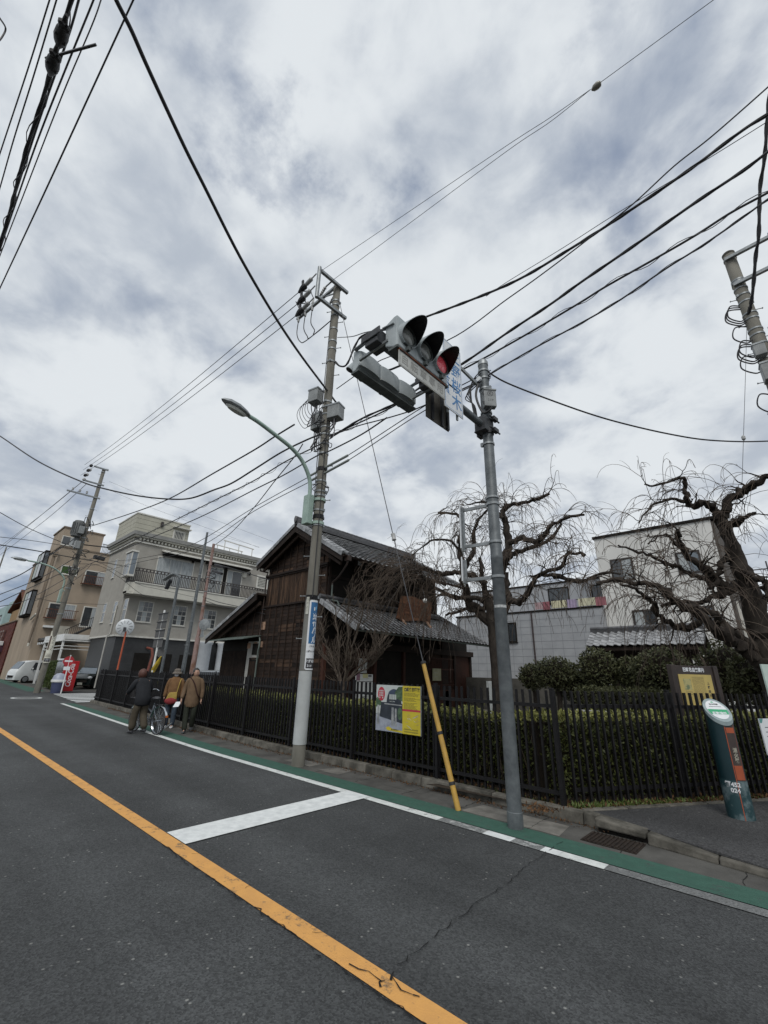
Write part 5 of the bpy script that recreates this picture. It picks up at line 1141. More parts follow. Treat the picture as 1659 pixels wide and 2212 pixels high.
YG, XL, XR = 10.8, -17.45, -13.15          # gable wall plane and its ends
YV = 10.28                                  # roof verge
RX, RZ = -14.95, 7.58                       # ridge
EXR, EZR, EXL, EZL = -11.76, 5.72, -17.75, 6.17
YE = 17.95; YFAR = 18.3
def zroof(x): return RZ-(RZ-EZR)*(x-RX)/(EXR-RX) if x > RX else RZ-(RZ-EZL)*(RX-x)/(RX-EXL)
# core volumes (kept inside the boards)
def hpart(name, m, fn, bevel=0): b = MB(); fn(b); return b.build(name, m, hs, bevel=bevel)
hpart('wall', M_dark, lambda b: b.prism([(XL+.03, 0), (XR-.03, 0), (XR-.03, zroof(XR)-.22), (RX, RZ-.26), (XL+.03, zroof(XL)-.2)], YG+.03, 17.9, axis='y'))
# board rows
def boards(x0f, x1f, z0, z1, y, m, h=.155, proud=.0, jx=None):
    z = z0
    while z < z1-.02:
        hh = min(h, z1-z); zm = z+hh/2; a, c = x0f(z+hh) if callable(x0f) else x0f, x1f(z+hh) if callable(x1f) else x1f
        if c-a < .12: z += h; continue
        cuts = [a]+([q for q in jx if a+.2 < q < c-.2] if jx else [])+[c]
        for i in range(len(cuts)-1):
            b = MB(); t = random.uniform(0, .007)
            b.add([(cuts[i]+.002, y-.022-proud-t, z), (cuts[i+1]-.002, y-.022-proud-t, z), (cuts[i+1]-.002, y, z), (cuts[i]+.002, y, z),
                   (cuts[i]+.002, y-.010-proud, z+hh+.01), (cuts[i+1]-.002, y-.010-proud, z+hh+.01), (cuts[i+1]-.002, y, z+hh+.01), (cuts[i]+.002, y, z+hh+.01)],
                  [(3, 2, 1, 0), (4, 5, 6, 7), (0, 1, 5, 4), (1, 2, 6, 5), (2, 3, 7, 6), (3, 0, 4, 7)])
            mm = m[0] if random.random() > m[2] else m[1]; b.build('wall_board', mm, hs)
        z += h
def battens(xs, z0, z1f, y, w=.035, m=None):
    for x in xs:
        z1 = z1f(x) if callable(z1f) else z1f
        if z1-z0 < .15: continue
        MB().box(x-w/2, x+w/2, y-.065, y-.0, z0, z1).build('batten', m or M_bat, hs)
ZC, ZS = 5.66, 4.26
gl = lambda z: max(XL+.02, RX-(RZ-.24-z)*(RX-EXL)/(RZ-EZL)*1.0)
grr = lambda z: min(XR-.02, RX+(RZ-.24-z)*(EXR-RX)/(RZ-EZR)*1.0)
boards(gl, grr, ZC+.06, RZ-.3, YG, (M_wd, M_wd2, .35), jx=[-15.6, -14.6])
battens(np.arange(XL+.25, XR, .47), ZC+.04, lambda x: zroof(x)-.32, YG)
hpart('cornice', M_beam, lambda b: b.box(XL-.08, XR+.06, YG-.13, YG, ZC-.03, ZC+.05)); hpart('cornice', M_beam, lambda b: b.box(XL-.02, XR+.02, YG-.075, YG, ZC-.10, ZC-.03))
XM = -13.95
k = XL+.02
while k < XM-.05:
    hh = random.uniform(-.01, .01); MB().box(k, k+.095, YG-.03-random.uniform(0, .008), YG+.01, ZS+.04, ZC-.09).build('wall_slat', M_slat if k > XL+.1 else M_wd, hs); k += .115
boards(XM, XR-.02, ZS+.04, ZC-.1, YG, (M_wd2, M_wd, .5)); battens((XM, XM+.38, XR-.04), ZS, ZC-.08, YG, m=M_bat)
hpart('skirting', M_beam, lambda b: b.box(XL-.02, XR+.02, YG-.09, YG, ZS-.03, ZS+.05))
boards(XL+.02, XR-.02, .5, ZS-.03, YG, (M_wd, M_wd2, .12), jx=[-16.2, -15.0, -14.1]); battens(np.arange(XL+.04, XR, .46), .4, ZS-.03, YG)
for (px, py, w, h) in ((563, 1348, .30, .34), (533, 1391, .27, .24), (547, 1389, .25, .24), (558, 1388, .24, .24), (542, 1423, .30, .26), (560, 1292, 0, 0)):
    if not w: continue
    p = V(px+6, py+4, y=YG-.03); MB().box(p.x-w/2, p.x+w/2, YG-.056, YG-.02, p.z-h/2, p.z+h/2).build('patch_board', M_pale, hs)
# roof slabs, barge boards, soffit
def slab(name, m, a, b_, c, d, th):
    A_, B_, C_, D_ = map(Vector, (a, b_, c, d)); n = (B_-A_).cross(D_-A_).normalized(); n = n if n.z > 0 else -n; o = -n*th
    return MB().add([A_, B_, C_, D_, A_+o, B_+o, C_+o, D_+o], [(0, 1, 2, 3), (7, 6, 5, 4), (0, 4, 5, 1), (1, 5, 6, 2), (2, 6, 7, 3), (3, 7, 4, 0)]).build(name, m, hs)
slab('roof', M_beam, (RX, YV, RZ), (EXR, YV, EZR), (EXR, YFAR, EZR), (RX, YFAR, RZ), .09)
slab('roof', M_beam, (EXL, YV, EZL), (RX, YV, RZ), (RX, YFAR, RZ), (EXL, YFAR, EZL), .09)
for (xa, za, xb, zb) in ((RX, RZ-.05, EXR-.02, EZR-.05), (RX, RZ-.05, EXL+.02, EZL-.05)):
    dz = .26; b = MB(); b.prism([(xa, za), (xb, zb), (xb, zb-dz*.8), (xa, za-dz*1.1)], YV-.01, YV+.04, axis='y'); b.build('barge_board', M_beam, hs)
    b = MB(); b.prism([(xa, za-.30), (xb+(.25 if xb < xa else -.3), zb-.16), (xb+(.25 if xb < xa else -.3), zb-.28), (xa, za-.46)], YV+.18, YV+.26, axis='y'); b.build('barge_board', M_bat, hs)
for y in np.arange(YG+.3, YE, .9): MB().beam((XR, y, zroof(XR)-.28), (EXR-.35, y, EZR-.02), .08, .10).build('rafter', M_beam, hs)
for y in (11.6, 12.9, 13.9, 14.9): MB().box(XR+.9, XR+1.0, y-.05, y+.05, EZR-.1, EZR+.14).build('rafter_end', M_galv2, hs)
# tiles: every field collects positions, the nearest 300 become single tiles
TW, TH = .268, .235
def tile_mesh(name='roof_tile', m=M_tile, w=TW, h=TH):
    b = MB(); n = 6; xs = [w*(i/n) for i in range(n+1)]
    def zz(t): return .034*math.cos(PI*t*1.15)*(1 if t < .62 else .9)+(.03*max(0, (t-.80)/.2))
    vs = []
    for y, l in ((-.01, .030), (h+.03, .004)):
        for i, x in enumerate(xs): vs.append((x, y, zz(i/n)+l))
    for i, x in enumerate(xs): vs.append((x, -.01, zz(i/n)+.004))
    k = n+1; fs = [(i, i+1, k+i+1, k+i) for i in range(n)]+[(2*k+i, 2*k+i+1, i+1, i) for i in range(n)]
    b.add(vs, fs); me = b.mesh(name, m); return me
tmesh = tile_mesh(); FIELD = []
def field(o, u, v, cols, rows, skip=None):
    o, u, v = Vector(o), Vector(u).normalized(), Vector(v).normalized(); n = u.cross(v)
    R = Matrix((u, v, n)).transposed().to_4x4()
    for r in range(rows):
        for c in range(cols):
            p = o+u*(c*TW)+v*(r*TH)+n*.018
            if skip and skip(p, r, c): continue
            j = Matrix.Rotation(random.gauss(0, .010), 4, 'Z') @ Matrix.Rotation(random.gauss(0, .008), 4, 'X')
            FIELD.append(Matrix.Translation(p+n*random.uniform(-.004, .004)) @ R @ j)
sv = Vector((RX-EXR, 0, RZ-EZR)); ncol = int((YFAR-YV-.1)/TW); nrow = int((sv.length-.12)/TH)
field((EXR, YV+.06, EZR), (0, 1, 0), sv, ncol, nrow)
# lower roof over the shop front
LX, LZ, LTX, LTZ = -10.87, 2.97, -13.1, 4.16; YL0, YL1 = 10.35, 19.25
slab('roof', M_beam, (LTX, YL0, LTZ), (LX, YL0, LZ), (LX, YL1, LZ), (LTX, YL1, LTZ), .08)
sv2 = Vector((LTX-LX, 0, LTZ-LZ)); field((LX, YL0+.05, LZ), (0, 1, 0), sv2, int((YL1-YL0-.1)/TW), int(sv2.length/TH))
# rear wing: the same slope carried on up to a higher ridge beyond the upper storey
WX, WZ = -15.2, LTZ+(LTX+15.2)*(LTZ-LZ)/(LX-LTX)
slab('roof', M_beam, (WX, 18.0, WZ), (LTX, 18.0, LTZ), (LTX, YL1, LTZ), (WX, YL1, WZ), .08)
field((LTX, 18.02, LTZ), (0, 1, 0), sv2, 4, int(2.2/TH))
b = MB(); b.prism([(WX, 0), (LTX, 0), (LTX, LTZ-.1), (WX, WZ-.1)], 18.35, YL1-.4, axis='y'); b.build('wall', M_wd, hs)
o = Matrix.Identity(4); FIELD.sort(key=lambda M_: (M_.translation-CAM).length)
hoff = _off(hs)
for M_ in FIELD[:300]:
    o = bpy.data.objects.new('roof_tile', tmesh); COL.objects.link(o); o.parent = hs; M2 = M_.copy(); M2.translation = M_.translation-hoff; o.matrix_local = M2
tv = np.array([v.co for v in tmesh.vertices]); tf = np.array([list(p.vertices) for p in tmesh.polygons])
def join_field(mats, parent, name='roof_tile', m=M_tile):
    if not mats: return
    V_ = []; F_ = []; off = np.array(_off(parent))
    for i, M_ in enumerate(mats): A_ = np.array(M_); V_.append(tv @ A_[:3, :3].T+A_[:3, 3]-off); F_.append(tf+i*len(tv))
    me = fast_mesh(name, np.concatenate(V_), np.concatenate(F_), m); o = bpy.data.objects.new(name, me); COL.objects.link(o); o.parent = parent; o['kind'] = 'stuff'; return o
join_field(FIELD[300:], hs)
# ridges: stacked courses with round capping
def ridge(a, c, h=.26, w=.26, parent=hs, step=.3, m=M_tiled):
    a, c = Vector(a), Vector(c); d = (c-a).normalized(); L_ = (c-a).length; u = Vector((0, 0, 1))
    for k in range(4): MB().beam(a+u*(h*k/4+.03), c+u*(h*k/4+.03), w-.03*k, h/4-.012, up=u).build('ridge_course', m, parent)
    n = int(L_/step); cm = None
    for i in range(n):
        p = a+d*(i*step)+u*(h+.03); b = MB(); b.tube([p, p+d*(step*.96)], [.082, .074], 9); b.build('ridge_tile', m, parent, smooth=True)
ridge((RX, YV-.02, RZ+.02), (RX, YFAR, RZ+.02))
b = MB(); b.ball((RX, YV-.06, RZ+.22), .16, 14, 8, (.5, .3, 1.1)); b.build('ridge_end_tile', M_tiled, hs, smooth=True)
b = MB(); b.box(RX-.2, RX+.2, YFAR-.02, YFAR+.08, RZ, RZ+.42); b.build('ridge_end_tile', M_tiled, hs, bevel=.05)
# verge tiles: a course of round tiles down the edge and the hanging edge tiles
def verge(a, c, parent=hs, r=.068, step=.235, hang=True, m=M_tile, side=-1):
    a, c = Vector(a), Vector(c); d = (c-a).normalized(); n_ = int((c-a).length/step); up = Vector((0, 0, 1))
    for i in range(n_):
        p = a+d*(i*step)+up*.07
        b = MB(); b.tube([p+up*.012, p+d*(step*1.02)], [r*1.02, r*.95], 9); b.build('verge_tile', m, parent, smooth=True)
        if hang: q = p+Vector((0, side*.06, -.055)); b = MB(); b.beam(q, q+d*(step*.97), .025, .13); b.build('verge_edge_tile', m, parent)
verge((EXR, YV+.02, EZR), (RX, YV+.02, RZ)); verge((LX, YL0+.02, LZ), (LTX, YL0+.02, LTZ)); 
verge((EXL, YV+.02, EZL), (RX, YV+.02, RZ), hang=True)
verge((LX, YL0+.30, LZ), (LTX, YL0+.30, LTZ), hang=False)
verge((EXR, YV+.30, EZR), (RX, YV+.30, RZ), hang=False); verge((EXR, YFAR-.05, EZR), (RX, YFAR-.05, RZ), side=1, hang=False)
# hip line on the lower roof and top flashing against the upper wall
ridge((LTX+.08, YL0, LTZ+.0), (LTX+.08, 18.1, LTZ+.0), .12, .14, step=.3)
# gutters and downpipes
M_cop = mat('gutter_brown', (.055, .035, .028), (.035, .024, .02), .45, 6, metal=.3); M_verd = mat('gutter_green', (.12, .15, .135), (.08, .10, .09), .5, 6)
def gutter(a, c, m, r=.055):
    a, c = Vector(a), Vector(c); n = 8; vs = []
    for p in (a, c):
        for i in range(n+1): t = PI+PI*i/n; vs.append((p.x+r*math.cos(t), p.y, p.z+r*math.sin(t)))
    MB().add(vs, [(i, i+1, n+2+i, n+1+i) for i in range(n)]+[(n+1+i, n+2+i, i+1, i) for i in range(n)]).build('gutter', m, hs)
gutter((EXR+.05, YV, EZR-.02), (EXR+.05, YFAR, EZR-.05), M_cop, .06); gutter((LX+.06, YL0, LZ-.02), (LX+.06, YL1, LZ-.06), M_verd, .05)
gutter((EXL-.05, YV, EZL-.02), (EXL-.05, YFAR, EZL-.05), M_cop, .06)
MB().box(EXR-.06, EXR+.14, YV+.15, YV+.33, EZR-.22, EZR-.02).build('gutter_box', M_cop, hs, bevel=.01)
b = MB(); cable_mb(b, [(EXR+.04, YV+.24, EZR-.2), (EXR-.05, YV+.26, EZR-.36), (XR+.55, YG+.05, 5.05), (XR+.18, YG+.12, 4.92), (XR+.15, YG+.12, 4.8)], .038, 8); b.build('downpipe', M_cop, hs, smooth=True)
b = MB(); b.tube([(XR+.15, YG+.12, 4.85), (XR+.15, YG+.12, 4.28), (XR+.2, YG+.14, 4.2), (XR+.42, YG+.2, 4.16), (XR+.48, YG+.22, 4.05), (XR+.48, YG+.22, 3.92)], .032, 8); b.build('downpipe', M_verd, hs, smooth=True)
b = MB(); b.tube([(EXL-.02, YV+.2, EZL-.1), (EXL-.02, YV+.2, 5.95), (XL-.02, YG-.06, 5.86), (XL-.06, YG-.08, 5.75), (XL-.06, YG-.08, 2.95)], .035, 8); b.build('downpipe', M_cop, hs, smooth=True)
b = MB(); b.tube([(XL-.06, YG-.08, 2.95), (XL+.02, YG-.1, 2.85), (XL+.05, YG-.1, 2.6), (XL-.02, YG-.1, 2.4), (XL-.02, YG-.1, .3)], .035, 8); b.build('downpipe', M_verd, hs, smooth=True)
# upper side wall: posts, lattice window
hpart('wall', M_dark, lambda b: b.box(XR-.04, XR, YG, 17.9, 3.9, zroof(XR)-.2))
for y in (YG+.06, 12.2, 14.2, 16.2, 17.85): MB().box(XR-.02, XR+.06, y-.06, y+.06, 3.9, zroof(XR)-.2).build('post', M_beam, hs)
for z in (4.25, 5.2): MB().box(XR-.02, XR+.05, YG, 17.9, z-.05, z+.05).build('rail', M_beam, hs)
lat = MB()
for y in np.arange(12.35, 17.7, .075): lat = MB().box(XR+.005, XR+.03, y, y+.03, 4.3, 5.15); lat.build('lattice_bar', M_beam if random.random() > .3 else M_bat, hs)
MB().box(XR-.02, XR+.05, 17.82, 18.0, 3.9, 5.3).build('corner_post', M_dark, hs)
# ---- lean-to on the left
LTXt, LTZt = XL, 4.72; LEx, LEz = -21.75, 3.0
slab('roof', M_beam, (LEx, YV, LEz), (LTXt, YV, LTZt+.15), (LTXt, 15.2, LTZt+.15), (LEx, 15.2, LEz), .09)
verge((LEx, YV+.02, LEz), (LTXt, YV+.02, LTZt+.15), hang=True)
b = MB(); b.prism([(LEx, LEz-.04), (LTXt, LTZt+.1), (LTXt, LTZt-.18), (LEx, LEz-.24)], YV-.01, YV+.04, axis='y'); b.build('barge_board', M_beam, hs)
b = MB(); b.prism([(LEx+.5, LEz-.05), (LTXt, LTZt-.22), (LTXt, LTZt-.38), (LEx+.5, LEz-.2)], YV+.2, YV+.28, axis='y'); b.build('barge_board', M_bat, hs)
lz = lambda x: LEz+(LTZt-LEz)*(x-LEx)/(LTXt-LEx)
hpart('wall', M_dark, lambda b: b.prism([(-20.85, 0), (XL, 0), (XL, LTZt-.1), (-20.85, lz(-20.85)-.1)], YG+.03, 15.0, axis='y'))
boards(lambda z: max(-20.8, LEx+(z-LEz+.2)*(LTXt-LEx)/(LTZt-LEz)), XL-.05, 3.05, LTZt-.15, YG, (M_wd, M_wd2, .12)); battens(np.arange(-20.3, XL, .52), 3.0, lambda x: lz(x)-.15, YG)
MB().beam((LEx+.3, YG-.02, 3.0), (XL, YG-.02, 3.0), .05, .12).build('lintel', M_beam, hs)
b = MB(); b.add([(-20.5, YG, 3.06), (-16.55-.9, YG, 3.06), (-17.5, YG-.85, 2.88), (-20.7, YG-.85, 2.86), (-20.5, YG, 3.02), (-17.45, YG, 3.02), (-17.5, YG-.85, 2.84), (-20.7, YG-.85, 2.82)], [(0, 1, 2, 3), (7, 6, 5, 4), (0, 4, 5, 1), (1, 5, 6, 2), (2, 6, 7, 3), (3, 7, 4, 0)]); b.build('canopy', M_verd, hs)
dl, dr = V(479, 1420, y=YG-.02).x, V(534, 1420, y=YG-.02).x
MB().box(dl, dr, YG-.03, YG, .1, 2.8).build('sliding_door', M_dark, hs)
for x in np.arange(dl+.1, dr-.1, .085): MB().box(x, x+.03, YG-.06, YG-.03, .3, 2.4).build('lattice_bar', M_beam, hs)
MB().box(dr, dr+.30, YG-.05, YG, .1, 2.8).build('plaster_panel', M_plas, hs); MB().box(dr+.3, XL-.02, YG-.05, YG, 2.02, 2.8).build('plaster_panel', M_plas, hs)
MB().box(dr+.42, XL-.12, YG-.07, YG-.045, 2.22, 2.7).build('transom', M_dark, hs)
MB().box(dr+.34, XL-.06, YG-.07, YG-.02, .2, 2.02).build('door', M_dark, hs)
for x in np.arange(dr+.38, XL-.1, .06): MB().box(x, x+.022, YG-.09, YG-.07, .7, 1.95).build('lattice_bar', M_bat, hs)
for x in (dr+.32, XL-.08): MB().box(x, x+.06, YG-.1, YG-.04, .1, 2.08).build('door_post', M_beam, hs)
for z in (2.04, 1.0): MB().box(dr+.3, XL-.02, YG-.1, YG-.045, z, z+.06).build('door_rail', M_beam, hs)
pm_ = V(426, 1455, y=9.0); 
# ---- shop front under the lower eave
SX = -13.1
hpart('wall', M_dark, lambda b: b.box(SX-.3, SX-.25, YG, 21, 0, 3.2)); hpart('soffit', M_beam, lambda b: b.box(SX, SX+.15, YG, 21, 2.5, 2.75))
for y in (YG+.05, 12.1, 13.58, 15.43, 17.1, 19.4, 20.9): MB().box(SX-.12, SX+.04, y-.07, y+.07, 0, 2.6).build('post', M_redw if y < 16 else M_beam, hs)
for y in np.arange(12.2, 13.5, .09): MB().box(SX-.05, SX-.02, y, y+.045, .3, 2.5).build('lattice_bar', M_redw, hs)
MB().box(SX-.09, SX-.06, 12.15, 13.5, .2, 2.5).build('shutter', M_dark, hs)
for y in np.arange(17.2, 19.3, .085): MB().box(SX-.04, SX-.01, y, y+.04, .9, 2.3).build('lattice_bar', M_redw, hs)
for z in (.85, 1.1, 1.8, 2.3): MB().box(SX-.05, SX+.01, 17.15, 19.35, z, z+.05).build('lattice_rail', M_redw, hs)
MB().box(SX-.12, SX-.06, 17.1, 19.4, .1, 2.5).build('shutter', M_wd2, hs); MB().box(SX-.04, SX+.0, 17.15, 19.35, .1, .85).build('panel', M_redw, hs)
MB().box(SX-.1, SX-.05, 19.4, 20.9, .1, 2.5).build('door', M_redw, hs)
boards_ = [MB().box(SX-.02, SX+.01, YG+.1, 12.0, z, z+.15).build('wall_board', M_wd, hs) for z in np.arange(.3, 2.6, .16)]
for y in np.arange(11.0, 19, .42): MB().beam((SX, y, 3.95-.08), (LX-.15, y, LZ+.0), .05, .07).build('rafter', M_beam, hs)
# papers and boards shown at the shop front
def sheet(name, lab, cat, px0, py0, px1, py1, x, m, lines=5, seed=0, ink=None):
    a, c = V(px0, py0, x=x), V(px1, py1, x=x); y0, y1, z1, z0 = a.y, c.y, a.z, c.z
    r = thing(name, lab, cat, (x, (y0+y1)/2, z0)); MB().box(x-.01, x, y0, y1, z0, z1).build('sheet', m, r); rp = random.Random(seed)
    for k in range(lines):
        z = z1-(k+1)*(z1-z0)/(lines+1); MB().box(x, x+.001, y0+.12*(y1-y0), y1-(.12+.3*rp.random())*(y1-y0), z, z+.012).build('print_line', ink or mat('paper_print', (.35, .36, .34), None, .7), r)
    return r
d2 = lambda zx, zy: ((1400+zx*.3617)/1.8228, (2100+zy*.3617)/1.8228)
M_paper = mat('paper_white', (.55, .57, .56), (.48, .50, .49), .8, 5); M_papery = mat('paper_old', (.36, .35, .24), (.26, .26, .17), .8, 4)
sheet('notice_paper', 'tall white notice sheet on the shop lattice left of the dark doorway', 'notice', *d2(38, 1362), *d2(122, 1522), SX+.05, M_paper, 9, 1)
sheet('notice_paper', 'yellowed sheet on the reddish lattice, right of the yellow guy guard', 'notice', *d2(838, 1470), *d2(933, 1605), SX+.05, M_papery, 2, 2)
wbm = sheet('notice_board', 'white standing board with picture and print in front of the shop, over the hedge', 'notice board', *d2(2, 1532), *d2(187, 1612), -11.9, M_paper, 4, 3)
a = V(*d2(2, 1612), x=-11.9); c = V(*d2(187, 1612), x=-11.9); MB().box(-11.93, -11.9, a.y, c.y, .1, a.z-.02).build('lower_panel', M_paper, wbm); 
MB().box(-11.9, -11.895, a.y+.02, a.y+.2, a.z+.03, a.z+.27).build('picture', mat('picture_purple', (.10, .06, .12), (.25, .12, .12), .6, 40), wbm); MB().box(-11.9, -11.895, a.y+.34, a.y+.6, a.z+.12, a.z+.26).build('picture', mat('picture_cream', (.45, .43, .22), None, .6), wbm)
MB().box(-11.9, -11.895, a.y+.63, a.y+.8, a.z+.16, a.z+.22).build('picture', M_ink, wbm)
a, c = V(798, 1491, x=-12.6), V(829, 1530, x=-12.6)
tag(MB().box(-12.62, -12.6, V(800, 1500, x=-12.6).y-.9, V(800, 1500, x=-12.6).y-.45, .1, 1.2).build('white_board', M_paper), 'plain white board half hidden behind the bare shrub by the shop', 'board')
wb = thing('sign_post_box', 'white post with a small dark emblem standing right of the shop, beside the trunk', 'post', (-9.5, 16.6, 0))
a, c = V(*d2(1450, 1610), x=-9.5), V(*d2(1525, 1660), x=-9.5); MB().box(-9.62, -9.5, a.y, c.y, .1, a.z).build('panel', M_paper, wb, bevel=.01)
MB().lathe([(.0, .008), (.07, .006), (.075, 0)], (-9.5, (a.y+c.y)/2+.05, a.z-.28), 12, (1, 0, 0)).build('emblem', mat('emblem_dark', (.12, .03, .05), None, .5), wb)
# ---- carved shop sign on the lower roof and the globe lamp
sg = thing('shop_signboard', 'large weathered wooden signboard standing on the lower tiled roof', 'signboard', (-12.0, 14.9, 3.6))
sx_ = -12.0; pts = [V(*d2(*q), x=sx_) for q in ((455, 925), (510, 680), (640, 690), (690, 715), (835, 755), (815, 985), (720, 950), (520, 960))]
b = MB(); n = len(pts); b.add([(sx_-.09, p.y, p.z) for p in pts]+[(sx_, p.y, p.z) for p in pts], [tuple(range(n)), tuple(range(2*n-1, n-1, -1))]+[(i, n+i, n+(i+1) % n, (i+1) % n) for i in range(n)])
M_sgn = mat('sign_wood', (.13, .058, .030), (.055, .028, .017), .8, 3, 8, bump=.006, bscale=9, stretch=(1, 1, 2)); b.build('board', M_sgn, sg, bevel=.01)
rp = random.Random(3)
for k, (ch) in enumerate('吉田屋'): text(ch, .62, mat('sign_carving', (.075, .032, .018), None, .8), sg, frame((sx_+.001, pts[1].y+.32+.58*k, 4.17-.05*k), (0, 1, 0), (0, 0, 1)), depth=.012, bold=.006)
for q in ((520, 960), (780, 980)): p = V(*d2(*q), x=sx_); b = MB(); b.beam((sx_-.05, p.y, p.z+.1), (sx_+.18, p.y+.05, p.z-.22), .14, .06); b.build('foot', M_pale, sg)
for y in (pts[1].y+.1, pts[4].y-.15): MB().beam((sx_-.08, y, 4.4), (XR+.02, y, 4.8), .03, .03).build('stay', M_wire, sg)
gp = V(*d2(755, 733), x=-11.75); gl_ = thing('globe_lamp', 'round white globe lamp above the shop signboard', 'lamp', gp)
MB().ball(tuple(gp), .105, 18, 12).build('globe', mat('globe_white', (.75, .76, .74), (.7, .71, .69), .3, 3), gl_, smooth=True); b = MB(); b.tube([gp+Vector((0, 0, .09)), gp+Vector((-.1, 0, .5)), gp+Vector((-.9, 0, .75))], .012, 6); b.build('arm', M_wire, gl_)
# ================================================================== TREES AND SHRUBS
M_bark = mat('cherry_bark', (0.018, 0.014, 0.012), (0.048, 0.040, 0.033), 0.9, 7, 8, bump=.012, bscale=22, stretch=(1, 1, .5))
M_twig = mat('bare_twig', (0.055, 0.042, 0.034), (0.10, 0.078, 0.06), 0.85, 4)
M_stem = mat('shrub_bark', (0.12, 0.095, 0.075), (0.06, 0.048, 0.038), 0.9, 9, bump=.003)
def limb(root, px, y0, y1, r0, r1, name='branch', m=None, wob=.10, seed=0, sub=4):
    """limb following its picture outline, wandering in depth from y0 to y1; returns its centre line"""
    rr = random.Random(seed+len(px)*7); n = len(px); pts = []
    for i, (x, y) in enumerate(px):
        t = i/(n-1); yy = y0+(y1-y0)*t+(wob*rr.uniform(-1, 1) if 0 < i < n-1 else 0); pts.append(V(x, y, y=yy))
    out = []
    for i in range(n-1):
        p0 = pts[max(i-1, 0)]; p1 = pts[i]; p2 = pts[i+1]; p3 = pts[min(i+2, n-1)]
        for k in range(sub): t = k/sub; out.append(0.5*((2*p1)+(p2-p0)*t+(2*p0-5*p1+4*p2-p3)*t*t+(3*p1-p0-3*p2+p3)*t**3))
    out.append(pts[-1]); m_ = len(out)
    out = [p+Vector((rr.gauss(0, .012), rr.gauss(0, .012), rr.gauss(0, .012))) if 0 < i < m_-1 else p for i, p in enumerate(out)]
    rs = [(r0+(r1-r0)*i/(m_-1))*(1+.42*abs(rr.gauss(0, 1))*(1 if rr.random() < .28 else .18)) for i in range(m_)]
    out = [p+Vector((rr.gauss(0, 1), rr.gauss(0, 1), rr.gauss(0, 1)))*min(.03, r*.28) if 0 < i < m_-1 else p for i, (p, r) in enumerate(zip(out, rs))]
    MB().tube(out, rs, 9).build(name, m or M_bark, root, smooth=True)
    return out, rs
def twig_path(p, d, L_, g, rr, n=8, wig=.10):
    pts = [p.copy()]; d = d.normalized(); s = L_/n
    for i in range(n):
        d = (d+Vector((rr.gauss(0, wig), rr.gauss(0, wig), rr.gauss(0, wig)-g*(i+1)/n))).normalized(); pts.append(pts[-1]+d*s)
    return pts
def crown(root, limbs, rr, per_m, sub_len, tw_len, n_tw=4, side=4, g=.34, rt=.0095, start=.25, lift=.5, dirbias=None):
    B, Tm = MB(), MB(); cnt = 0
    for (out, rs) in limbs:
        L_ = sum((out[i+1]-out[i]).length for i in range(len(out)-1)); k = max(2, int(L_*per_m)); m_ = len(out)
        for q in range(k):
            t = start+(1-start)*(q+rr.random())/k; i = min(int(t*(m_-1)), m_-2); p = out[i].lerp(out[i+1], t*(m_-1)-i)
            a = rr.uniform(0, 2*PI); d = Vector((math.cos(a), math.sin(a), rr.uniform(.0, lift*1.6)))
            if dirbias is not None: d += dirbias*rr.uniform(0, 1)
            SL = sub_len*rr.uniform(.4, 1.2); sp = twig_path(p, d, SL, .10, rr, 5, .28); r_ = max(.010, min(rs[i]*.4, .022))
            B.tube(sp, [r_*(1-.5*j/5) for j in range(6)], 5)
            for w in range(n_tw):
                j = rr.randint(2, 5); dd = (sp[j]-sp[j-1]).normalized()+Vector((rr.gauss(0, .5), rr.gauss(0, .5), rr.uniform(-.3, .35)))
                TL_ = tw_len*rr.uniform(.35, 1.25); tp = twig_path(sp[j], dd, TL_, g, rr, 9, .07); Tm.tube(tp, [rt*(1-.055*z) for z in range(10)], 3, caps=False); cnt += 1
                for z in range(rr.randint(side-2, side+2)):
                    j2 = rr.randint(2, 8); d3 = (tp[j2]-tp[j2-1]).normalized()+Vector((rr.gauss(0, .5), rr.gauss(0, .5), rr.gauss(-.1, .35)))
                    Tm.tube(twig_path(tp[j2], d3, TL_*rr.uniform(.12, .40), g*.8, rr, 4, .1), [rt*.62, rt*.58, rt*.52, rt*.46, rt*.38], 3, caps=False)
    o = B.build('branchlets', M_bark, root); o['kind'] = 'stuff'; o = Tm.build('twigs', M_twig, root); o['kind'] = 'stuff'
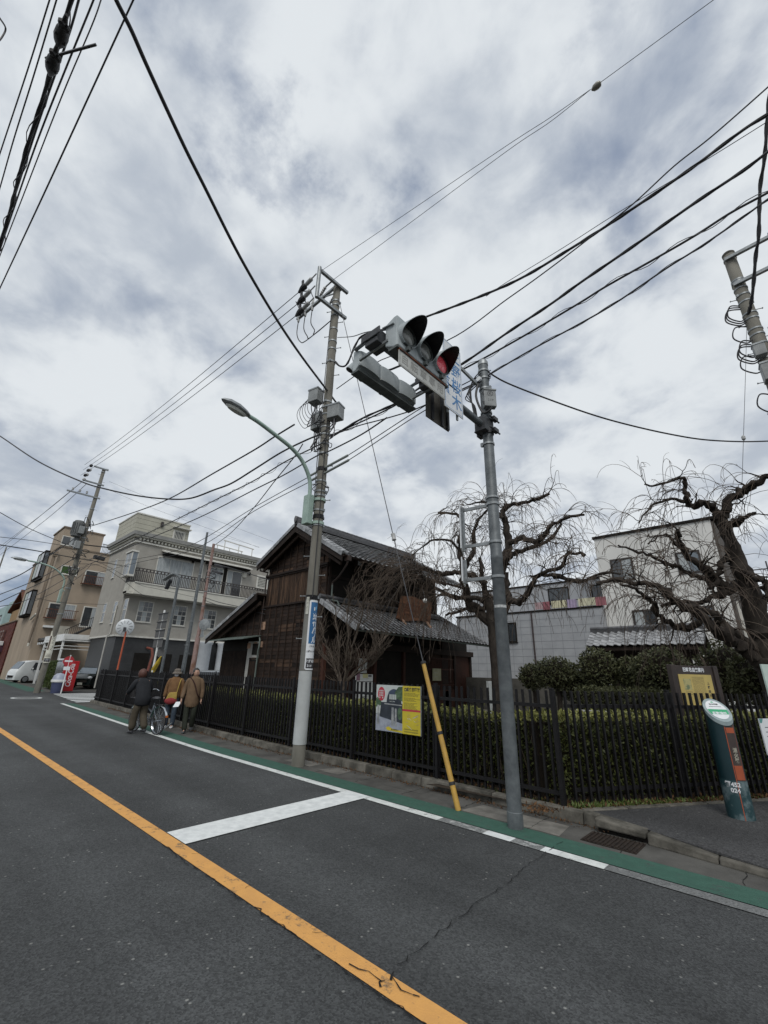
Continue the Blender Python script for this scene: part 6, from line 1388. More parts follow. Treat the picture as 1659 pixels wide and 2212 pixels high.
# weeping cherry between the shop and the signal pole
t1 = thing('weeping_cherry_tree', 'bare weeping cherry with an umbrella crown, between the wooden house and the signal pole', 'tree', (-6.95, 13.0, 0))
Y = 13.0; LB = []
tb = G(1080, 1500, .05); base1 = Vector((V(1080, 1480, y=Y).x, Y, .0))
a = [base1, Vector((base1.x, Y, .5)), V(1078, 1440, y=Y), V(1072, 1390, y=Y), V(1070, 1345, y=Y)]
MB().tube(a, [.34, .27, .25, .24, .25], 12).build('trunk', M_bark, t1, smooth=True)
L1 = [([(1070, 1350), (1056, 1310), (1050, 1291), (1042, 1257), (1040, 1231), (1036, 1205)], .3, .15, .05),
      ([(1070, 1350), (1030, 1320), (1012, 1300), (1006, 1271), (1002, 1237), (996, 1192), (994, 1162), (997, 1130), (985, 1112), (947, 1107)], -.5, .17, .035),
      ([(1050, 1260), (1022, 1243), (986, 1237), (966, 1239), (942, 1237), (919, 1229), (895, 1223), (872, 1232)], -1.5, .10, .03),
      ([(1050, 1310), (1024, 1316), (1006, 1317), (978, 1325), (962, 1328)], -.7, .08, .03),
      ([(1045, 1300), (1024, 1292), (986, 1291), (962, 1281), (927, 1263), (907, 1235), (880, 1232)], -2.2, .085, .02),
      ([(1070, 1350), (1092, 1300), (1087, 1262), (1087, 1225), (1098, 1173), (1090, 1130), (1087, 1103), (1110, 1090), (1139, 1084), (1187, 1066)], .8, .19, .035),
      ([(1098, 1173), (1128, 1162), (1161, 1170), (1180, 1150), (1191, 1136), (1224, 1118), (1262, 1112)], -.5, .10, .03),
      ([(1090, 1215), (1105, 1196), (1135, 1188), (1191, 1162), (1213, 1132)], .9, .10, .035),
      ([(1095, 1290), (1115, 1298), (1135, 1290), (1150, 1262), (1169, 1240), (1210, 1225), (1228, 1196), (1262, 1200)], -1.2, .10, .03),
      ([(1169, 1240), (1200, 1243), (1250, 1255), (1302, 1237), (1340, 1240)], -1.0, .06, .02),
      ([(1002, 1230), (1024, 1190), (1024, 1150), (1034, 1120), (1060, 1095)], .7, .09, .03),
      ([(1087, 1120), (1060, 1090), (1040, 1084), (1010, 1090)], 1.2, .06, .025),
      ([(942, 1237), (905, 1230), (870, 1242), (835, 1268), (808, 1310)], -2.2, .045, .012),
      ([(927, 1263), (890, 1252), (858, 1275), (835, 1315)], -3.0, .04, .012),
      ([(996, 1192), (975, 1170), (945, 1165), (915, 1178), (890, 1200)], -.6, .05, .02)]
for i, (px, dy, r0, r1) in enumerate(L1): LB.append(limb(t1, px, Y, Y+dy, r0, r1, seed=i*13+1))
rr = random.Random(12)
crown(t1, LB[:12]+LB[14:], rr, 4.6, .50, 1.35, 4, 2, g=.56, lift=.42)
B_ = LB[12:14]+[LB[2], LB[4]]; Tm = MB(); B = MB(); rr = random.Random(77)
for (out, rs) in B_:
    for q in range(17):
        i = rr.randint(len(out)//3, len(out)-2); p = out[i]; d = Vector((rr.uniform(-1.3, .1), rr.uniform(-1, .4), rr.uniform(.0, .9))); sp = twig_path(p, d, rr.uniform(.3, .8), .2, rr, 5, .15); B.tube(sp, [.014, .012, .011, .010, .009, .008], 4)
        for w in range(2): 
            tp = twig_path(sp[rr.randint(2, 5)], (sp[5]-sp[4]).normalized()+Vector((rr.gauss(0, .4), rr.gauss(0, .4), 0)), rr.uniform(.9, 2.5), .42, rr, 12, .05); Tm.tube(tp, [.0085*(1-.04*z) for z in range(13)], 3, caps=False)
            for z in range(6): j = rr.randint(2, 11); Tm.tube(twig_path(tp[j], (tp[j]-tp[j-1]).normalized()+Vector((rr.gauss(0, .45), rr.gauss(0, .45), rr.gauss(0, .2))), rr.uniform(.12, .45), .3, rr, 4, .1), [.006, .0055, .005, .0045, .004], 3, caps=False)
o = B.build('branchlets', M_bark, t1); o['kind'] = 'stuff'; o = Tm.build('twigs', M_twig, t1); o['kind'] = 'stuff'
# big leaning cherry at the right edge
t2 = thing('weeping_cherry_tree', 'thick trunked bare weeping cherry leaning in from the right edge behind the corner railing', 'tree', (-.35, 11.5, 0))
Y = 11.5; pp = [V(1712, 1560, y=Y), V(1680, 1480, y=Y), V(1660, 1410, y=Y), V(1637, 1342, y=Y), V(1610, 1247, y=Y), V(1585, 1190, y=Y), V(1568, 1145, y=Y), V(1557, 1112, y=Y)]
pp = [Vector((pp[0].x+.1, Y, 0))]+pp
def tube_knob(pts, rs, root, name, seed, n=12, sub=5):
    rr = random.Random(seed); out = []; ro = []
    for i in range(len(pts)-1):
        for k in range(sub): t = k/sub; out.append(pts[i].lerp(pts[i+1], t)+Vector((rr.gauss(0, .012), rr.gauss(0, .012), 0))); ro.append((rs[i]*(1-t)+rs[i+1]*t)*(1+.05*rr.gauss(0, 1)))
    out.append(pts[-1]); ro.append(rs[-1]); MB().tube(out, ro, n).build(name, M_bark, root, smooth=True)
tube_knob(pp, [.38, .32, .26, .23, .20, .17, .135, .11, .085], t2, 'trunk', 3)
LC = []
L2 = [([(1557, 1125), (1566, 1105), (1574, 1084), (1603, 1065), (1620, 1050), (1635, 1046), (1659, 1030), (1700, 1012)], -.3, .13, .05),
      ([(1557, 1120), (1548, 1106), (1540, 1095), (1519, 1089), (1500, 1092), (1487, 1087), (1483, 1070), (1479, 1057), (1481, 1036), (1464, 1034), (1420, 1050), (1392, 1046)], -.8, .10, .02),
      ([(1487, 1087), (1460, 1078), (1430, 1082), (1403, 1099), (1380, 1130)], -1.2, .05, .015),
      ([(1574, 1272), (1546, 1253), (1532, 1240), (1519, 1226), (1490, 1205), (1473, 1184), (1466, 1158), (1464, 1145)], -1.3, .12, .04),
      ([(1540, 1252), (1519, 1249), (1498, 1243), (1470, 1228), (1456, 1222), (1440, 1220), (1424, 1209), (1400, 1196), (1371, 1190), (1335, 1178)], -1.9, .06, .02),
      ([(1660, 1440), (1635, 1426), (1600, 1398), (1582, 1382), (1560, 1368), (1540, 1356), (1508, 1321), (1488, 1312), (1466, 1306), (1445, 1285), (1414, 1264), (1371, 1259), (1330, 1250), (1290, 1262)], -2.4, .15, .03),
      ([(1640, 1415), (1614, 1390), (1572, 1356), (1551, 1335), (1519, 1316), (1490, 1302), (1456, 1300), (1430, 1310)], -1.6, .12, .03),
      ([(1520, 1335), (1508, 1345), (1477, 1354), (1456, 1352), (1440, 1342), (1424, 1327), (1414, 1310), (1409, 1300), (1390, 1285), (1371, 1274), (1340, 1262)], -2.6, .08, .025),
      ([(1590, 1262), (1572, 1278), (1552, 1284), (1540, 1287), (1520, 1298), (1508, 1302), (1480, 1300)], -.9, .08, .03),
      ([(1590, 1210), (1600, 1228), (1610, 1236), (1631, 1247), (1652, 1253), (1656, 1270), (1658, 1290)], -.6, .09, .04),
      ([(1561, 1127), (1575, 1130), (1593, 1133), (1600, 1124), (1605, 1118), (1620, 1112), (1633, 1108)], -.6, .08, .03),
      ([(1625, 1300), (1650, 1290), (1680, 1295), (1720, 1270)], .4, .09, .04),
      ([(1590, 1220), (1575, 1205), (1560, 1215), (1556, 1240), (1545, 1262), (1532, 1270)], -.5, .08, .05),
      ([(1466, 1180), (1450, 1165), (1440, 1155), (1420, 1158), (1400, 1175)], -1.4, .04, .015)]
for i, (px, dy, r0, r1) in enumerate(L2): LC.append(limb(t2, px, Y, Y+dy, r0*.8, r1*.85, seed=i*17+5))
rr = random.Random(31); crown(t2, LC, rr, 4.4, .42, 1.2, 3, 2, g=.52, rt=.0072, lift=.42)
# vase shaped bare shrub before the shop
t3 = thing('bare_shrub', 'vase shaped bare shrub with pale stems in front of the shop, behind the hedge', 'shrub', (-8.35, 7.75, 0))
Y = 7.75; L3 = [([(742, 1535), (740, 1490), (733, 1470), (722, 1440), (712, 1410), (700, 1375), (690, 1330)], -.1, .035, .010), ([(741, 1500), (736, 1470), (731, 1440), (733, 1400), (728, 1360), (724, 1310)], .3, .030, .009),
     ([(742, 1495), (748, 1465), (756, 1430), (762, 1395), (776, 1350), (785, 1310)], -.3, .030, .009), ([(742, 1500), (752, 1470), (772, 1445), (795, 1425), (815, 1395), (838, 1372)], .2, .034, .009),
     ([(742, 1495), (745, 1460), (746, 1420), (752, 1380), (750, 1330), (757, 1290)], -.5, .028, .008), ([(752, 1470), (775, 1452), (800, 1440), (818, 1420), (830, 1400)], -.4, .022, .008), ([(728, 1450), (708, 1430), (694, 1410), (684, 1380), (680, 1350)], .1, .018, .007)]
LD = [limb(t3, px, Y, Y+dy, r0, r1, seed=i*5+2, m=M_stem, wob=.05) for i, (px, dy, r0, r1) in enumerate(L3)]
rr = random.Random(3); Tm = MB()
for out, rs in LD:
    for q in range(24):
        i = rr.randint(len(out)//4, len(out)-2); d = (out[i+1]-out[i]).normalized()+Vector((rr.gauss(0, .5), rr.gauss(0, .4), rr.uniform(0, .4))); p1_ = twig_path(out[i], d, rr.uniform(.25, .75), -.12, rr, 6, .12); Tm.tube(p1_, [.0085, .008, .007, .006, .0055, .005, .004], 4, caps=False)
        for z in range(4): j = rr.randint(1, 5); Tm.tube(twig_path(p1_[j], (p1_[j+1]-p1_[j]).normalized()+Vector((rr.gauss(0, .5), rr.gauss(0, .5), .2)), rr.uniform(.1, .35), -.1, rr, 4, .12), [.005, .0045, .004, .0035, .003], 3, caps=False)
o = Tm.build('twigs', M_stem, t3); o['kind'] = 'stuff'
# clipped evergreens before the white building
def bush(lab, px, py, y, r, sq=(1, 1, .9), n=2600, stem=True, size=.085, m=None):
    c = V(px, py+15, y=y); r *= .70; root = thing('clipped_bush', lab, 'bush', (c.x, y, 0), 'clipped evergreens in the garden')
    u = RNG.normal(size=(n, 3)); u /= np.linalg.norm(u, axis=1)[:, None]; k = np.array([mnoise.noise(Vector(w)*2.2+Vector((px, 0, 0))) for w in u]); R_ = r*(1+.22*k+.05*RNG.normal(size=n))
    P_ = u*R_[:, None]*np.array(sq)+np.array(c); leaves('leaf_layer', P_, size, m or M_leafd, root, up=.3)
    MB().ball(tuple(c), r*.86, 14, 9, sq).build('light_block_core', M_core, root)  # solid ball added inside the leaf shell to block light
    if stem: MB().tube([(c.x, y, 0), (c.x+.05, y, c.z*.6), c], [.09, .08, .07], 8).build('trunk', M_bark, root)
bush('small round evergreen just right of the signal pole', 1150, 1447, 15.5, .62, n=1700); bush('loose twiggy evergreen second from the signal pole', 1200, 1440, 14.6, .85, (1.1, 1, .75))
bush('tall domed evergreen under the left end of the gate roof', 1292, 1432, 14.6, .78, (1, 1, 1.05)); bush('round evergreen in front of the dark gateway', 1366, 1438, 14.8, .62)
bush('broad evergreen under the right half of the gate roof', 1428, 1432, 14.2, .80, (1.15, 1, .95)); bush('round dark evergreen right of the information board', 1578, 1440, 13.0, .95, (1.0, 1, 1.0)); bush('dark evergreen mostly behind the cherry trunk at the right edge', 1645, 1455, 12.4, .8)
bush('low wide evergreen mass left of the domed evergreen', 1236, 1462, 15.0, .8, (1.2, 1, .8), n=2200)
hedge('low clipped hedge in the middle of the garden', [(-5.0, -2.2, 13.4, 14.1, .1, 1.28)], 9000, .07, (-3.6, 13.7, 0), M_leafd, M_leafd, name='hedge', topfrac=.35)
# edging rail in the garden
a, c = G(1240, 1532, .25), G(1530, 1545, .3); tag(MB().beam(V(1245, 1535, y=11.2), V(1560, 1552, y=10.4), .05, .05).build('garden_rail', M_offw), 'low pale rail in the garden behind the corner hedge', 'rail')
# ================================================================== BUILDINGS
def FX(x, y0, z0, d=0.0): return frame((x+d, y0, z0), (0, 1, 0), (0, 0, 1))       # face looking along +X, u runs along +Y
def FYm(y, x0, z0, d=0.0): return frame((x0, y-d, z0), (1, 0, 0), (0, 0, 1))      # face looking along -Y, u runs along +X
def rect(px0, py0, px1, py1, x=None, y=None):
    a, c = V(px0, py0, x=x, y=y), V(px1, py1, x=x, y=y); k = (lambda p: p.y) if x is not None else (lambda p: p.x)
    return k(a), k(c), c.z, a.z      # u0, u1, z0, z1
def bq(M_, m, par, name, u0, u1, v0, v1, d0, d1, bevel=0): b = MB(M_); b.box(u0, u1, v0, v1, d0, d1); return b.build(name, m, par, bevel=bevel)
def window(par, M_, w, h, cols=1, rows=1, split=None, fm=None, gm=None, fw=.05, name='window', sill=True, curt=None, d=.03):
    fm = fm or M_offw; gm = gm or M_glassd; b = MB(M_)
    b.box(-fw, 0, -fw, h+fw, 0, d); b.box(w, w+fw, -fw, h+fw, 0, d); b.box(0, w, h, h+fw, 0, d); b.box(0, w, -fw, 0, 0, d)
    if sill: b.box(-fw-.03, w+fw+.03, -fw-.04, -fw, 0, d+.05)
    f = b.build(name, fm, par); sp = split or [0, h]
    for i in range(len(sp)-1):
        for c in range(cols):
            for r in range(rows):
                u0, u1 = w*c/cols, w*(c+1)/cols; v0 = sp[i]+(sp[i+1]-sp[i])*r/rows; v1 = sp[i]+(sp[i+1]-sp[i])*(r+1)/rows
                g = gm if not isinstance(gm, (list, tuple)) else gm[(i+c) % len(gm)]
                b = MB(M_); b.box(u0+.012, u1-.012, v0+.012, v1-.012, -.01, .008+.006*(i % 2)); b.build('pane', g, f)
    for i in range(1, len(sp)-1): bq(M_, fm, f, 'sash_bar', 0, w, sp[i]-.03, sp[i]+.03, .0, .028)
    b = MB(M_)
    for c in range(1, cols): b.box(w*c/cols-.012, w*c/cols+.012, 0, h, .004, .022)
    for i in range(len(sp)-1):
        for r in range(1, rows): z = sp[i]+(sp[i+1]-sp[i])*r/rows; b.box(0, w, z-.012, z+.012, .005, .021)
    if b.v: b.build('glazing_bars', fm, f)
    return f
d4 = lambda zx, zy: (219.4+zx*.16535, 1097.2+zy*.16535)
d8 = lambda zx, zy: (384+zx*.1488, 1152+zy*.1488)
# ---------------- grey rendered building on the far corner of the side street
GX, GY = -37.0, 10.54
M_gr = mat('render_taupe', (.36, .345, .31), (.31, .295, .265), .9, 2.0, bump=.004, bscale=35)
M_gr2 = mat('render_cream', (.54, .53, .47), (.48, .47, .42), .85, 2.0, bump=.002, bscale=30)
M_gt = mat('dark_tile_wall', (.040, .042, .044), (.028, .029, .030), .45, 3)
M_rail = mat('railing_brown', (.040, .032, .030), (.028, .024, .022), .5, 6)
gb_ = thing('grey_apartment_building', 'taupe three storey corner building with a long brown railed balcony', 'building', (GX, GY, 0))
GXL, GYF, ZB, ZT = -43.6, 27.0, 3.75, 11.35
def part(name, m, x0, x1, y0, y1, z0, z1, par=gb_, bevel=0): return MB().box(x0, x1, y0, y1, z0, z1).build(name, m, par, bevel=bevel)
part('wall', M_gr, GXL, GX, GY, GYF, ZB, ZT); part('ground_wall', M_gt, GXL+.1, GX-.15, GY+.15, GYF, 0, ZB-.06)
part('band', M_offw, GXL, GX+.06, GY-.06, GYF, ZB-.06, ZB+.06)
part('cornice', M_gr2, GXL, GX+.30, GY-.30, GYF, ZT, ZT+.12); part('cornice', mat('cornice_grey', (.26, .26, .25), (.2, .2, .19), .7, 4), GXL, GX+.42, GY-.42, GYF, ZT+.12, ZT+.42); part('cornice', M_offw, GXL, GX+.14, GY-.14, GYF, ZT-.42, ZT-.30)
for i in range(58): MB().box(GX+.04, GX+.20, GY+.1+i*.28, GY+.24+i*.28, ZT-.22, ZT-.05).build('dentil', M_gr2, gb_)
for i in range(20): MB().box(GX-.4-i*.3, GX-.26-i*.3, GY-.20, GY-.04, ZT-.22, ZT-.05).build('dentil', M_gr2, gb_)
# ground-floor tile joints and openings
for z in np.arange(.6, 3.6, .6): part('tile_course', mat('tile_joint', (.09, .09, .09), None, .8), GX-.148, GX-.143, GY+.15, GYF, z, z+.012)
for y in (12.2, 13.9, 15.6): part('door_opening', M_dark, GX-.14, GX-.12, y, y+1.1, .1, 2.6)
part('shutter_box', M_gr2, GX-.14, GX+.0, 19.3, 22.3, 0, .1)
u = rect(*d4(1040, 1745), *d4(1130, 1990), x=GX+.3)
for (a_, c_) in ((16.75, 18.0), (18.55, 19.35)): MB().lathe([(.55*(c_-a_)/1.2, 0), (.55*(c_-a_)/1.2, ZB-.3), (.62*(c_-a_)/1.2, ZB-.2), (.62*(c_-a_)/1.2, ZB-.07)], (GX+.25, (a_+c_)/2, 0), 24).build('column', mat('column_white', (.50, .53, .56), (.42, .45, .48), .5, 2), gb_, smooth=True)
for k in range(16): z = .4+k*.14; part('shutter_slat', M_offw, GX-.10, GX-.06, 20.2, 24.0, z, z+.125, bevel=.01)
MB().tube([(GX-.1, 13.0, 3.0), (GX+.4, 13.2, 2.9), (GX+.45, 13.3, 2.4), (GX+.35, 13.1, .2)], .10, 6).build('red_brace', mat('brace_red', (.22, .065, .045), None, .6), gb_)
# second-floor sash windows with glazing bars
for (a, c) in ((d4(505, 1222), d4(625, 1490)), (d4(965, 1280), d4(1070, 1535)), (d4(1350, 1335), d4(1462, 1578))):
    y0, y1, z0, z1 = rect(*a, *c, x=GX); ym = (V(*a, x=GX).y, V(*c, x=GX).y); w = max(.8, abs(y1-y0)); h = z1-z0
    if w > 1.7: w = 1.5
    window(gb_, FX(GX, y0, z0, .005), w, h, 3, 2, [0, h*.5, h], fw=.07, gm=[M_glassd, M_curtain, M_glassd])
# third-floor glazed doors, awnings, fittings
def doors(y0, y1, z0, z1, gms, n=2): window(gb_, FX(GX, y0, z0, .005), y1-y0, z1-z0, n, 1, gm=gms, fw=.08, sill=False)
A0, A1, zA0, zA1 = rect(*d4(755, 625), *d4(1010, 960), x=GX); zfl = 7.62
doors(A0, A0+2.9, zfl, zA1-.1, [M_curtain, M_curtain, M_curtain], 3)
B0, B1, zB0, zB1 = rect(*d8(480, 490), *d8(610, 830), x=GX); C0, C1, zC0, zC1 = rect(*d8(670, 530), *d8(890, 880), x=GX)
doors(B0, B0+1.6, zfl, zC1, [M_curtain]); doors(C0, C1, zfl, zC1, [M_curtain, M_glassd])
part('drain_pipe', M_dark, GX, GX+.1, (B0+1.6+C0)/2-.12, (B0+1.6+C0)/2+.12, zfl, zC1+.2); part('drain_pipe', M_offw, GX, GX+.08, A0+3.7, A0+3.78, zfl, ZT-.5)
L0, L1_, zL0, zL1 = rect(*d8(1170, 625), *d8(1280, 800), x=GX); f = window(gb_, FX(GX, L0, zL0, .005), L1_-L0, zL1-zL0, 1, 1, gm=M_glassd, fw=.14)
for k in range(7):
    bq(FX(GX, L0, zL0), M_gr2, f, 'lattice_bar', (L1_-L0)*k/7+.04, (L1_-L0)*k/7+.07, 0, zL1-zL0, .012, .03)
    bq(FX(GX, L0, zL0), M_gr2, f, 'lattice_bar', 0, L1_-L0, (zL1-zL0)*k/7+.05, (zL1-zL0)*k/7+.09, .014, .032)
for (y0, y1) in ((A0+.1, A0+3.7), (C0-1.9, C1+.6)):
    b = MB(); b.add([(GX, y0, 10.75), (GX, y1, 10.75), (GX+.8, y1, 10.5), (GX+.8, y0, 10.5), (GX, y0, 10.62), (GX, y1, 10.62), (GX+.8, y1, 10.40), (GX+.8, y0, 10.40)], [(0, 1, 2, 3), (7, 6, 5, 4), (0, 4, 5, 1), (1, 5, 6, 2), (2, 6, 7, 3), (3, 7, 4, 0)]); b.build('awning', M_offw, gb_)
    part('awning_roller', M_dark, GX, GX+.6, y0+.1, y1-.1, 10.3, 10.42)
for (q, m) in ((d8(225, 410), M_dark), (d8(1048, 590), M_dark)): p = V(*q, x=GX+.12); b = MB(); b.lathe([(.03, -.16), (.09, -.1), (.10, .05), (.03, .16)], p, 8); b.build('wall_lamp', m, gb_)
p = V(*d8(972, 605), x=GX+.1); part('wall_box', M_gr2, GX, GX+.15, p.y-.18, p.y+.18, p.z-.25, p.z+.2, bevel=.02)
# balcony with railing
BX = GX+1.15; by0 = GY-.15; zt_b, zb_b = V(*d4(900, 1005), x=BX).z, V(*d4(900, 1160), x=BX).z
zt_b, zb_b = 7.62, 6.75
part('balcony_front', M_gr2, BX-.14, BX, by0+.4, GYF, zb_b, zt_b, bevel=.03); part('balcony_floor', M_gr2, GX, BX-.14, by0+.0, GYF, zb_b, zb_b+.2); part('balcony_side', M_gr2, GX, BX-.3, by0, by0+.12, zb_b, zt_b, bevel=.03)
MB().prism([(BX-.45, by0), (BX, by0+.45), (BX-.14, by0+.5), (BX-.45, by0+.14)], zb_b, zt_b).build('balcony_corner', M_gr2, gb_)
part('balcony_lip', M_offw, GX, BX+.06, by0+.35, GYF, zt_b-.02, zt_b+.05)
RL = [(GX+.05, by0+.05), (BX-.45, by0+.05), (BX-.05, by0+.45), (BX-.05, GYF)]
rmesh = MB().box(-.02, .02, -.02, .02, 0, .85).mesh('baluster', M_rail)
for i in range(3):
    a, c = Vector(RL[i]), Vector(RL[i+1]); l = (c-a).length; n = max(2, int(l/.135)); 
    for z, h in ((.86, .05), (1.05, .06), (.06, .04)): MB().beam((a.x, a.y, zt_b+.05+z), (c.x, c.y, zt_b+.05+z), .05, h).build('rail', M_rail, gb_)
    for k in range(n+1):
        p = a.lerp(c, k/n); inst(rmesh, 'baluster', gb_, (p.x, p.y, zt_b+.05))
        if k % 2 == 0: inst(MT.setdefault('_rm', MB().box(-.02, .02, -.05, .05, 0, .13).mesh('rail_ornament', M_rail)), 'rail_ornament', gb_, (p.x, p.y, zt_b+.93))
# street side: narrow windows, bay window
for (a, c) in ((d4(280, 1210), d4(330, 1465)), (d4(145, 1245), d4(195, 1490)), (d4(12, 1265), d4(52, 1480))):
    x0, x1, z0, z1 = rect(*a, *c, y=GY); xm = (x0+x1)/2; h = z1-z0; window(gb_, FYm(GY, xm-.36, z0, .005), .72, h, 1, 1, [0, h*.52, h], fw=.05, gm=[M_glassd, M_glassb])
x0, x1, z0, z1 = rect(*d4(330, 600), *d4(420, 830), y=GY-.45); bw = thing and part('bay_window', M_offw, x0-.1, x0+1.35, GY-.45, GY, z0-.12, z0+.02)
part('bay_window', M_offw, x0-.1, x0+1.35, GY-.5, GY, z1, z1+.12)
window(gb_, FYm(GY-.40, x0, z0+.03, 0), 1.2, z1-z0-.05, 2, 1, [0, (z1-z0)*.5, z1-z0-.05], fw=.06, gm=[M_glassd, M_glassb]); window(gb_, FX(x0+1.25, GY-.36, z0+.03, 0), .34, z1-z0-.05, 1, 1, fw=.04, gm=M_glassb, sill=False)
x0, x1, z0, z1 = rect(*d4(175, 690), *d4(130, 915), y=GY); window(gb_, FYm(GY, x1, z0, .005), .6, z1-z0, 1, 1, [0, (z1-z0)*.5, z1-z0], fw=.05, gm=M_glassb)
b = MB(); b.tube([(GX-.9, GY-.08, 6.0), (GX-.9, GY-.08, 3.9), (GX-1.1, GY-.2, 3.7), (GX-1.1, GY-.2, .1)], .05, 8); b.build('downpipe', M_offw, gb_, smooth=True)
# roof box
px_, py_ = GX-1.3, None
c0 = V(*d4(480, 60), x=GX-1.3); c1 = V(*d4(1160, 245), x=GX-1.3); zr = (c0.z+c1.z)/2
M_pan = mat('roof_panel', (.42, .41, .34), (.37, .36, .30), .7, 2)
zc_ = ZT+.3; nrow = 5
for k in range(nrow):
    z0 = zc_+(zr-zc_)*k/nrow; z1 = zc_+(zr-zc_)*(k+1)/nrow-.02
    part('cladding_panel', M_pan, GX-6.0, GX-1.3, c0.y, c1.y, z0, z1)
part('roof_edge', M_offw, GX-6.05, GX-1.25, c0.y-.05, c1.y+.05, zr-.02, zr+.08)
w0, w1, wz0, wz1 = rect(*d4(960, 305), *d4(1030, 415), x=GX-1.28); f = window(gb_, FX(GX-1.3, w0, wz0, .005), max(.8, w1-w0), wz1-wz0, 1, 1, gm=M_glassd, fw=.12)
for k in range(7): bq(FX(GX-1.3, w0, wz0), M_gr2, f, 'window_bar', .05+k*.13, .09+k*.13, 0, wz1-wz0, .02, .05)
part('hood', M_offw, GX-1.3, GX-.9, w0-.25, w0+1.3, wz1+.3, wz1+.38); p = V(*d4(795, 215), x=GX-1.2); part('vent', M_rail, GX-1.3, GX-1.15, p.y-.1, p.y+.1, p.z-.22, p.z+.22)
# roof pergola
for (a, c) in ((d8(670, 100), d8(1105, 235)), (d8(560, 165), d8(945, 270))):
    pa_, pc = V(*a, x=GX-1 if a[1] < 1170 else GX-2.6), V(*c, x=GX-1 if a[1] < 1170 else GX-2.6); MB().beam(pa_, pc, .08, .08).build('pergola_beam', M_offw, gb_)
    for t in (.05, .5, .95): q = pa_.lerp(pc, t); part('pergola_post', M_offw, q.x-.03, q.x+.03, q.y-.03, q.y+.03, ZT+.3, q.z)
# ---------------- beige building further along
BXf, BYf = -54.0, 8.5
M_be = mat('render_beige', (.37, .30, .23), (.29, .24, .185), .9, .7, bump=.003, bscale=20, stretch=(1, 1, .4)); M_be2 = mat('render_stain', (.16, .13, .105), (.24, .19, .14), .9, .8, stretch=(1, 1, .25))
bb_ = thing('beige_apartment_building', 'stained beige four storey block with green windows behind the leaning pole', 'building', (BXf, BYf, 0))
zT = 13.1
pp_ = lambda *a, **k: part(*a, par=bb_, **k)
pp_('wall', M_be, -68, BXf, BYf, 21, 0, zT); pp_('roof_edge', M_be2, -68.1, BXf+.08, BYf-.08, 21, zT, zT+.14)
d3 = lambda zx, zy: (zx*.1653, 1124.6+zy*.1653)
a, c = V(*d3(850, 90), x=BXf-3), V(*d3(1310, 200), x=BXf-3); pp_('penthouse', M_be, -62, BXf-3, a.y, c.y+.4, zT, a.z); pp_('roof_edge', M_be2, -62.1, BXf-2.9, a.y-.1, c.y+.5, a.z, a.z+.16)
e0, e1, ez0, ez1 = rect(*d3(835, 200), *d3(960, 330), x=BXf-2.9); window(bb_, FX(BXf-3, e0, ez0, .005), max(1.4, e1-e0), ez1-ez0, 2, 1, fw=.08, gm=[M_glassd, M_curtain])
for (q0, q1, rail) in ((d3(1135, 655), d3(1390, 860), 1), (d3(660, 1080), d3(940, 1290), 1), (d3(1110, 1130), d3(1255, 1390), 0), (d3(820, 590), d3(925, 700), 0)):
    y0, y1, z0, z1 = rect(*q0, *q1, x=BXf); w = max(1.3, y1-y0); gm = [M_glassd, M_curtain]
    if not rail and z0 > 8: gm = mat('green_pane', (.045, .095, .025), (.03, .065, .02), .2, 3)
    f = window(bb_, FX(BXf, y0, z0, .005), w, z1-z0, 2, 1, fw=.10, gm=gm, fm=M_offw if z0 > 5 else M_be2)
    if rail:
        for zz in (.05, .75): bq(FX(BXf, y0, z0), M_rust, f, 'guard_rail', -.3, w+.3, zz-.15, zz-.08, .1, .5) if zz < .1 else bq(FX(BXf, y0, z0), M_rust, f, 'guard_rail', -.3, w+.3, zz, zz+.06, .44, .5)
        for k in range(int((w+.6)/.16)): bq(FX(BXf, y0, z0), M_rust, f, 'guard_bar', -.3+k*.16, -.27+k*.16, -.1, .78, .46, .49)
for (q0, q1) in ((d3(425, 580), d3(560, 735)), (d3(240, 1050), d3(400, 1220))):
    x0, x1, z0, z1 = rect(*q0, *q1, y=BYf); x0 = x1-3.4; pp_('window_box', M_dark, x0-.1, x1+.1, BYf-.44, BYf, z0-.25, z1+.2); window(bb_, FYm(BYf-.45, x0, z0, 0), 3.4, z1-z0, 2, 1, fw=.12, gm=[mat('green_pane', (.045, .095, .025), None, .2), M_glassd], fm=M_dark); window(bb_, FX(x1+.11, BYf-.40, z0, 0), .34, z1-z0, 1, 1, fw=.03, gm=M_glassb, fm=M_dark, sill=False)
for (qx0, qz0, qz1) in ((690, 400, 1100), (560, 900, 1480)): p, q = V(*d3(qx0+30, qz0), y=BYf-.1), V(*d3(qx0-100, qz1), y=BYf-.1); MB().tube([(p.x, BYf-.12, p.z), (p.x, BYf-.12, max(.5, q.z))], .09, 8).build('drain_pipe', M_be2, bb_)
y0 = V(*d3(740, 380), x=BXf+.1).y; MB().tube([(BXf+.12, y0, 12.2), (BXf+.12, y0, 3.5)], .10, 8).build('drain_pipe', M_be2, bb_); pp_('hopper', M_be2, BXf, BXf+.35, y0-.2, y0+.2, 12.0, 12.5)
for k in range(30): yy = 12.2+k*.13; pp_('roof_rail_bar', M_rail, BXf-.1, BXf-.07, yy, yy+.03, zT+.1, zT+1.1)
pp_('roof_rail', M_rail, BXf-.12, BXf-.06, 12.1, 16.1, zT+1.1, zT+1.16)
st = V(*d3(1200, 1310), x=-49.0); sb = V(*d3(820, 1520), x=-49.0)
MB().beam((-49.2, sb.y, sb.z-.3), (-49.2, st.y, st.z-.6), .9, .16).build('stair', M_gt, bb_); MB().beam((-48.7, sb.y, sb.z+.6), (-48.7, st.y, st.z+.3), .05, .06).build('stair_rail', M_rail, bb_)
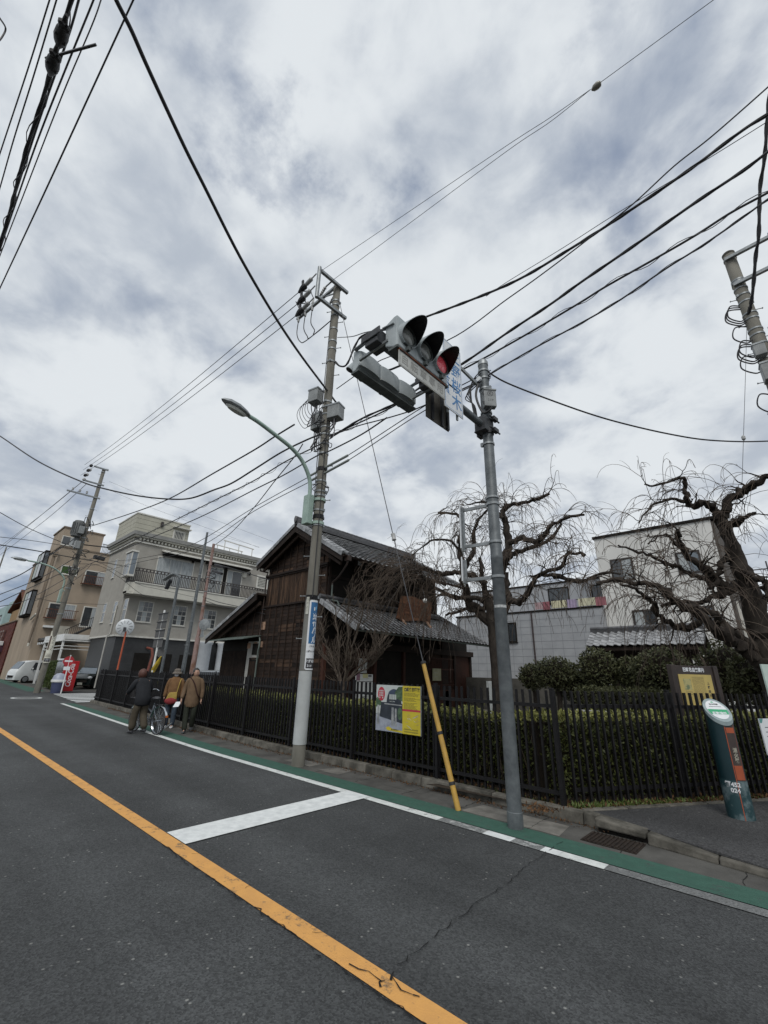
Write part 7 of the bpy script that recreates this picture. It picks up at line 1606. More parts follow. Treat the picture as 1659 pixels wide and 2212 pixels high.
for k in range(14): q = Vector((-48.7, sb.y, sb.z-.3)).lerp(Vector((-48.7, st.y, st.z-.6)), k/13); MB().box(q.x-.02, q.x+.02, q.y-.015, q.y+.015, q.z, q.z+.95).build('stair_bar', M_rail, bb_)
a = V(118, 1362, x=-50); pp_('meter_cabinet', mat('cabinet_cream', (.42, .40, .34), None, .6), -50.4, -50, a.y, a.y+1.1, 3.5, 5.0); pp_('canopy', M_white, BXf, BXf+.5, V(*d3(560, 1370), x=BXf).y, V(*d3(690, 1370), x=BXf).y+.5, 5.0, 5.2)
MB().tube([(-57.5, BYf-.2, 5.9), (-55.2, BYf-.2, 6.3), (-54.6, BYf-.2, 6.2), (-54.4, BYf-.2, 3.2)], .10, 8).build('cream_pipe', M_gr2, bb_)
# ---------------- brick fronted shop at the left edge
rb = thing('brick_shop', 'dark red brick shop front with metal lettering and purple awning at the left edge', 'building', (-68, 8.2, 0))
M_brk = mat('dark_red_brick', (.125, .035, .026), (.085, .026, .020), .8, 5, rand=.2); M_pur = mat('awning_purple', (.09, .04, .06), (.06, .03, .045), .7, 4)
r7_ = lambda zx, zy: ((zx*.1583)/1.8228, (2350+zy*.1583)/1.8228)
RXf = -66.5; RYf = 8.35
zq = V(*r7_(600, 620), x=RXf).z
part('wall', M_brk, -80, RXf, RYf, 12, 0, zq, par=rb); part('coping', M_be2, -80.1, RXf+.1, RYf-.1, 12, zq, zq+.15, par=rb)
bm = MB().box(0, .36, -.008, 0, 0, .11).mesh('brick', M_brk)
for r in range(int((zq-.3)/.24)):
    for k in range(9): inst(bm, 'brick', rb, (RXf-4.0+k*.44+(.22 if r % 2 else 0), RYf, .3+r*.24), scale=(1.1, 1, 1.8))
for k in range(4): 
    b = MB(FYm(RYf-.15, -77.5+k*1.7, zq-2.2)); rp = random.Random(k); b.box(.1, 1.2, 1.2, 1.4, 0, .1); b.box(.5, .7, .1, 1.3, .01, .09); b.box(.2, 1.1, .6, .75, .02, .1); b.box(.1, .3, .1, .6, .01, .09); b.build('lettering', mat('letter_bronze', (.16, .09, .07), None, .5), rb)
b = MB(); b.prism([(RYf-1.2, 2.9), (RYf, 3.7), (RYf, 2.9)], -80, RXf-3.4, axis='x'); b.build('awning', M_pur, rb); part('lamp_box', M_white, RXf-4.2, RXf-3.3, RYf-.9, RYf-.1, 3.6, 4.1, par=rb, bevel=.05)
part('shop_window', M_dark, -80, RXf-4.6, RYf-.05, RYf-.01, .2, 2.9, par=rb)
tb_ = thing('teal_building', 'pale teal building with dark windows rising behind the brick shop', 'building', (-90, 9.5, 0))
M_te = mat('render_teal', (.34, .45, .44), (.28, .38, .375), .7, 2); q = V(*d3(160, 965), x=-84); part('wall', M_te, -110, -84, 9.0, 17, 0, 9.6, par=tb_); part('wall', M_te, -110, -86, 12, 19, 9.6, 12.6, par=tb_)
for k in range(3): window(tb_, FYm(9.0, -107+k*8, 5.2, .005), 4.5, 3.0, 2, 1, fw=.2, fm=M_dark)
ob = thing('small_gabled_house', 'small ochre house with a reddish gable roof between the teal and beige buildings', 'house', (-74, 9.8, 0))
part('wall', mat('wall_ochre', (.30, .20, .10), (.24, .16, .085), .8, 3), -80, -69.5, 9.3, 14, 0, 8.4, par=ob); b = MB(); b.prism([(-80.6, 8.2), (-74.5, 10.6), (-69.0, 8.0), (-69.0, 8.3), (-74.5, 10.9), (-80.6, 8.5)], 8.9, 14, axis='y'); b.build('roof', M_rust, ob); part('window', M_glassd, -77, -73, 9.26, 9.3, 5, 6.6, par=ob)
# far end of the street
for i, (x, y0, y1, z, m) in enumerate(((-112, 10.5, 18, 8, M_gr2), (-130, 11, 20, 7, M_be), (-150, 12, 24, 10, M_gr))):
    o = thing('distant_building', ('nearest', 'middle', 'farthest')[i]+' of the plain buildings closing the street at the far left', 'building', (x, y0, 0)); part('wall', m, x-16, x, y0, y1, 0, z, par=o); [window(o, FYm(y0, x-14+5*k, 3, .01), 2, 1.6, 2, 1) for k in range(3)]
# ---------------- carport between grey and beige buildings
cp = thing('carport', 'white steel carport frame beside the grey building, sheltering a dark car', 'carport', (-46, 9.5, 0))
cx0, cx1 = -50.5, -43.9; cy0, cy1 = 8.9, 13.5; cz = 3.55
for x in (cx0, -47.2, cx1):
    for y in (cy0, cy1): part('post', M_white, x-.07, x+.07, y-.07, y+.07, 0, cz, par=cp)
part('fascia', M_white, cx0-.2, cx1+.2, cy0-.1, cy0, cz-.1, cz+.45, par=cp); part('fascia', M_white, cx1+.1, cx1+.2, cy0, cy1, cz-.1, cz+.45, par=cp); part('roof_sheet', mat('clear_sheet', (.35, .38, .38), None, .3), cx0-.2, cx1+.2, cy0, cy1, cz+.0, cz+.04, par=cp)
for z in (3.05, 2.8): part('rail', M_white, cx0, cx1+.1, cy0-.05, cy0, z, z+.05, par=cp); part('rail', M_white, cx1+.06, cx1+.12, cy0, cy1, z, z+.05, par=cp)
window(cp, FX(cx1+.0, cy0+2.2, .4, .1), 1.9, 2.3, 2, 2, fw=.07, fm=M_white)
part('back_wall', M_gt, -53.5, cx1, cy1+.2, cy1+.3, 0, 4.2, par=cp); part('roof_sheet', M_gt, -54, -50.6, 8.9, 12, 3.8, 3.9, par=cp); part('fascia', M_gt, -54, -50.6, 8.85, 8.9, 3.7, 3.95, par=cp)
for k in range(4): part('hanging_lamp', M_signw, -53.4+k*.75, -53.1+k*.75, 8.8, 8.84, 3.35, 3.55, par=cp)
# ---------------- white building on the right, low tiled annexe and gate
wh = thing('white_building', 'white three storey building with dark framed windows behind the cherry trees', 'building', (-4.6, 26, 0))
M_wh = mat('wall_offwhite', (.66, .655, .63), (.57, .565, .545), .85, .9, bump=.002, bscale=25); M_whd = mat('wall_shade_taupe', (.10, .088, .078), (.08, .07, .062), .85, 2, bump=.004, bscale=30)
WY = 26.0; wx0, wx1 = V(1296, 1250, y=WY).x, V(1535, 1130, y=WY).x; wz = (V(1289, 1162, y=WY).z+V(1533, 1125, y=WY).z)/2
part('wall', M_wh, wx0, wx1, WY, 38, 0, wz, par=wh); part('wall', M_whd, wx1, wx1+.12, WY+.02, 38, 0, wz-.1, par=wh); part('roof_edge', M_dark, wx0-.08, wx1+.2, WY-.08, 38, wz, wz+.14, par=wh)  # dark slab on the right side: its shade is put into the colour
for z in (3.3, 6.3): part('wall_joint', mat('joint_grey', (.3, .3, .29), None, .9), wx0, wx1, WY-.004, WY-.001, z, z+.02, par=wh)
for z in np.arange(.5, 9, .45): pass
r4_ = lambda zx, zy: (1042.3+zx*.3717, 987.5+zy*.3717)
for (q0, q1, gm) in (((750, 605), (880, 705), [M_glassd, M_curtain]), ((1130, 565), (1275, 660), [M_curtain, M_glassb]), ((880, 900), (1020, 1010), [M_curtain, M_glassd]), ((1215, 880), (1360, 980), [M_glassd, M_glassb])):
    x0, x1, z0, z1 = rect(*r4_(*q0), *r4_(*q1), y=WY); window(wh, FYm(WY, x0, z0, .01), x1-x0, z1-z0, 2, 1, fw=.09, fm=M_rail, gm=gm, sill=False)
for (q0, q1) in (((1400, 840), (1600, 1400)),):
    for k in range(5): part('pipe', M_offw, wx1+.14, wx1+.22, WY+.6+k*.5, WY+.68+k*.5, 0, 5.2-k*.3, par=wh)
for k in range(3): MB().beam((wx1+.1, WY+4, wz-2.0-k*.9), (wx1+1.6, WY+4, wz-2.0-k*.9), .05, .05).build('antenna_arm', M_wire, wh)
part('antenna_mast', M_wire, wx1+1.55, wx1+1.62, WY+3.97, WY+4.03, wz-3.9, wz-1.6, par=wh)
lo = thing('grey_tiled_annexe', 'low pale grey tiled building with laundry on its terrace, left of the white building', 'building', (-10, 25.5, 0))
LYf = 25.6; M_si = mat('siding_grey', (.33, .34, .355), (.28, .29, .305), .6, 1.5); lx0 = V(985, 1300, y=LYf).x; zpar = V(1120, 1325, y=LYf).z
part('wall', M_si, lx0, wx0-.02, LYf, 30, 0, zpar, par=lo); part('coping', M_dark, lx0-.05, wx0-.02, LYf-.05, LYf+.25, zpar, zpar+.10, par=lo)
zup = V(1105, 1272, y=28).z; part('upper_wall', M_si, V(1010, 1272, y=28).x, wx0-.02, 28, 32, zpar-.5, zup, par=lo); part('coping', M_dark, V(1010, 1272, y=28).x-.1, wx0-.02, 27.95, 32, zup, zup+.1, par=lo)
mj = mat('tile_gap', (.235, .24, .255), None, .9)
for k in range(int((wx0-lx0)/.62)): part('tile_joint', mj, lx0+.3+k*.62, lx0+.315+k*.62, LYf-.006, LYf-.001, 0, zpar, par=lo)
for k in range(int(zpar/.42)): part('tile_joint', mj, lx0, wx0-.03, LYf-.007, LYf-.002, .2+k*.42, .215+k*.42, par=lo)
for (qa, qb) in (((385, 770), (500, 812)), ((635, 750), (700, 795))): x0, x1, z0, z1 = rect(*r4_(*qa), *r4_(*qb), y=28); window(lo, FYm(28, x0, z0-.3, .01), x1-x0, z1-z0+.3, 2, 1, fw=.07, fm=M_dark, gm=[M_glassd, M_glassd])
x0, x1, z0, z1 = rect(*r4_(152, 970), *r4_(197, 1068), y=LYf); window(lo, FYm(LYf, x0, z0, .01), x1-x0, z1-z0, 1, 1, fw=.08, fm=M_dark)
part('drain_pipe', mat('pipe_brown', (.05, .035, .035), None, .6), V(*r4_(285, 950), y=LYf).x, V(*r4_(285, 950), y=LYf).x+.07, LYf-.08, LYf-.01, 0, zpar, par=lo)
cols = (('pink blanket with pale folds, leftmost on the terrace rail', (.38, .27, .28), 302, 345), ('dark pink blanket second from the left on the terrace rail', (.30, .12, .14), 347, 388), ('cream towel in the middle of the terrace rail', (.58, .55, .38), 398, 488), ('lilac towel right of the cream one on the terrace rail', (.36, .30, .42), 490, 545), ('long cream sheet right of the lilac towel', (.56, .54, .40), 556, 655), ('rose red blanket, rightmost on the terrace rail', (.33, .14, .16), 657, 718))
for i, (lab, c_, a, b_) in enumerate(cols):
    x0, x1 = V(*r4_(a, 830), y=LYf-.06).x, V(*r4_(b_, 830), y=LYf-.06).x; n = 10; b = MB(); top = zpar+.55; bot = zpar+.13-.05*(i % 2)
    vs = [(x0+(x1-x0)*k/n, LYf-.08+.02*math.sin(k*2.1+i), z) for z in (bot, top) for k in range(n+1)]; b.add(vs+[(v[0], v[1]+.03, v[2]) for v in vs], [(k, k+1, n+2+k, n+1+k) for k in range(n)]+[(2*n+2+n+1+k, 2*n+2+n+2+k, 2*n+3+k, 2*n+2+k) for k in range(n)]+[(n+1+k, n+2+k, 3*n+4+k, 3*n+3+k) for k in range(n)])
    tag(b.build('laundry', mat('laundry%d' % i, c_, tuple(q*.8 for q in c_), .9, 6, bump=.01, bscale=8)), lab, 'laundry', 'laundry airing on the terrace rail')
part('terrace_rail', M_rail, lx0+1, wx0-.02, LYf-.03, LYf, zpar+.5, zpar+.54, par=lo)
gt_ = thing('roofed_gate', 'traditional gate with a grey tiled roof in front of the white building', 'gate', (-4.4, 20, 0))
gy = 20.0; gx0, gx1, gzr, gze = -6.45, -2.45, 3.22, 2.84
M_gtl = mat('gate_tile', (.30, .305, .31), (.16, .16, .165), .4, 7, rand=.3)
b = MB(); b.prism([(gy-.85, gze-.08), (gy, gzr+.12), (gy+.85, gze-.08), (gy+.85, gze-.2), (gy, gzr), (gy-.85, gze-.2)], gx0, gx1, axis='x'); b.build('roof', M_beam, gt_)
gm_ = tile_mesh('roof_tile', M_gtl, .268, .3); u_, v_ = Vector((1, 0, 0)), Vector((0, .85, .58)).normalized(); n_ = u_.cross(v_)
for r in range(5):
    for c in range(15): inst(gm_, 'roof_tile', gt_, Vector((gx0+.02+c*.268, gy-.88, gze-.05))+v_*(r*.21)+n_*.045, (math.atan2(v_.z, v_.y)+random.gauss(0, .01), 0, 0))
ridge((gx0, gy, gzr+.12), (gx1, gy, gzr+.12), .2, .24, gt_, .3, M_tiled)
for x in (gx0+.7, gx1-.7): part('post', M_beam, x-.12, x+.12, gy-.12, gy+.12, 0, gzr-.1, par=gt_)
part('beam', M_beam, gx0+.3, gx1-.3, gy-.08, gy+.08, 2.35, 2.6, par=gt_); part('gate_door', M_dark, gx0+.8, gx1-.8, gy, gy+.05, .1, 2.35, par=gt_); part('side_panel', M_white, gx1-.55, gx1+.9, gy+.2, gy+.3, 0, 2.3, par=gt_)
gw = thing('garden_wall', 'low dark garden wall behind the clipped evergreens', 'wall', (-8, 21, 0)); part('wall', mat('wall_dark', (.10, .095, .085), (.06, .058, .052), .9, 3), -24, gx0+.2, 20.5, 20.7, 0, 1.5, par=gw); part('wall', MT['wall_dark'], gx1+.9, 12, 20.5, 20.7, 0, 1.3, par=gw)
# ================================================================== VEHICLES, MACHINES, PEOPLE, SMALL SIGNS
M_tyre = mat('tyre_rubber', (.012, .012, .013), (.02, .02, .02), .8, 20); M_chr = mat('chrome', (.6, .62, .64), (.5, .52, .54), .18, 4, metal=1.0)
def car(label, paint, loc, rz, L_, Wd, Ht, kind, plate=None):
    """body shell lofted from cross sections, front towards +x"""
    root = thing('parked_car', label, 'car' if kind != 'van' else 'van', (0, 0, 0))
    if kind == 'van': S_ = [(-.5, .25, .95, .50), (-.49, .9, .97, .53), (-.3, 1.0, 1, .54), (.22, 1.0, 1, .54), (.36, .93, .98, .53), (.46, .62, .96, .50), (.5, .5, .9, .36)]
    else: S_ = [(-.5, .30, .92, .40), (-.47, .80, .96, .60), (-.38, .97, 1, .62), (0, 1.0, 1, .63), (.14, .95, 1, .63), (.28, .66, 1, .62), (.44, .60, .96, .56), (.5, .46, .88, .36)]
    vs = []; n = 0; hb = .17
    for (t, hh, ww, belt) in S_:
        top = Ht*hh; bz = min(top-.04, Ht*belt); w = Wd/2*ww; rw = w*(.80 if hh > .8 else .9)
        vs += [(t*L_, -w*.96, hb), (t*L_, -w, hb+.2), (t*L_, -w, bz), (t*L_, -rw, top-.05), (t*L_, -rw*.85, top), (t*L_, rw*.85, top), (t*L_, rw, top-.05), (t*L_, w, bz), (t*L_, w, hb+.2), (t*L_, w*.96, hb)]
    m_ = 10; k = len(S_); fs = [(i*m_+j, i*m_+(j+1) % m_, (i+1)*m_+(j+1) % m_, (i+1)*m_+j) for i in range(k-1) for j in range(m_)]+[tuple(range(m_-1, -1, -1)), tuple((k-1)*m_+j for j in range(m_))]
    o = MB().add(vs, fs).build('body', paint, root, smooth=True, bevel=.03)
    def strip_(x0, x1, z0, z1, y, m, name, tilt=0.0):
        for s in (-1, 1): b = MB(); b.add([(x0, s*y, z0), (x1, s*y, z0), (x1-tilt, s*(y-.10), z1), (x0+tilt*.3, s*(y-.10), z1), (x0, s*(y+.012), z0), (x1, s*(y+.012), z0), (x1-tilt, s*(y-.088), z1), (x0+tilt*.3, s*(y-.088), z1)], [(0, 1, 2, 3), (7, 6, 5, 4), (0, 4, 5, 1), (1, 5, 6, 2), (2, 6, 7, 3), (3, 7, 4, 0)]); b.build(name, m, root)
    zb = Ht*(.56 if kind == 'van' else .64)
    strip_(-.42*L_, -.06*L_, zb, Ht*.90, Wd/2*.985, M_glassd, 'side_window', .0); strip_(-.04*L_, (.25 if kind == 'van' else .15)*L_, zb, Ht*.90, Wd/2*.985, M_glassd, 'side_window', .25)
    a = (.462, .60, .37, .92) if kind == 'van' else (.275, .665, .15, .94)
    b = MB(); w = Wd*.42; b.add([(a[0]*L_+.02, -w, a[1]*Ht), (a[0]*L_+.02, w, a[1]*Ht), (a[2]*L_+.02, w*.86, a[3]*Ht), (a[2]*L_+.02, -w*.86, a[3]*Ht), (a[0]*L_+.04, -w, a[1]*Ht+.02), (a[0]*L_+.04, w, a[1]*Ht+.02), (a[2]*L_+.04, w*.86, a[3]*Ht+.02), (a[2]*L_+.04, -w*.86, a[3]*Ht+.02)], [(0, 1, 2, 3), (7, 6, 5, 4), (0, 4, 5, 1), (1, 5, 6, 2), (2, 6, 7, 3), (3, 7, 4, 0)]); b.build('windscreen', M_glassb, root)
    for sx in (-.31, .31):
        for s in (-1, 1):
            c = Vector((sx*L_, s*(Wd/2-.09), .31)); wl_ = MB().lathe([(.10, -.10), (.27, -.10), (.31, -.06), (.31, .06), (.27, .10), (.10, .10)], c, 24, (0, s, 0)).build('wheel', M_tyre, root, smooth=True)
            MB().lathe([(0, .105), (.05, .11), (.20, .085), (.21, .10), (.19, .102)], c, 18, (0, s, 0)).build('rim', M_galv2, wl_, smooth=True)
    zl = Ht*(.42 if kind == 'van' else .50)
    for s in (-1, 1): b = MB(); b.ball((L_*.475, s*Wd*.36, zl), .13, 12, 8, (.7, 1.2, .75)); b.build('headlight', mat('headlight_glass', (.55, .58, .6), (.35, .37, .4), .1, 8, spec=.8), root, smooth=True); b = MB(); b.ball((L_*.23, s*(Wd/2+.09), Ht*.62), .09, 10, 7, (.6, .8, 1)); b.build('wing_mirror', paint, root, smooth=True)
    b = MB(); b.box(L_*.495, L_*.51, -Wd*.28, Wd*.28, .42, .60); b.build('grille', M_dark, root, bevel=.01)
    for (z0, z1) in ((.60, .625), (.40, .42)): b = MB(); b.box(L_*.50, L_*.517, -Wd*.30, Wd*.30, z0, z1); b.build('grille_trim', M_chr, root)
    if plate: b = MB(); b.box(L_*.512, L_*.522, -.165, .165, .24, .405); o = b.build('number_plate', mat('plate_cream', (.55, .55, .48), None, .5), root); text(plate, .09, mat('plate_green', (.02, .12, .07), None, .5), root, frame((L_*.523, 0, .30), (0, 1, 0), (0, 0, 1)), depth=.001)
    b = MB(); b.box(L_*.40, L_*.505, -Wd*.47, Wd*.47, .17, .24); b.build('bumper', M_dark, root, bevel=.02)
    root.location = loc; root.rotation_euler = (0, 0, rz); return root
M_pblk = mat('paint_darkgreen', (.010, .016, .015), (.008, .012, .012), .2, 2, coat=.6); M_pwh = mat('paint_white', (.60, .62, .62), (.55, .57, .57), .3, 2, coat=.5); M_psil = mat('paint_silver', (.33, .35, .37), (.3, .32, .34), .3, 2, metal=.5, coat=.4)
car('small black-green car facing the street under the white carport', M_pblk, (-40.6, 10.6, .02), rad(-35), 3.3, 1.48, 1.5, 'kei', '・574')
car('white van parked nose out beside the brick shop, partly behind a hedge', M_pwh, (-53.6, 9.6, 0), rad(-75), 4.4, 1.7, 1.95, 'van')
car('silver car whose roof shows above the side street railing', M_psil, (-31.5, 16.5, .02), rad(78), 4.1, 1.7, 1.5, 'car')
# vending machines
M_vr = mat('vending_red', (.42, .018, .022), (.36, .015, .02), .3, 3); M_vb = mat('vending_blue', (.05, .07, .16), (.04, .055, .13), .35, 3)
def vend(label, x, y, m, front, w=1.0):
    v = thing('vending_machine', label, 'vending machine', (x, y, 0), 'vending machines by the far utility pole'); MB().box(x, x+w, y, y+.75, .08, 1.86).build('cabinet', m, v, bevel=.02)
    for z in (.95, 1.22, 1.49):
        for k in range(8): MB().box(x+.08+k*.105, x+.16+k*.105, y-.035, y-.005, z, z+.2).build('drink', mat('can%d' % (k % 4), ((.3, .32, .33), (.08, .12, .2), (.35, .30, .1), (.25, .05, .05))[k % 4], None, .35), v)
        MB().box(x+.05, x+w-.08, y-.05, y-.0, z-.03, z-.005).build('shelf', M_white, v)
    MB().box(x+.05, x+w-.08, y-.06, y-.052, .88, 1.78).build('front_glass', mat('vend_glass', (.28, .30, .31), (.2, .22, .23), .12, 3, trans=.85), v) if front else None
    MB().box(x+.1, x+.6, y-.03, y, .25, .42).build('delivery_flap', M_glassd, v); MB().box(x+.66, x+.9, y-.03, y, .5, .85).build('coin_panel', M_signw, v); b = MB(); b.lathe([(.0, .0), (.0, .0)], (x, y, 0)) if 0 else None
    MB().box(x+.02, x+w-.02, y-.05, y+.1, 1.86, 1.98).build('top_light', M_signw, v, bevel=.04); return v
vx, vy = -34.9, 7.3
v1 = vend('red vending machine with white script lettering on its side, right of the pair', vx, vy, M_vr, 1); v2 = vend('blue and grey vending machine, left of the red one behind the pole', vx-1.15, vy+.05, M_vb, 1)
Mv = frame((vx+1.001, vy+.40, 1.0), (0, 0, 1), (0, -1, 0))
text('Coca-Cola', .40, M_signw, v1, Mv, depth=.002, bold=.006, shear=.25, sx=.78)
text('ENJOY', .11, mat('vend_pink', (.6, .2, .2), None, .5), v1, frame((vx+1.001, vy+.14, .62), (0, 0, 1), (0, -1, 0)), depth=.002)
# recycling bin
rc = thing('recycling_bin', 'blue plastic recycling bin with a white domed lid beside the red vending machine', 'bin', (-33.6, 7.15, 0))
MB().lathe([(.26, 0), (.33, .62), (.35, .64)], (-33.55, 7.1, 0), 20).build('tub', mat('bin_blue', (.06, .075, .15), (.05, .06, .12), .5, 4), rc, smooth=True); MB().lathe([(.38, .62), (.39, .72), (.36, .76)], (-33.55, 7.1, 0), 20).build('rim', M_white, rc, smooth=True); MB().lathe([(.35, .76), (.30, .98), (.18, 1.1), (0, 1.14)], (-33.55, 7.1, 0), 20).build('lid', mat('bin_lid', (.34, .37, .45), (.28, .3, .38), .4, 4), rc, smooth=True)
def disc(b, c, r, n, ax, t=.012): b.lathe([(r, 0), (r, t), (0, t+.001)], c, n, ax)
# no-entry sign on white post
ne = thing('no_entry_sign', 'red no entry sign with white bar on a slim white post by the vending machines', 'sign', (-32.5, 6.9, 0)); nc = V(148.5, 1428, x=-33.0)
MB().tube([(nc.x, nc.y+.03, 0), (nc.x, nc.y+.03, nc.z+.35)], .035, 10).build('post', M_white, ne, smooth=True); nd = Vector((.93, -.36, 0)); b = MB(); b.lathe([(.28, 0), (.28, .02)], nc, 26, nd); b.build('disc', mat('sign_red', (.42, .02, .03), None, .4), ne)
b = MB(frame(nc+nd*.022, (.36, .93, 0), (0, 0, 1))); b.box(-.2, .2, -.045, .045, 0, .003); b.build('bar', M_signw, ne); b = MB(frame(nc+nd*.02+Vector((0, 0, -.42)), (.36, .93, 0), (0, 0, 1))); b.box(-.17, .17, -.1, .1, 0, .01); b.build('supplementary_plate', M_signw, ne)
# hedges by the far lane
for i, (x0, x1) in enumerate(((-41.6, -39.7), (-39.6, -37.6))):
    hedge(('left', 'right')[i]+' block of the tall clipped hedge beside the leaning pole', [(x0, x1, 6.5, 7.4, .05, 1.75)], 6000, .10, (x0, 7, 0), leafmat('box_leaf', (.030, .050, .014), (.080, .105, .030)), leafmat('box_leaf', (.030, .050, .014), (.080, .105, .030)), lump=.03)
ac_ = thing('air_conditioner', 'pale outdoor air conditioner unit at the foot of the grey building', 'air conditioner', (-42.2, 10.0, 0)); MB().box(-42.7, -41.9, 9.9, 10.25, .25, .95).build('case', M_gr2, ac_, bevel=.02); MB().box(-43.4, -41.6, 9.6, 10.5, 0, .25).build('base', M_gutter2, ac_); b = MB(); b.lathe([(.24, 0), (.24, .02), (.05, .03)], (-42.3, 9.9, .6), 18, (0, -1, 0)); b.build('fan_grille', M_dark, ac_)
# convex mirror seen from behind
mr_ = thing('traffic_mirror', 'back of a round white traffic mirror on an orange post above the railing', 'traffic mirror', (-25.6, 9.4, 0)); mc = V(270, 1355, y=9.4); px_ = mc.x
mb0 = V(257, 1430, y=9.4); MB().tube([(mc.x-.02, 9.4+.12, 0), (mc.x-.0, 9.4+.12, mc.z+.1)], .05, 12).build('post', mat('mirror_orange', (.42, .085, .035), (.36, .075, .03), .5, 5), mr_, smooth=True)
ax3 = (CAM-mc).normalized(); Rm = .5; MB().lathe([(0, .10), (Rm*.35, .095), (Rm*.8, .05), (Rm, 0), (Rm+.015, -.02), (Rm, -.04), (Rm*.5, -.03), (0, -.02)], mc+ax3*-.05, 36, ax3).build('shell', mat('mirror_back', (.60, .63, .65), (.52, .55, .57), .35, 3), mr_, smooth=True)
uu = ax3.orthogonal().normalized(); vv = ax3.cross(uu)
for k in range(12): t = 2*PI*k/12; d = uu*math.cos(t)+vv*math.sin(t); b = MB(); b.beam(mc+d*Rm*.45+ax3*.035, mc+d*Rm*.85+ax3*.005, .018, .02, up=ax3); b.build('rib', M_fit, mr_)
b = MB(); b.beam(mc+ax3*.05, mc+ax3*.05+Vector((0, 0, -.25)), .16, .08, up=ax3); b.build('clamp', M_fit, mr_)
# back of direction sign stack, lamp posts, rusty pole on the side street
ds = thing('direction_sign', 'grey backs of stacked direction signs on a white post behind the railing', 'sign', (-26, 11, 0)); SY = 10.3
a, c = V(356, 1318, y=SY), V(330, 1436, y=SY); MB().tube([(a.x, SY, 0), (a.x, SY, a.z)], .055, 12).build('post', M_white, ds, smooth=True)
for k, (ya, yb) in enumerate(((1325, 1340), (1342, 1358), (1360, 1377), (1379, 1398))):
    z1, z0 = V(352, ya, y=SY).z, V(348, yb, y=SY).z; MB().box(a.x-.62, a.x+.75, SY-.05, SY-.035, z0, z1).build('sign_plate', mat('sign_back2', (.085, .085, .085), (.06, .06, .06), .6, 4), ds); MB().box(a.x-.66, a.x+.79, SY-.09, SY-.05, z1-.05, z1).build('back_rail', M_fit, ds)
MB().lathe([(.24, 0), (.24, .02)], (a.x+.45, SY+.1, V(362, 1410, y=SY).z), 20, (.6, -.7, 0)).build('round_plate', MT['sign_back2'], ds)
b = MB(); p, q, r_ = V(348, 1418, y=SY-.1), V(332, 1446, y=SY-.1), V(346, 1436, y=SY-.1); b.tube([p, p.lerp(q, .5)+Vector((.05, 0, 0)), q, q+Vector((0, 0, -.5))], [.03, .12, .13, .10], 8); tag(b.build('rolled_flag', mat('flag_yellow', (.50, .36, .04), (.36, .26, .03), .7, 5)), 'yellow rolled flag leaning on the white sign post', 'flag')
lp = thing('lamp_post', 'grey steel lamp post with a short bent arm, in front of the grey building', 'lamp post', (-26, 13, 0)); LY = 11.6
t_ = V(387, 1250, y=LY); MB().tube([(t_.x, LY, 0), (t_.x, LY, t_.z)], .085, 14).build('post', M_galv, lp, smooth=True); q1b, q2b = V(373, 1240, y=LY), V(355, 1252, y=LY)
b = MB(); cable_mb(b, [(t_.x-.02, LY, t_.z-.1), (t_.x-.06, LY, t_.z+.15), q1b, q2b], .06, 10); b.build('arm', M_galv, lp, smooth=True); MB().beam(V(374, 1240, y=LY), V(354, 1253, y=LY), .3, .10).build('lamp_head', M_galv2, lp, bevel=.03); MB().beam(V(369, 1252, y=LY), V(359, 1272, y=LY), .26, .16).build('floodlight', M_fit, lp, bevel=.03)
gp_ = thing('utility_pole', 'slim grey steel service pole beside the rusty pink pole', 'utility pole', (-25, 12.6, 0)); t_ = V(448, 1150, y=12.6); MB().tube([(t_.x, 12.6, 0), (t_.x, 12.6, t_.z)], [.14, .07], 14).build('shaft', M_galv, gp_, smooth=True); straps(gp_, (t_.x, 12.6), t_.z, .14, .07, (3, 4.5, 6, 7, 7.6)); step_bolts(gp_, (t_.x, 12.6), t_.z, .14, .07, 2.5, 8, .5, .5)
rp_ = thing('utility_pole', 'rusty pink service pole standing against the slim grey pole', 'utility pole', (-24.5, 12.2, 0)); RY = 12.0; t2_ = V(462, 1175, y=RY); M_pink = mat('rusty_pink', (.27, .19, .175), (.17, .095, .065), .75, 4, 7, contrast=(.45, .65), bump=.002, stretch=(1, 1, .5))
MB().tube([(t2_.x, RY, 0), (t2_.x, RY, 3.2), (t2_.x, RY, 3.5), (t2_.x, RY, t2_.z)], [.15, .145, .105, .085], 14).build('shaft', M_pink, rp_, smooth=True); straps(rp_, (t2_.x, RY), t2_.z, .12, .1, (1.2, 2.2, 3.3, 4.3, 5.2, 6.1, 7.0))
MB().lathe([(.33, 0), (.33, .03), (0, .08)], V(*d8(385, 1325), y=RY)+Vector((0, 0, 0)), 20, (.5, -.8, 0)).build('mirror', M_galv2, rp_, smooth=True); q = V(*d8(355, 1460), y=RY); b = MB(); b.prism([(q.x-.28, q.z-.2), (q.x+.28, q.z-.2), (q.x, q.z+.3)], RY-.02, RY, axis='y'); b.build('triangular_plate', M_galv2, rp_)
for zz in (q.z, q.z+.9): MB().beam((t2_.x, RY, zz), (q.x, RY, zz), .03, .03).build('bracket', M_pink, rp_)
rr3 = random.Random(2)
for k in range(8): c = Vector((t2_.x-.1, RY+.2, 6.6+.15*k)); b = MB(); cable_mb(b, [c+Vector((.3*math.cos(t+k), .3*math.sin(t+k), rr3.uniform(-.2, .2))) for t in np.linspace(0, 5, 6)], .02, 5, 4); b.build('cable_coil', M_cable, rp_)
wire('thick cable from the banner pole down to the top of the rusty pink pole', [(654, 959), (635, 988), (592, 1041), (549, 1096), (500, 1150), (463, 1178)], p1, (t2_.x, RY), .016)
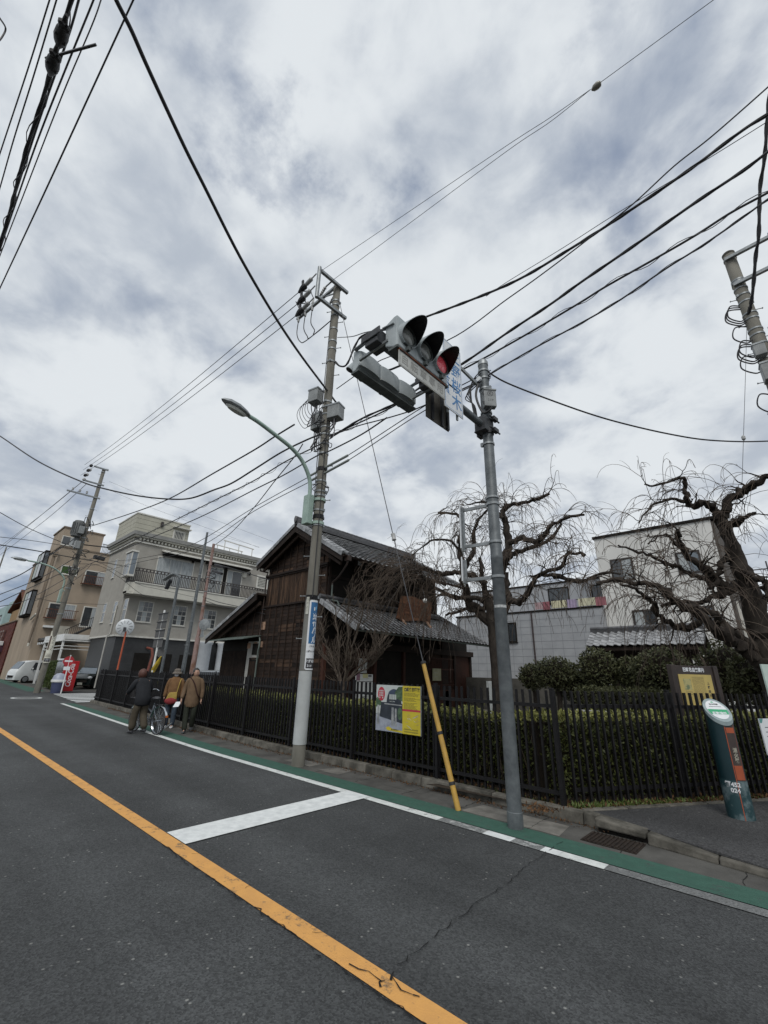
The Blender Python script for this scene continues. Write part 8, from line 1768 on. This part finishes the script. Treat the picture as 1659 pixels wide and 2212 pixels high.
for lab, px, r in (('black splice cable leaving the rusty pole towards the wooden house', [(463, 1219), (490, 1225), (540, 1240), (583, 1253)], .02), ('middle cable from the rusty pole to the house gutter', [(438, 1289), (470, 1300), (520, 1311), (574, 1317)], .018), ('lowest cable from the rusty pole to the wooden house wall', [(440, 1296), (480, 1310), (530, 1318), (572, 1326)], .018)): wire(lab, px, (t2_.x, RY), (-17.5, YG-.1), r)
for k, q in enumerate((d8(610, 470), d8(575, 560))): a = V(q[0]-10, q[1]-2, y=RY); c = V(q[0]+10, q[1]+4, y=RY); tag(MB().beam(a, c, .16, .15).build('cable_closure', M_cable, None, bevel=.03), ('upper', 'lower')[k]+' black cable closure hanging right of the rusty pink pole', 'cable closure')
a, c = V(412, 1212-6, x=-30), None; p = V(420-15, 1226, y=12); 
p = V(214, 1206, x=-33.8); tag(MB().beam(p+Vector((0, -.35, .05)), p+Vector((0, .35, 0)), .26, .26).build('cable_closure', M_cable, None, bevel=.05), 'black oval cable closure hanging between the leaning pole and grey building', 'cable closure')
# far pole beyond
fp_ = thing('utility_pole', 'distant dark utility pole at the left edge above the teal building', 'utility pole', (-78, 9, 0)); t_ = V(14, 1182, y=9.4); MB().tube([(t_.x, 9.4, 0), (t_.x, 9.4, t_.z)], [.2, .12], 10).build('shaft', M_conc, fp_); 
for k in range(3): MB().box(t_.x-.1, t_.x+1.6, 9.3, 9.4, t_.z-.8-.9*k, t_.z-.68-.9*k).build('cross_arm', M_galv2, fp_)
# ------------------------------------------------ people
def skin(name, pts, edges, rad_, m, parent, root=0, sub=1):
    me = bpy.data.meshes.new(name); me.from_pydata([tuple(p) for p in pts], edges, []); o = bpy.data.objects.new(name, me); COL.objects.link(o)
    md = o.modifiers.new('s', 'SKIN'); md.use_smooth_shade = True
    for i, v in enumerate(me.skin_vertices[0].data): v.radius = (rad_[i] if hasattr(rad_[i], '__len__') else (rad_[i], rad_[i])); v.use_root = (i == root)
    s = o.modifiers.new('sub', 'SUBSURF'); s.levels = sub; s.render_levels = sub
    dg = bpy.context.evaluated_depsgraph_get(); m2 = bpy.data.meshes.new_from_object(o.evaluated_get(dg)); bpy.data.objects.remove(o)
    m2.materials.clear(); m2.materials.append(m); m2.name = name; m2.shade_smooth(); o = bpy.data.objects.new(name, m2); COL.objects.link(o); o.parent = parent; return o
M_skin = mat('skin', (.42, .26, .19), (.36, .21, .15), .55, 8); M_hairk = mat('hair_black', (.014, .012, .011), (.03, .026, .022), .55, 60); M_hairr = mat('hair_reddish', (.10, .035, .022), (.05, .02, .014), .6, 50)
def cloth(n, c, c2=None, **k): return mat('cloth_'+n, c, c2 or tuple(q*.72 for q in c), .85, 7, 6, bump=.012, bscale=14, **k)
def ringloft(name, rings, m, parent, n=18):
    """rings: (cx, cy, z, rx, ry)"""
    vs = []; k = len(rings)
    for (cx, cy, z, rx, ry) in rings:
        for i in range(n): t = 2*PI*i/n; w = 1+.03*math.sin(5*t+z*9); vs.append((cx+rx*w*math.cos(t), cy+ry*w*math.sin(t), z))
    fs = [(i*n+j, i*n+(j+1) % n, (i+1)*n+(j+1) % n, (i+1)*n+j) for i in range(k-1) for j in range(n)]+[tuple(range(n-1, -1, -1)), tuple((k-1)*n+j for j in range(n))]
    o = MB().add(vs, fs).build(name, m, parent, smooth=True); md = o.modifiers.new('sub', 'SUBSURF'); md.levels = 1; md.render_levels = 1; return o
def person(label, loc, rz, H, pose):
    """local frame: facing -y, x = own left"""
    s = H/1.7; r = thing('person', label, 'person', (0, 0, 0)); P = {k: Vector(v)*s for k, v in pose.items() if isinstance(v, tuple) and len(v) == 3 and k[0] != '_'}
    nm_ = ['pelvis', 'waist', 'chest', 'neck', 'head0', 'head1', 'hipL', 'kneeL', 'ankL', 'toeL', 'hipR', 'kneeR', 'ankR', 'toeR', 'shL', 'elL', 'wrL', 'haL', 'shR', 'elR', 'wrR', 'haR']
    R_ = [.13, .12, .13, .055, .075, .085, .085, .06, .030, .018, .085, .06, .030, .018, .055, .042, .028, .022, .055, .042, .028, .022]
    E_ = [(0, 1), (1, 2), (2, 3), (3, 4), (4, 5), (0, 6), (6, 7), (7, 8), (8, 9), (0, 10), (10, 11), (11, 12), (12, 13), (2, 14), (14, 15), (15, 16), (16, 17), (2, 18), (18, 19), (19, 20), (20, 21)]
    skin('body', [P[n] for n in nm_], E_, [q*s*.86 for q in R_], M_skin, r)
    hc = P['head0'].lerp(P['head1'], .55); b = MB(); b.ball(tuple(hc), .1*s, 16, 12, (.80, .95, 1.15)); 
    fd_ = Vector(pose.get('_face', (0, -1, 0))).normalized(); sdv = fd_.cross(Vector((0, 0, 1))).normalized()
    b.ball(tuple(hc+fd_*.098*s+Vector((0, 0, -.01*s))), .018*s, 8, 6, (1, 1, 1.6)); [b.ball(tuple(hc+sdv*q*.082*s), .02*s, 8, 6, (.8, .8, 1.5)) for q in (-1, 1)]; b.build('head', M_skin, r, smooth=True)
    if pose.get('_face'): [MB().ball(tuple(hc+fd_*.088*s+sdv*q*.034*s+Vector((0, 0, .02*s))), .011*s, 8, 6, (1, 1, .6)).build('eye', M_ink, r) for q in (-1, 1)]; MB().ball(tuple(hc+fd_*.090*s+Vector((0, 0, -.05*s))), .02*s, 8, 5, (1, .5, .3)).build('mouth', mat('lips', (.30, .12, .10), None, .5), r)
    for side in 'LR':     # five fingers, slightly curled
        h = P['ha'+side]; d = (P['ha'+side]-P['wr'+side]).normalized(); u = Vector((0, -1, 0)).cross(d).normalized() if abs(d.y) < .9 else Vector((1, 0, 0)); w = d.cross(u); b = MB()
        b.ball(tuple(h), .034*s, 10, 6, (.8, 1.1, 1.1))
        for k in range(4): q = h+w*(.026-.017*k)*s+d*.02*s; L_ = (.05, .062, .060, .045)[k]*s; b.tube([q, q+d*L_*.5+u*.004*s, q+d*L_*.85+u*.018*s], [.0085*s, .008*s, .0065*s], 6)
        q = h+w*.032*s; b.tube([q, q+w*.018*s+d*.025*s, q+w*.012*s+d*.048*s], [.010*s, .009*s, .007*s], 6); b.build('hand', pose.get('_glove') or M_skin, r, smooth=True)
    return r, P, s, hc, fd_, sdv
def limbcloth(name, pts, rs, m, r): return skin(name, pts, [(i, i+1) for i in range(len(pts)-1)], rs, m, r)
def shoe(P, side, m, r, s):
    a, t = P['ank'+side], P['toe'+side]; d = (t-a); b = MB(); c = a.lerp(t, .5); b.ball((c.x, c.y, c.z-.02*s), .13*s, 12, 8, (.38, .38, .38)); 
    dd = Vector((d.x, d.y, 0)).normalized(); Mx = frame((a.x, a.y, a.z-.075*s), dd, Vector((0, 0, 1)).cross(dd)); b = MB(Mx); n = 14; pr = [(-.07, .02, .05), (-.06, .040, .07), (0, .043, .085), (.09, .048, .06), (.15, .042, .04), (.18, .02, .025)]; vs = []
    for (x, w, h) in pr:
        for k in range(n): t_ = 2*PI*k/n; vs.append((x*s, w*s*math.cos(t_), max(0, h*s*(.5+.5*math.sin(t_)))))
    b.add(vs, [(i*n+k, i*n+(k+1) % n, (i+1)*n+(k+1) % n, (i+1)*n+k) for i in range(len(pr)-1) for k in range(n)]+[tuple(range(n-1, -1, -1)), tuple((len(pr)-1)*n+k for k in range(n))]); b.build('shoe', m, r, smooth=True)
base_pose = dict(pelvis=(0, 0, .93), waist=(0, 0, 1.06), chest=(0, .01, 1.30), neck=(0, .01, 1.46), head0=(0, 0, 1.52), head1=(0, -.01, 1.62), hipL=(.09, 0, .88), kneeL=(.10, -.04, .48), ankL=(.10, 0, .085), toeL=(.11, -.14, .04), hipR=(-.09, 0, .88), kneeR=(-.10, -.02, .48), ankR=(-.10, .05, .085), toeR=(-.11, -.09, .04),
                 shL=(.18, .01, 1.38), elL=(.24, .03, 1.12), wrL=(.25, -.03, .88), haL=(.25, -.05, .81), shR=(-.18, .01, 1.38), elR=(-.24, .03, 1.12), wrR=(-.25, -.03, .88), haR=(-.25, -.05, .81), _face=(0, -1, 0))
def dress(r, P, s, coat, trou, shoe_m, hem, coat_w=1.0, belly=0.0, flare=1.0):
    c, w, p = P['chest'], P['waist'], P['pelvis']; hz = hem*s
    low = Vector((p.x, p.y, hz)); ringloft('coat', [(low.x, low.y, hz, .205*s*flare, .16*s*flare), (p.x, p.y, p.z, .19*s*coat_w, .145*s*coat_w), (w.x, w.y, w.z, .178*s*coat_w, .135*s*coat_w), (c.x, c.y, c.z, .20*s*coat_w, .135*s*coat_w), (P['neck'].x*.6+c.x*.4, P['neck'].y*.6+c.y*.4, P['shL'].z*.5+P['shR'].z*.5+.04*s, .185*s, .12*s), (P['neck'].x, P['neck'].y, P['neck'].z+.005*s, .10*s, .09*s), (P['neck'].x, P['neck'].y, P['neck'].z+.035*s, .075*s, .075*s)], coat, r)
    for q in 'LR':
        limbcloth('sleeve', [P['sh'+q]+(P['chest']-P['sh'+q])*.25, P['sh'+q], P['el'+q], P['wr'+q]+(P['wr'+q]-P['el'+q])*.05], [.085*s*coat_w, .09*s*coat_w, .066*s*coat_w, .054*s*coat_w], coat, r)
        k, a = P['knee'+q], P['ank'+q]; limbcloth('trouser_leg', [P['hip'+q]+Vector((0, 0, .05*s)), P['hip'+q], k, a+(a-k)*.10], [.10*s, .11*s, .082*s, .075*s], trou, r); shoe(P, q, shoe_m, r, s)
# man in the brown coat, walking, looking to his left
po_ = dict(base_pose); po_.update(ankL=(.08, .16, .14), kneeL=(.10, -.02, .50), toeL=(.09, .04, .045), ankR=(-.07, -.08, .085), toeR=(-.08, -.22, .04), _face=(.75, -.66, 0), wrR=(-.27, -.10, .88), haR=(-.27, -.13, .81))
mf = G(403, 1583); r, P, s, hc, fd_, sdv = person('man in a long brown coat with a dark strap, walking by the railing', mf, 0, 1.60, po_)
M_coat = cloth('brown', (.165, .11, .068)); dress(r, P, s, M_coat, cloth('dark_green', (.035, .040, .030)), M_fit, .60, 1.0, flare=1.12)
b = MB(); b.ball(tuple(hc+Vector((0, .01*s, .02*s))-fd_*.015*s), .108*s, 16, 12, (.88, 1.0, 1.14)); [None]; o = b.build('hair', M_hairk, r, smooth=True)
for v in o.data.vertices:
    q = v.co-hc
    if q.dot(fd_) > .03*s and q.z < .055*s: v.co = hc+q*.72
b = MB(); cable_mb(b, [P['shR']+Vector((.05, -.06, .07))*s, P['chest']+Vector((0, -.155, .0))*s, P['waist']+Vector((.13, -.15, -.05))*s, P['pelvis']+Vector((.2, -.06, -.02))*s], .017*s, 6); b.build('bag_strap', cloth('strap', (.05, .025, .02)), r)
MB().lathe([(.075*s, -.03*s), (.085*s, .0), (.06*s, .05*s)], P['neck'], 14).build('collar', M_coat, r, smooth=True)
r.location = (mf.x, mf.y, 0); r.rotation_euler = (0, 0, rad(60))
lf = thing('leaflet', 'white folded leaflet in the brown-coated man\'s hand', 'leaflet', (0, 0, 0)); hb_ = Matrix.Rotation(rad(60), 3, 'Z') @ P['haR']+Vector((mf.x, mf.y, 0)); MB(frame(hb_+Vector((-.05, -.06, -.05)), (.8, .5, .1), (-.3, .5, .6))).box(-.08, .08, -.11, .06, -.003, .003).build('sheet', M_signw, lf)
# woman with hood-like hat, mask, mustard jacket and yellow-red bag
po_ = dict(base_pose); po_.update(ankL=(.10, .02, .085), kneeL=(.11, -.04, .48), _glove=cloth('glove', (.06, .03, .03)))
wf = G(362, 1573); r, P, s, hc, fd_, sdv = person('woman in mustard jacket, floppy hat and mask, with a yellow and red bag', wf, 0, 1.56, po_)
dress(r, P, s, cloth('mustard', (.19, .105, .05)), cloth('denim', (.07, .095, .13)), M_signw, .80, 1.06, flare=1.02)
M_hat = cloth('hat_grey', (.16, .14, .12)); MB().lathe([(.15*s, -.03*s), (.145*s, .0), (.105*s, .03*s), (.10*s, .09*s), (.06*s, .125*s), (0, .13*s)], hc+Vector((0, 0, .02*s)), 18).build('hat', M_hat, r, smooth=True)
b = MB(); b.ball(tuple(hc+Vector((0, .03, -.03))*s), .115*s, 14, 10, (1, .85, 1.1)); b.build('hair', M_hairk, r, smooth=True); b = MB(); b.ball(tuple(hc+Vector((0, -.055, -.045))*s), .06*s, 12, 8, (1.1, .85, .95)); b.build('face_mask', mat('mask_white', (.5, .5, .52), None, .8), r, smooth=True)
ringloft('scarf', [(P['neck'].x, P['neck'].y, P['neck'].z-.06*s, .08*s, .085*s), (P['neck'].x, P['neck'].y-.01, P['neck'].z+.03*s, .075*s, .08*s)], cloth('scarf', (.16, .03, .03)), r)
bz = .93*s; M_by = cloth('bag_yellow', (.42, .30, .08)); M_br = cloth('bag_red', (.28, .045, .05))
b = MB(); b.add([(-.17*s, -.20*s, bz-.10), (.15*s, -.20*s, bz-.10), (.13*s, -.19*s, bz+.10), (-.10*s, -.19*s, bz+.08), (-.17*s, -.13*s, bz-.10), (.15*s, -.13*s, bz-.10), (.13*s, -.14*s, bz+.10), (-.10*s, -.14*s, bz+.08)], [(3, 2, 1, 0), (4, 5, 6, 7), (0, 1, 5, 4), (1, 2, 6, 5), (2, 3, 7, 6), (3, 0, 4, 7)]); o = b.build('bag', M_by, r, bevel=.02)
b = MB(); b.ball((-.02*s, -.17*s, bz-.14), .17*s, 14, 8, (1.08, .35, .62)); b.build('bag_lower', M_br, o, smooth=True); b = MB(); cable_mb(b, [(.12*s, -.16*s, bz+.1), (.15*s, -.13*s, bz+.35), (.16*s, -.03*s, 1.42*s)], .014, 6); b.build('bag_strap', M_by, o)
r.location = (wf.x, wf.y, 0); r.rotation_euler = (0, 0, rad(55))
# walker in the black coat pushing a bicycle, seen from behind
po_ = dict(pelvis=(0, .04, .92), waist=(0, .0, 1.05), chest=(0, -.12, 1.26), neck=(0, -.20, 1.39), head0=(0, -.25, 1.45), head1=(0, -.27, 1.55), hipL=(.09, .04, .87), kneeL=(.10, -.06, .48), ankL=(.09, -.08, .09), toeL=(.09, -.22, .045), hipR=(-.09, .04, .87), kneeR=(-.10, .02, .48), ankR=(-.11, .20, .13), toeR=(-.11, .10, .05),
           shL=(.19, -.14, 1.32), elL=(.27, -.22, 1.08), wrL=(.22, -.42, 1.0), haL=(.20, -.48, 1.0), shR=(-.19, -.14, 1.32), elR=(-.28, -.16, 1.06), wrR=(-.30, -.38, 1.0), haR=(-.30, -.45, 1.0), _face=(-.2, -1, -.1))
of_ = G(292, 1585); RZo = rad(-82)
r, P, s, hc, fd_, sdv = person('stooping walker in a black coat and baggy trousers pushing a bicycle, seen from behind', of_, 0, 1.60, po_)
dress(r, P, s, cloth('black_coat', (.022, .024, .028)), cloth('olive_baggy', (.085, .072, .052)), M_ink, .66, 1.10, flare=1.22)
for q in 'LR': k, a = P['knee'+q], P['ank'+q]; limbcloth('trouser_leg', [P['hip'+q]+Vector((0, 0, -.1*s)), k, a+(a-k)*.04], [.108*s, .105*s, .095*s], MT['cloth_olive_baggy'], r)
b = MB(); b.ball(tuple(hc-fd_*.02+Vector((0, 0, .01))), .122*s, 16, 12, (.92, 1.02, 1.16)); o = b.build('hair', M_hairr, r, smooth=True)
for v in o.data.vertices: 
    q = v.co-hc
    if q.dot(fd_) > .035*s and q.z < .04*s: v.co = hc+q*.7
r.location = (of_.x, of_.y, 0); r.rotation_euler = (0, 0, RZo)
# bicycle
def bicycle(label, loc, rz):
    r = thing('bicycle', label, 'bicycle', (0, 0, 0)); Rw_ = .32; M_fr = mat('bike_frame', (.20, .23, .26), (.15, .17, .2), .35, 6, metal=.4)
    for x in (0, 1.06):
        w = MB().add(*(lambda n, k: ([( x+(Rw_-.015+.015*math.cos(2*PI*j/k))*math.cos(2*PI*i/n), .015*math.sin(2*PI*j/k), Rw_+(Rw_-.015+.015*math.cos(2*PI*j/k))*math.sin(2*PI*i/n)) for i in range(n) for j in range(k)], [(i*k+j, ((i+1) % n)*k+j, ((i+1) % n)*k+(j+1) % k, i*k+(j+1) % k) for i in range(n) for j in range(k)]))(36, 8)).build('wheel', M_tyre, r, smooth=True)
        b = MB(); b.lathe([(Rw_-.035, -.012), (Rw_-.022, -.012), (Rw_-.022, .012), (Rw_-.035, .012), (Rw_-.035, -.012)], (x, 0, Rw_), 32, (0, 1, 0)); b.build('rim', M_chr, w, smooth=True)
        b = MB(); [b.tube([(x, .02*(-1)**k, Rw_), (x+(Rw_-.03)*math.cos(2*PI*k/24), 0, Rw_+(Rw_-.03)*math.sin(2*PI*k/24))], .0022, 3) for k in range(24)]; b.tube([(x, -.05, Rw_), (x, .05, Rw_)], .02, 8); b.build('spokes', M_chr, w)
        b = MB(); n = 14; vs = []
        for i in range(n+1): t = rad(10 if x == 0 else 40)+rad(150 if x == 0 else 110)*i/n; vs += [(x+(Rw_+.03)*math.cos(t), y, Rw_+(Rw_+.03)*math.sin(t)+(-.006 if abs(y) > .01 else 0)) for y in (-.028, 0, .028)]
        b.add(vs, [(3*i+j, 3*i+j+1, 3*i+4+j, 3*i+3+j) for i in range(n) for j in (0, 1)]); b.build('mudguard', M_chr, r, smooth=True)
    b = MB(); bbk, st_, hd, ra, fa = (.43, 0, .28), (.30, 0, .72), (.90, 0, .78), (0, 0, Rw_), (1.06, 0, Rw_)
    for a, c, w in ((bbk, st_, .016), (bbk, hd, .018), ((.36, 0, .5), (.88, 0, .72), .014), (hd, (.86, 0, .98), .014)): b.tube([a, c], w, 8)
    for sy in (-.05, .05): b.tube([(0, sy, Rw_), (.43, sy*.5, .28)], .009, 6); b.tube([(0, sy, Rw_), (.31, sy*.4, .66)], .008, 6); b.tube([(1.06, sy, Rw_), (.93, sy, .68), hd], .010, 6)
    b.build('frame', M_fr, r, smooth=True); b = MB(); b.ball((.27, 0, .84), .13, 14, 8, (1.1, .75, .35)); b.tube([(.30, 0, .7), (.28, 0, .82)], .012, 6); b.build('saddle', M_ink, r, smooth=True)
    b = MB(); cable_mb(b, [(.66, -.28, 1.0), (.80, -.24, 1.04), (.87, -.05, 1.0), (.87, .05, 1.0), (.80, .24, 1.04), (.66, .28, 1.0)], .011, 8); b.build('handlebar', M_chr, r, smooth=True)
    b = MB(); [b.beam((-.18, y, .70), (.22, y, .70), .012, .012) for y in (-.07, -.025, .025, .07)]; [b.tube([(-.05, y, .70), (0, y, Rw_)], .006, 5) for y in (-.07, .07)]; b.build('rear_rack', M_chr, r)
    b = MB(); b.box(.93, 1.25, -.16, .16, .80, 1.0); 
    o = MB(); [o.tube([(.95, y, .82), (1.24, y, .82), (1.26, y*1.1, 1.02)], .004, 4) for y in np.linspace(-.15, .15, 7)]; [o.tube([(x, -.15, .82), (x, -.16, 1.02)], .004, 4) for x in np.linspace(.95, 1.25, 6)]; [o.tube([(x, .15, .82), (x, .16, 1.02)], .004, 4) for x in np.linspace(.95, 1.25, 6)]; o.build('basket', M_wire, r)
    b = MB(); b.lathe([(.08, -.01), (.095, 0), (.08, .01)], (.43, -.04, .28), 18, (0, 1, 0)); b.tube([(.43, -.06, .28), (.43+.15, -.06, .2)], .01, 6); b.tube([(.43, .06, .28), (.43-.15, .06, .36)], .01, 6); b.build('crank', M_chr, r); b = MB(); b.box(.5, .6, -.12, -.06, .19, .21); b.box(.22, .32, .06, .12, .35, .37); b.build('pedal', M_ink, r)
    b = MB(); b.tube([(0, -.06, Rw_), (-.10, -.12, .12), (-.34, -.16, .30)], .008, 6); b.build('stand', M_chr, r); MB().box(-.345, -.33, -.03, .03, .42, .47).build('rear_reflector', mat('reflector_orange', (.6, .15, .02), None, .3), r)
    r.location = loc; r.rotation_euler = (0, 0, rz); return r
bw = G(336, 1588); bicycle('city bicycle with chrome mudguards, rear wheel towards the camera, pushed along the green lane', (bw.x, bw.y, 0), rad(190))
